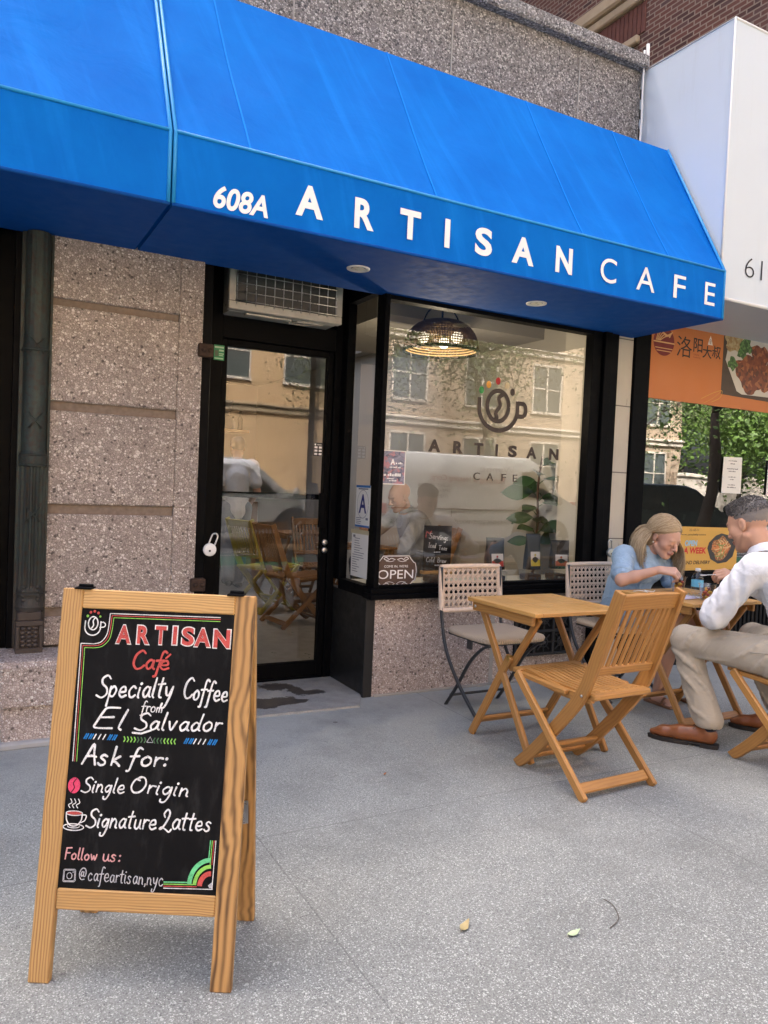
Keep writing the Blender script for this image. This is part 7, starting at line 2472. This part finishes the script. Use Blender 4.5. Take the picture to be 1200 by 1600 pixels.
# ------------------------------------------------------------------ the woman in the blue shirt
def build_woman():
    T = thing('person', 'blonde woman in light blue rolled sleeve shirt seated in wicker chair eating fruit', 'person', (3.74, -.44, 0))
    base = (.64, .39, .285)
    Hc = np.array((3.800, -.650, 1.020)); f = np.array((.06, -.88, -.44)); R = frame(f)
    pel = np.array((3.74, -.40, .545)); belly = np.array((3.74, -.43, .68)); chest = np.array((3.745, -.49, .82)); neck = np.array((3.765, -.555, .935))
    shR, shL = np.array((3.600, -.510, .895)), np.array((3.915, -.525, .890))
    elR, wrR = np.array((3.455, -.650, .758)), np.array((3.598, -.802, .838))
    elL, wrL = np.array((3.99, -.60, .68)), np.array((3.87, -.70, .615))
    hipR, hipL = np.array((3.66, -.42, .525)), np.array((3.83, -.42, .525))
    knR, knL = np.array((3.70, -.86, .525)), np.array((3.93, -.86, .53))
    anR, anL = np.array((3.74, -.72, .085)), np.array((3.965, -.80, .085))
    S = SDF(.018)
    head_sdf(S, Hc, R, .96, .93)
    S.cone(neck - (0, 0, .02), Hc + R[1] * -.02 + R[2] * -.06, .047, .044, .02)
    S.cone(chest, neck, .09, .048); S.cone(pel, chest, .11, .10); S.cone(shR, shL, .048, .048)
    for sh, el, wr in ((shR, elR, wrR), (shL, elL, wrL)):
        S.chain([sh, el], [.044, .036]); S.cone(el, el + (wr - el) * .35, .035, .035); S.cone(el + (wr - el) * .35, wr, .035, .023)
    for hp, kn, an in ((hipR, knR, anR), (hipL, knL, anL)):
        S.chain([hp, kn], [.082, .055]); S.cone(kn, kn + (an - kn) * .35, .052, .053); S.cone(kn + (an - kn) * .35, an, .053, .034)
        S.cone(an + (0, .02, -.05), an + (.01, -.09, -.065), .028, .022)
        for q in range(5): S.cone(an + (-.022 + q * .012, -.085, -.070), an + (-.026 + q * .014, -.118 + abs(q - 1) * .004, -.075), .009 - .0008 * abs(q - 4) * 0, .008, .003)
    hand_sdf(S, wrR, (.55, -.62, -.05), (.45, .25, -.85), (.55, .55, .2), (.9, 1.0, .7), .03, 1.0)
    hand_sdf(S, wrL, (-.7, -.5, -.15), (0, 0, -1), (-.6, .6, 0), (.25, .35, .25))
    V, F = S.mesh(.0045); V = smooth_v(V, F, 1, .4)
    col = face_cols(V, Hc, R, .96, base, (.42, .15, .13), (.34, .22, .14), al=.5)
    np_build('body', V, F, skin_mat('woman_skin', base), T, col)
    # shirt
    S = SDF(.03)
    S.cone(pel + (0, 0, .02), belly, .138, .130); S.cone(belly, chest, .130, .122)
    S.ell(chest + (0, -.02, .0), (.165, .115, .12), frame((0, -1, -.4)), .04)
    for s_ in (-.065, .065): S.ell(chest + (s_, -.085, -.015), (.062, .058, .06), None, .03)
    S.cone(shR + (.02, 0, 0), shL + (-.02, 0, 0), .058, .058, .04); S.cone(chest + (0, 0, .04), neck + (0, 0, -.01), .09, .058, .03)
    for sh, el in ((shR, elR), (shL, elL)): S.cone(sh, sh + (el - sh) * .72, .064, .062, .03)
    ncut = neck + (Hc - neck) * .40
    S.ell(ncut + (0, -.035, .0), (.050, .062, .06), None, .006, True)
    V, F = S.mesh(.006)
    V = wrinkle(V, F, .007, 15, (.3, .3, -.9), 11, None, .2)
    V = wrinkle(V, F, .004, 24, (.7, -.3, -.5), 4, None, .25)
    so = np_build('shirt', V, F, chambray, T)
    for sh, el in ((shR, elR), (shL, elL)):
        g = MB(); d = el - sh; g.lathe([(.050, -.020), (.066, -.018), (.069, .0), (.066, .018), (.050, .020)], sh + d * .73, 24, Vector(d).normalized())
        g.build('cuff', chambray, so)
    g = MB(); d = elR - shR; c_ = shR + d * .60
    g.beam(Vector(c_) + Vector((-.045, -.052, .02)), Vector(c_ + d * .13) + Vector((-.045, -.052, .018)), .018, .004, (-.6, -.7, .3), .001); g.sphere(tuple(c_ + np.array((-.046, -.058, .012))), .006, 8, 6)
    g.build('sleeve_tab', chambray, so)
    g = MB(); vs = []; fs = []
    n_ = 17
    for k in range(n_):
        a = RAD(-50 + 280 * k / (n_ - 1))
        p = Vector((neck[0] + .062 * math.cos(a), neck[1] + .056 * math.sin(a) - .006, neck[2] + .015 + .018 * math.sin(a)))
        d = Vector((math.cos(a), math.sin(a), 0))
        vs += [p + Vector((0, 0, -.012)), p + Vector((0, 0, .020)) - d * .003, p + Vector((0, 0, .016)) + d * .007, p + d * .030 + Vector((0, 0, -.022))]
    for i in range(n_ - 1):
        for j in range(3): fs.append((i * 4 + j, i * 4 + j + 1, (i + 1) * 4 + j + 1, (i + 1) * 4 + j))
    g.add(vs, fs, None, True); co = g.build('collar', chambray, so); sm = co.modifiers.new('s', 'SOLIDIFY'); sm.thickness = .003; sb = co.modifiers.new('d', 'SUBSURF'); sb.levels = sb.render_levels = 1
    # shorts
    S = SDF(.03); S.ell(pel + (0, 0, -.02), (.165, .13, .10)); S.cone(hipR, hipL, .105, .105)
    for hp, kn in ((hipR, knR), (hipL, knL)): S.cone(hp, hp + (kn - hp) * .62, .102, .088, .02)
    V, F = S.mesh(.007); V = wrinkle(V, F, .007, 14, (.5, .5, .3), 4); np_build('shorts', V, F, denim, T)
    # sandals
    for an in (anR, anL):
        g = MB(); g.box((an[0] - .042, an[1] - .135, .001), (an[0] + .045, an[1] + .075, .016), .012); g.tube(crom([tuple(an + (-.04, -.06, -.075)), tuple(an + (0, -.055, -.035)), tuple(an + (.045, -.06, -.075))], 5), .008, 6, True, .4); g.build('sandal', plain('tan_sandal', (.25, .13, .07), .6), T)
    # hair: cap and long locks from a side part
    sc = .96
    P = lambda x, y, z: Hc + sc * (R[0] * x + R[1] * y + R[2] * z)
    S = SDF(.012)
    E = lambda c, r, sub=False, kk=.012: S.ell(P(*c), np.array(r) * sc, R, kk, sub)
    E((0, -.024, .050), (.082, .102, .090)); E((0, .026, .076), (.062, .046, .050)); E((0, -.062, -.035), (.079, .064, .105))
    E((0, .130, -.010), (.085, .080, .098), True, .006); E((.08, .045, -.04), (.05, .062, .085), True, .006); E((-.08, .06, -.04), (.04, .06, .085), True, .006)
    V, F = S.mesh(.005); V = wrinkle(V, F, .002, 40, None, 9, None, 1, 1)
    hm = hair_mat('blonde_hair', (.36, .25, .135), (.74, .61, .41), .38)
    ho = np_build('hair', V, F, hm, T, np.full((len(V), 3), .3))
    rnd = random.Random(12)
    paths = []
    c0 = np.array((0, -.022, .048)); er = np.array((.085, .106, .093))
    for i in range(1700):
        # azimuth: 0 = her front, +90 = her right ear (towards the camera), -90 = her left
        r_ = rnd.random()
        if r_ < .30: az = rnd.uniform(96, 130)
        elif r_ < .52: az = rnd.uniform(118, 200)
        elif r_ < .90: az = rnd.uniform(-200, -72)
        else: az = rnd.uniform(-84, -52)
        a = RAD(az)
        # start along a part on her left of centre
        s0 = rnd.uniform(-.075, .088)
        top = np.array((-.022 + rnd.uniform(-.008, .008), s0, 0))
        tz = math.sqrt(max(.02, 1 - (top[0] / er[0]) ** 2 - (top[1] / er[1]) ** 2))
        p0 = np.array((top[0] / er[0], top[1] / er[1], tz))
        tgt = np.array((math.sin(a), math.cos(a), -.30))
        lay = rnd.uniform(1.0, 1.07)
        pts = []
        for t in (0, .14, .28, .42, .56, .7, .85, 1.0):
            q = p0 * (1 - t) + tgt * t
            if az > 0: q[0] += .35 * math.sin(PI * t) * (1 if s0 > .0 else .5)
            else: q[0] -= .30 * math.sin(PI * t)
            if s0 > .02: q[1] += (.10 if abs(az) < 150 else -.05) * math.sin(PI * t)
            q = q / np.linalg.norm(q) * ((lay + .14 * t * t * (1 if abs(az) > 95 else .4)) if t > .1 else 1.0)
            pts.append(P(*(c0 + er * q)))
        ln = rnd.uniform(.16, .31) if abs(az) < 140 else rnd.uniform(.14, .26)
        p = pts[-1]; side = R[0] * math.sin(a) + R[1] * math.cos(a) * .5; side = side / np.linalg.norm(side)
        ph = rnd.uniform(0, 6.3)
        dprev = (pts[-1] - pts[-2]); dprev = dprev / np.linalg.norm(dprev)
        back = np.array((-.3, .6, 0.)) * .42 * min(1, max(0, (abs(az) - 104) / 60)) * rnd.uniform(.6, 1.15)
        dk_ = 5.0 if abs(az) < 132 else 2.4
        for j in range(1, 9):
            v = j / 8
            dirv = dprev * max(0, 1 - v * dk_) + np.array((0, 0, -1.)) * min(1, v * 1.7) + side * .30 * math.sin(3.4 * v + .9) + back * (1.1 - v)
            dirv = dirv / np.linalg.norm(dirv)
            p = p + dirv * ln / 8
            pts.append(p + np.array((math.cos(ph), math.sin(ph), 0)) * .004 * math.sin(6 * v + ph * .3) + side * .012 * math.sin(PI * v))
        paths.append(([tuple(x) for x in pts], rnd.uniform(.0014, .0030), rnd.uniform(0, 1) ** 1.1))
    g, colr = strands(paths, 1, 4)
    g.build('hair_lock', hm, ho, attr=colr)
    g = MB(); g.sphere(tuple(P(.080, -.006, -.038)), .005, 10, 7); g.build('earring', M['white_plastic'], T)
    return T


woman = build_woman()
t = thing('plastic_fork', 'clear plastic fork held by the blonde woman over her fruit cup', 'fork', (3.69, -.87, .80))
g = MB(); g.tube([(3.662, -.866, .845), (3.688, -.866, .795), (3.694, -.864, .768)], [.003, .0035, .006], 6, True, .5)
for k in (-1, 0, 1): g.tube([(3.692 + k * .004, -.866, .765), (3.694 + k * .004, -.865, .745)], .0012, 5)
g.build('fork', M['clear'], t)


# ------------------------------------------------------------------ the barista inside
def build_barista():
    T = thing('person', 'person in pale t-shirt and jeans walking away inside the cafe behind the door', 'person', (2.62, 4.4, 0.014))
    base = (.42, .24, .16)
    o = np.array((2.62, 4.4, .014))
    Hc = o + (0.03, .08, 1.60); R = frame((.15, 1, -.15))
    S = SDF(.02); head_sdf(S, Hc, R); S.cone(o + (0.02, .02, 1.40), Hc - (0, .02, .06), .06, .055)
    chest = o + (0, .0, 1.27); pel = o + (0, -.03, .95)
    S.cone(pel, chest, .11, .12)
    arms = [((-.19, 0, 1.40), (-.24, -.08, 1.12), (-.20, .05, .88)), ((.19, 0, 1.40), (.25, -.02, 1.12), (.22, .18, .95))]
    for a, b, c in arms: S.chain([o + a, o + b, o + c], [.05, .04, .028]); hand_sdf(S, o + c, (0, .3, -1), (.5 if c[0] < 0 else -.5, 0, 0), (0, 1, 0))
    legs = [((-.09, -.03, .92), (-.11, -.12, .50), (-.16, -.36, .18)), ((.09, -.03, .92), (.10, .06, .50), (.10, .10, .09))]
    for a, b, c in legs: S.chain([o + a, o + b, o + c], [.09, .058, .04])
    V, F = S.mesh(.008); np_build('body', V, F, skin_mat('barista_skin', base), T, np.tile(np.array(base), (len(V), 1)))
    S = SDF(.03); S.cone(pel - (0, 0, .03), chest, .135, .15); S.cone(o + (-.17, 0, 1.40), o + (.17, 0, 1.40), .075, .075)
    for a, b, c in arms: S.cone(o + a, o + np.array(a) * .35 + np.array(b) * .65, .075, .078)
    V, F = S.mesh(.009); V = wrinkle(V, F, .01, 8, (.2, .2, -1), 5); sh_ = np_build('t_shirt', V, F, fabric('grey_tee', (.55, .55, .56), 900), T)
    S = SDF(.025); S.ell(pel, (.15, .12, .12))
    for a, b, c in legs: S.chain([o + a, o + b, o + c], [.10, .078, .07])
    V, F = S.mesh(.009); np_build('jeans', V, F, fabric('grey_jeans', (.12, .13, .15), 900), T)
    for c in (legs[0][2], legs[1][2]):
        S = SDF(.02); p = o + c; S.cone(p + (0, -.03, -.045), p + (.01, .16, -.05), .042, .035); V, F = S.mesh(.008); np_build('shoe', V, F, plain('black_trainer', (.03, .03, .03), .6), T)
    S = SDF(.01); S.ell(Hc + (0, -.02, .05), (.083, .10, .088), R); S.ell(Hc + R[1] * .13 + R[2] * -.03, (.09, .08, .1), R, .01, True); V, F = S.mesh(.007); V = wrinkle(V, F, .004, 40); np_build('hair', V, F, plain('dark_hair', (.02, .016, .013), .5), T)
    return T


build_barista()

# ------------------------------------------------------------------ bald guest inside the cafe (posed like the man, other clothes)
bg = copy_tree(man)
bg['label'] = 'bald person in grey shirt seated inside the cafe, seen through the shop window'
for c_ in list(bg.children):
    if c_.name.startswith('hair'):
        for q in list(c_.children): bpy.data.objects.remove(q)
        bpy.data.objects.remove(c_)
        continue
    mm = {'shirt': fabric('grey_shirt', (.30, .32, .36), 1400), 'trousers': fabric('dark_trousers', (.06, .065, .08), 1400)}.get(c_.name.split('.')[0])
    if mm:
        for q in [c_] + list(c_.children):
            for sl in q.material_slots: sl.link = 'OBJECT'; sl.material = mm
place(bg, (3.70, 2.12, .014), RAD(90))
bc = copy_tree(ch_front); bc['label'] = 'wooden folding chair under the bald person inside the cafe'; place(bc, (3.70, 2.12, .014), RAD(88))

# ================================================================== ACROSS THE STREET (seen mirrored in the panes)
def facade(name, label, x0, x1, y, h, mat, floors, bays, win_w, win_h, sill0, rise, trim):
    t = thing(name, label, 'building', ((x0 + x1) / 2, y, 0))
    g = MB(); g.box((x0, y - 8, 0), (x1, y, h)); w = g.build('wall', mat, t)
    g = MB()
    for z in [3.9 + rise * k for k in range(floors)] + [h - .5]:
        g.box((x0, y, z), (x1, y + .12, z + .22), .03); g.box((x0, y, z + .23), (x1, y + .22, z + .34), .03)
    g.box((x0, y, 0), (x1, y + .10, .9), .02)
    g.build('stone_course', trim, t)
    dk = plain('facade_glass', (.10, .12, .12), .12, 0, .3, 2)
    for f in range(floors):
        for b in range(bays):
            cx = x0 + (x1 - x0) * (b + .5) / bays; z = sill0 + f * rise
            g = MB(); g.box((cx - win_w / 2, y - .02, z), (cx + win_w / 2, y + .012, z + win_h)); wn_ = g.build('window', dk, t)
            g = MB()
            g.box((cx - win_w / 2 - .06, y, z - .12), (cx + win_w / 2 + .06, y + .10, z - .005), .01)
            for xx in (cx - win_w / 2, cx, cx + win_w / 2): g.box((xx - .04, y + .002, z), (xx + .04, y + .05, z + win_h), .005)
            g.box((cx - win_w / 2, y + .004, z + win_h * .5), (cx + win_w / 2, y + .045, z + win_h * .5 + .06), .005); g.box((cx - win_w / 2, y + .004, z + win_h), (cx + win_w / 2, y + .06, z + win_h + .1), .005)
            g.build('frame', M['pale_stone'], wn_)
    return t


facade('apartment_building', 'orange rendered apartment building across the street mirrored in the door', -14, 14.2, -24, 15, M['orange_stucco'], 3, 7, 2.6, 2.0, 5.2, 3.7, M['limestone'])
facade('apartment_building', 'tan brick apartment building across the street mirrored in the shop window', 14.4, 33, -24.3, 15, M['tan_brick'], 3, 5, 1.7, 2.1, 1.4, 3.6, M['pale_stone'])
t = thing('stone_wall', 'low pale stone wall across the street mirrored in the restaurant window', 'wall', (50, -25, 0))
g = MB(); g.box((33.2, -25.4, 0), (75, -25, 2.4)); g.box((33.2, -25.5, 2.4), (75, -24.9, 2.6), .03); g.build('wall', M['pale_stone'], t)


def tree(x, y, h, r, label, seed, nleaf=5200, col=(.07, .135, .03), ls=1.0):
    t = thing('street_tree', label, 'tree', (x, y, 0), 'street trees')
    rnd = random.Random(seed)
    g = MB()
    tips = []
    def limb(p, d, L, r0, depth):
        pts = [p]; rs = [r0]
        for k in range(4):
            d = (d + Vector((rnd.uniform(-.18, .18), rnd.uniform(-.18, .18), rnd.uniform(-.05, .12)))).normalized()
            p = p + d * L / 4; pts.append(p); rs.append(r0 * (1 - .13 * (k + 1)))
        g.tube(pts, rs, 7 if depth < 2 else 5)
        if depth >= 3: tips.append(p); return
        for k in range(rnd.choice((2, 3, 3))):
            a = rnd.uniform(0, 6.28)
            nd = (d * .8 + Vector((math.cos(a), math.sin(a), rnd.uniform(-.1, .5))) * rnd.uniform(.5, .9)).normalized()
            limb(p, nd, L * rnd.uniform(.62, .8), rs[-1] * .72, depth + 1)
        tips.append(p)
    limb(Vector((x, y, -.1)), Vector((rnd.uniform(-.05, .05), 0, 1)), h * .34, .17, 0)
    g.build('trunk', plain('bark', (.07, .055, .045), .9, 0, .3, 12, .6, 40), t)
    vs = []; fs = []
    for i in range(nleaf):
        c = rnd.choice(tips)
        p = c + Vector((rnd.gauss(0, 1), rnd.gauss(0, 1), rnd.gauss(-.35, .8))) * r * .26
        a, b = Vector((rnd.gauss(0, 1), rnd.gauss(0, 1), rnd.gauss(0, .6))).normalized(), None
        b = a.orthogonal().normalized(); s = rnd.uniform(.09, .17) * ls
        k = len(vs)
        vs += [p - a * s, p + b * s * .5, p + a * s, p - b * s * .5]
        fs.append((k, k + 1, k + 2, k + 3))
    t_ = NT('tree_leaf'); n = t_.noise(t_.coord(), .8, 3); t_.fin(t_.mix(n, tuple(q * .6 for q in col), tuple(q * 1.5 for q in col)), .6)
    t_.bs.inputs['Transmission Weight'].default_value = 0
    g = MB(); g.add(vs, fs); g.build('crown', t_.m, t)
    return t


tree(17.5, -20.3, 10.5, 3.6, 'leafy street tree across the road mirrored above the window lettering', 3, 8000, (.085, .12, .04), .55)
tree(23.5, -20.6, 10, 3.4, 'second leafy tree before the tan brick building across the road', 5, 8000, (.085, .12, .04), .55)
tree(13.4, -21.0, 8, 2.8, 'slender street tree before the orange building across the road', 9, 3500, (.09, .12, .05), .55)
tree(33.5, -21, 7.5, 4.0, 'bright green tree across the road mirrored in the restaurant window at left', 12, 7000, (.10, .19, .03))
tree(40, -21.5, 8, 4.6, 'broad green tree across the road mirrored in the restaurant window at right', 15, 8000, (.10, .19, .03))
tree(50, -22, 8.5, 5, 'far green tree down the road mirrored beyond the traffic signal', 17, 6000, (.10, .18, .03))
tree(37, -28, 9, 4.6, 'tree behind the stone wall mirrored high in the restaurant window', 23, 7000, (.10, .19, .03))
tree(46, -28, 9, 4.8, 'second tree behind the stone wall further down the road', 27, 7000, (.10, .19, .03))
tree(12.6, -6.2, 9, 3.4, 'near kerbside tree with thick trunk mirrored in the restaurant window', 19, 4200, (.09, .17, .03), .45)


def vehicle(name, label, cat, x, y, z, L, W, prof, glassp, paint, roofw=.86, beltz=1.05, wr=.34, wheels=(.95, 3.75), van=False):
    """side profile: prof = closed outline (u along +x from the tail, height). glassp = list of window outlines on the side"""
    t = thing(name, label, cat, (x + L / 2, y - W / 2, z))
    top = max(p[1] for p in prof)
    def wid(h): return 1.0 if h <= beltz else 1 - (1 - roofw) * ((h - beltz) / (top - beltz)) ** 1.2
    g = MB()
    n = len(prof); vs = []
    cols = [-1, -.94, -.5, 0, .5, .94, 1]
    for c in cols:
        for (u, h) in prof:
            inset = .05 if abs(c) == 1 else 0
            vs.append((x + u + (inset if u < .2 else -inset if u > L - .2 else 0), y - W / 2 + c * W / 2 * wid(h), z + h - (.03 if abs(c) == 1 and h > top - .1 else 0)))
    fs = []
    for k in range(len(cols) - 1):
        for i in range(n):
            j = (i + 1) % n
            fs.append((k * n + i, k * n + j, (k + 1) * n + j, (k + 1) * n + i))
    fs.append(tuple(range(n))); fs.append(tuple((len(cols) - 1) * n + i for i in range(n))[::-1])
    g.add(vs, fs, None, False)
    bo = g.build('body', paint, t)
    dk = plain('car_glass', (.03, .035, .035), .08, 0, .2)
    for poly in glassp:
        g = MB()
        for sd in (1, -1): 
            pts = [(x + u, y - W / 2 + sd * (W / 2 * wid(h) + .006), z + h) for u, h in poly]
            g.add(pts, [tuple(range(len(pts)))])
        g.build('window', dk, t)
    for u in wheels:
        for sd in (1, -1):
            yy = y - W / 2 + sd * (W / 2 - .10)
            g = MB(); g.lathe([(wr * .62, -.11), (wr * .95, -.11), (wr, -.07), (wr, .07), (wr * .95, .112), (wr * .62, .112)], (x + u, yy, z + wr), 28, (0, sd, 0)); w_ = g.build('wheel', plain('tyre', (.02, .02, .02), .85), t)
            g = MB(); g.lathe([(wr * .62, .08), (wr * .56, .10), (wr * .2, .085), (0, .09)], (x + u, yy, z + wr), 28, (0, sd, 0))
            for k in range(7):
                a = 2 * PI * k / 7
                g.beam((x + u, yy + sd * .108, z + wr), (x + u + wr * .58 * math.cos(a), yy + sd * .108, z + wr + wr * .58 * math.sin(a)), .05, .02, (0, 1, 0), .004)
            g.build('rim', M['steel'], w_)
            g = MB(); g.prism([(wr * 1.18 * math.cos(a), wr * 1.18 * math.sin(a)) for a in [PI * k / 14 for k in range(15)]], (x + u, y - W / 2 + sd * (W / 2 + .004), z + wr), (1, 0, 0), (0, 0, 1), .001); g.build('wheel_arch', M['ink'], t)
    g = MB()
    for sd in (1, -1): g.sphere((x + L * (.80 if not van else .845), y - W / 2 + sd * (W / 2 + .08), z + beltz + .12), (.08, .07, .10), 10, 7)
    g.build('mirror', paint if not van else M['ink'], t)
    for sd in (1, -1):
        g = MB(); g.box((x + L - .10, y - W / 2 + sd * W * .36 - .13, z + .68), (x + L + .004, y - W / 2 + sd * W * .36 + .13, z + .84), .02); g.build('headlight', M['white_plastic'], t)
        g = MB(); g.box((x - .004, y - W / 2 + sd * W * .42 - .07, z + .8), (x + .06, y - W / 2 + sd * W * .42 + .07, z + 1.2), .01); g.box((x + .02, y - W / 2 + sd * (W / 2) - .02, z + .85), (x + .22, y - W / 2 + sd * (W / 2 + .004), z + 1.05), .003); g.build('tail_light', plain('red_lens', (.5, .02, .015), .3), t)
    g = MB()
    for u in ((.36, .62) if not van else (.79,)): g.box((x + L * u, y - W / 2 - W / 2 - .02, z + beltz - .12), (x + L * u + .16, y - W / 2 + W / 2 + .02, z + beltz - .09), .006)
    g.build('door_handle', M['ink'], t)
    return t


RZ = -.15
white_paint = plain('white_car_paint', (.70, .71, .71), .25, 0, .02, 2)
dark_paint = plain('dark_green_car_paint', (.022, .032, .032), .2, 0, .05, 2)
van = vehicle('cargo_van', 'white plumbing cargo van parked at the bike lane, mirrored in the shop window', 'van', 7.25, -9.7, RZ, 5.6, 2.05,
        [(0, .45), (.02, 1.0), (.06, 1.9), (.22, 2.14), (3.9, 2.16), (4.15, 2.06), (4.85, 1.32), (5.45, 1.08), (5.58, .8), (5.6, .45), (5.3, .28), (.2, .28)],
        [[(3.72, 1.22), (3.72, 1.84), (4.05, 1.88), (4.20, 1.80), (4.66, 1.26)]], white_paint, .88, 1.1, .35, (1.05, 4.7), True)
VX, VZ = (-1, 0, 0), (0, 0, 1)
vy = -9.7 + .012
vl = plain('van_grey_print', (.62, .62, .60), .4); vr = plain('van_red_print', (.38, .10, .08), .4); vk = plain('van_black_print', (.06, .06, .06), .5)
def vtext(g, s, x_right, z, w, h, e=.003):
    # the van side tapers above the belt: follow it
    top, belt = 2.16, 1.1
    wd = 1 if z - RZ <= belt else 1 - .12 * ((z - RZ - belt) / (top - belt)) ** 1.2
    yy = -9.7 - 1.025 + 1.025 * wd
    text_fit(g, s, (x_right, yy + .012, z), VX, (0, -.075 if wd < 1 else 0, 1), w, h, e)
g = MB(); vtext(g, "Wynne", 10.75, 1.60, .95, .19); g.build('lettering', plain('van_pale_print', (.40, .40, .40), .4), van)
g = MB(); vtext(g, "Plumbing & Heating Corp.", 10.45, 1.37, 1.95, .16); g.build('lettering', vr, van)
g = MB(); vtext(g, "LICENSED PLUMBER", 9.0, 1.27, .80, .065); vtext(g, "SPRINKLER LIC.", 9.0, 1.16, .70, .065); vtext(g, "(718) 543-2500", 8.95, 1.02, .72, .09)
vtext(g, "SPRINKLER STANDPIPE TESTING - BACKFLOW TESTING - SEWER & DRAINS CLEANED", 10.85, .50, 3.3, .085)
vtext(g, "3444", 11.75, .42, .2, .09); vtext(g, "BAILEY AVENUE", 12.0, .29, .68, .09); vtext(g, "BRONX, NY", 11.9, .16, .42, .09)
g.build('lettering', vk, van)
g = MB(); g.box((7.5, vy - .01, .80), (11.0, vy + .006, .83), .002); g.box((9.05, vy - .01, .2), (9.07, vy + .003, .8)); g.box((10.95, vy - .01, .1), (10.97, vy + .003, .95)); g.build('body_seam', M['ink'], van)
vehicle('parked_car', 'white pickup style car parked opposite, mirrored in the cafe door', 'car', 1.9, -9.8, RZ, 5.0, 1.95,
        [(0, .45), (.0, .95), (.12, 1.05), (.35, 1.72), (.6, 1.84), (2.9, 1.86), (3.15, 1.78), (3.85, 1.16), (4.75, 1.05), (4.95, .85), (5.0, .5), (4.8, .32), (.2, .32)],
        [[(.62, 1.14), (.75, 1.66), (1.75, 1.72), (1.75, 1.12)], [(1.85, 1.12), (1.85, 1.72), (2.85, 1.72), (3.05, 1.66), (3.62, 1.14)]], white_paint, .80, 1.06, .40, (.98, 4.02))
vehicle('parked_car', 'dark green estate car parked down the street, mirrored in the restaurant window', 'car', 14.0, -9.7, RZ, 4.8, 1.9,
        [(0, .5), (.02, 1.0), (.15, 1.15), (.55, 1.66), (1.0, 1.74), (2.6, 1.74), (2.95, 1.66), (3.75, 1.1), (4.55, .98), (4.76, .8), (4.8, .45), (4.6, .28), (.2, .28)],
        [[(.62, 1.12), (.80, 1.52), (1.1, 1.62), (1.7, 1.64), (1.7, 1.08)], [(1.78, 1.08), (1.78, 1.64), (2.6, 1.63), (2.85, 1.57), (3.45, 1.08)]], dark_paint, .80, 1.04, .36, (.92, 3.85))
t = thing('traffic_signal', 'yellow traffic signal on a grey mast arm across the street, mirrored in restaurant window', 'traffic light', (38, -19.6, 0))
g = MB(); g.tube([(36.2, -19.6, 0), (36.2, -19.6, 5.6)], .09, 10); g.tube(crom([(36.2, -19.6, 5.4), (37.5, -18.6, 5.9), (40, -16.5, 6.3), (42.5, -14.6, 6.4)], 5), .05, 8); g.build('mast', plain('grey_pole', (.35, .36, .36), .5, .5), t)
g = MB(); g.box((40.2, -16.6, 4.9), (40.5, -16.3, 5.9), .04); g.build('signal_head', plain('signal_yellow', (.55, .36, .03), .5), t)
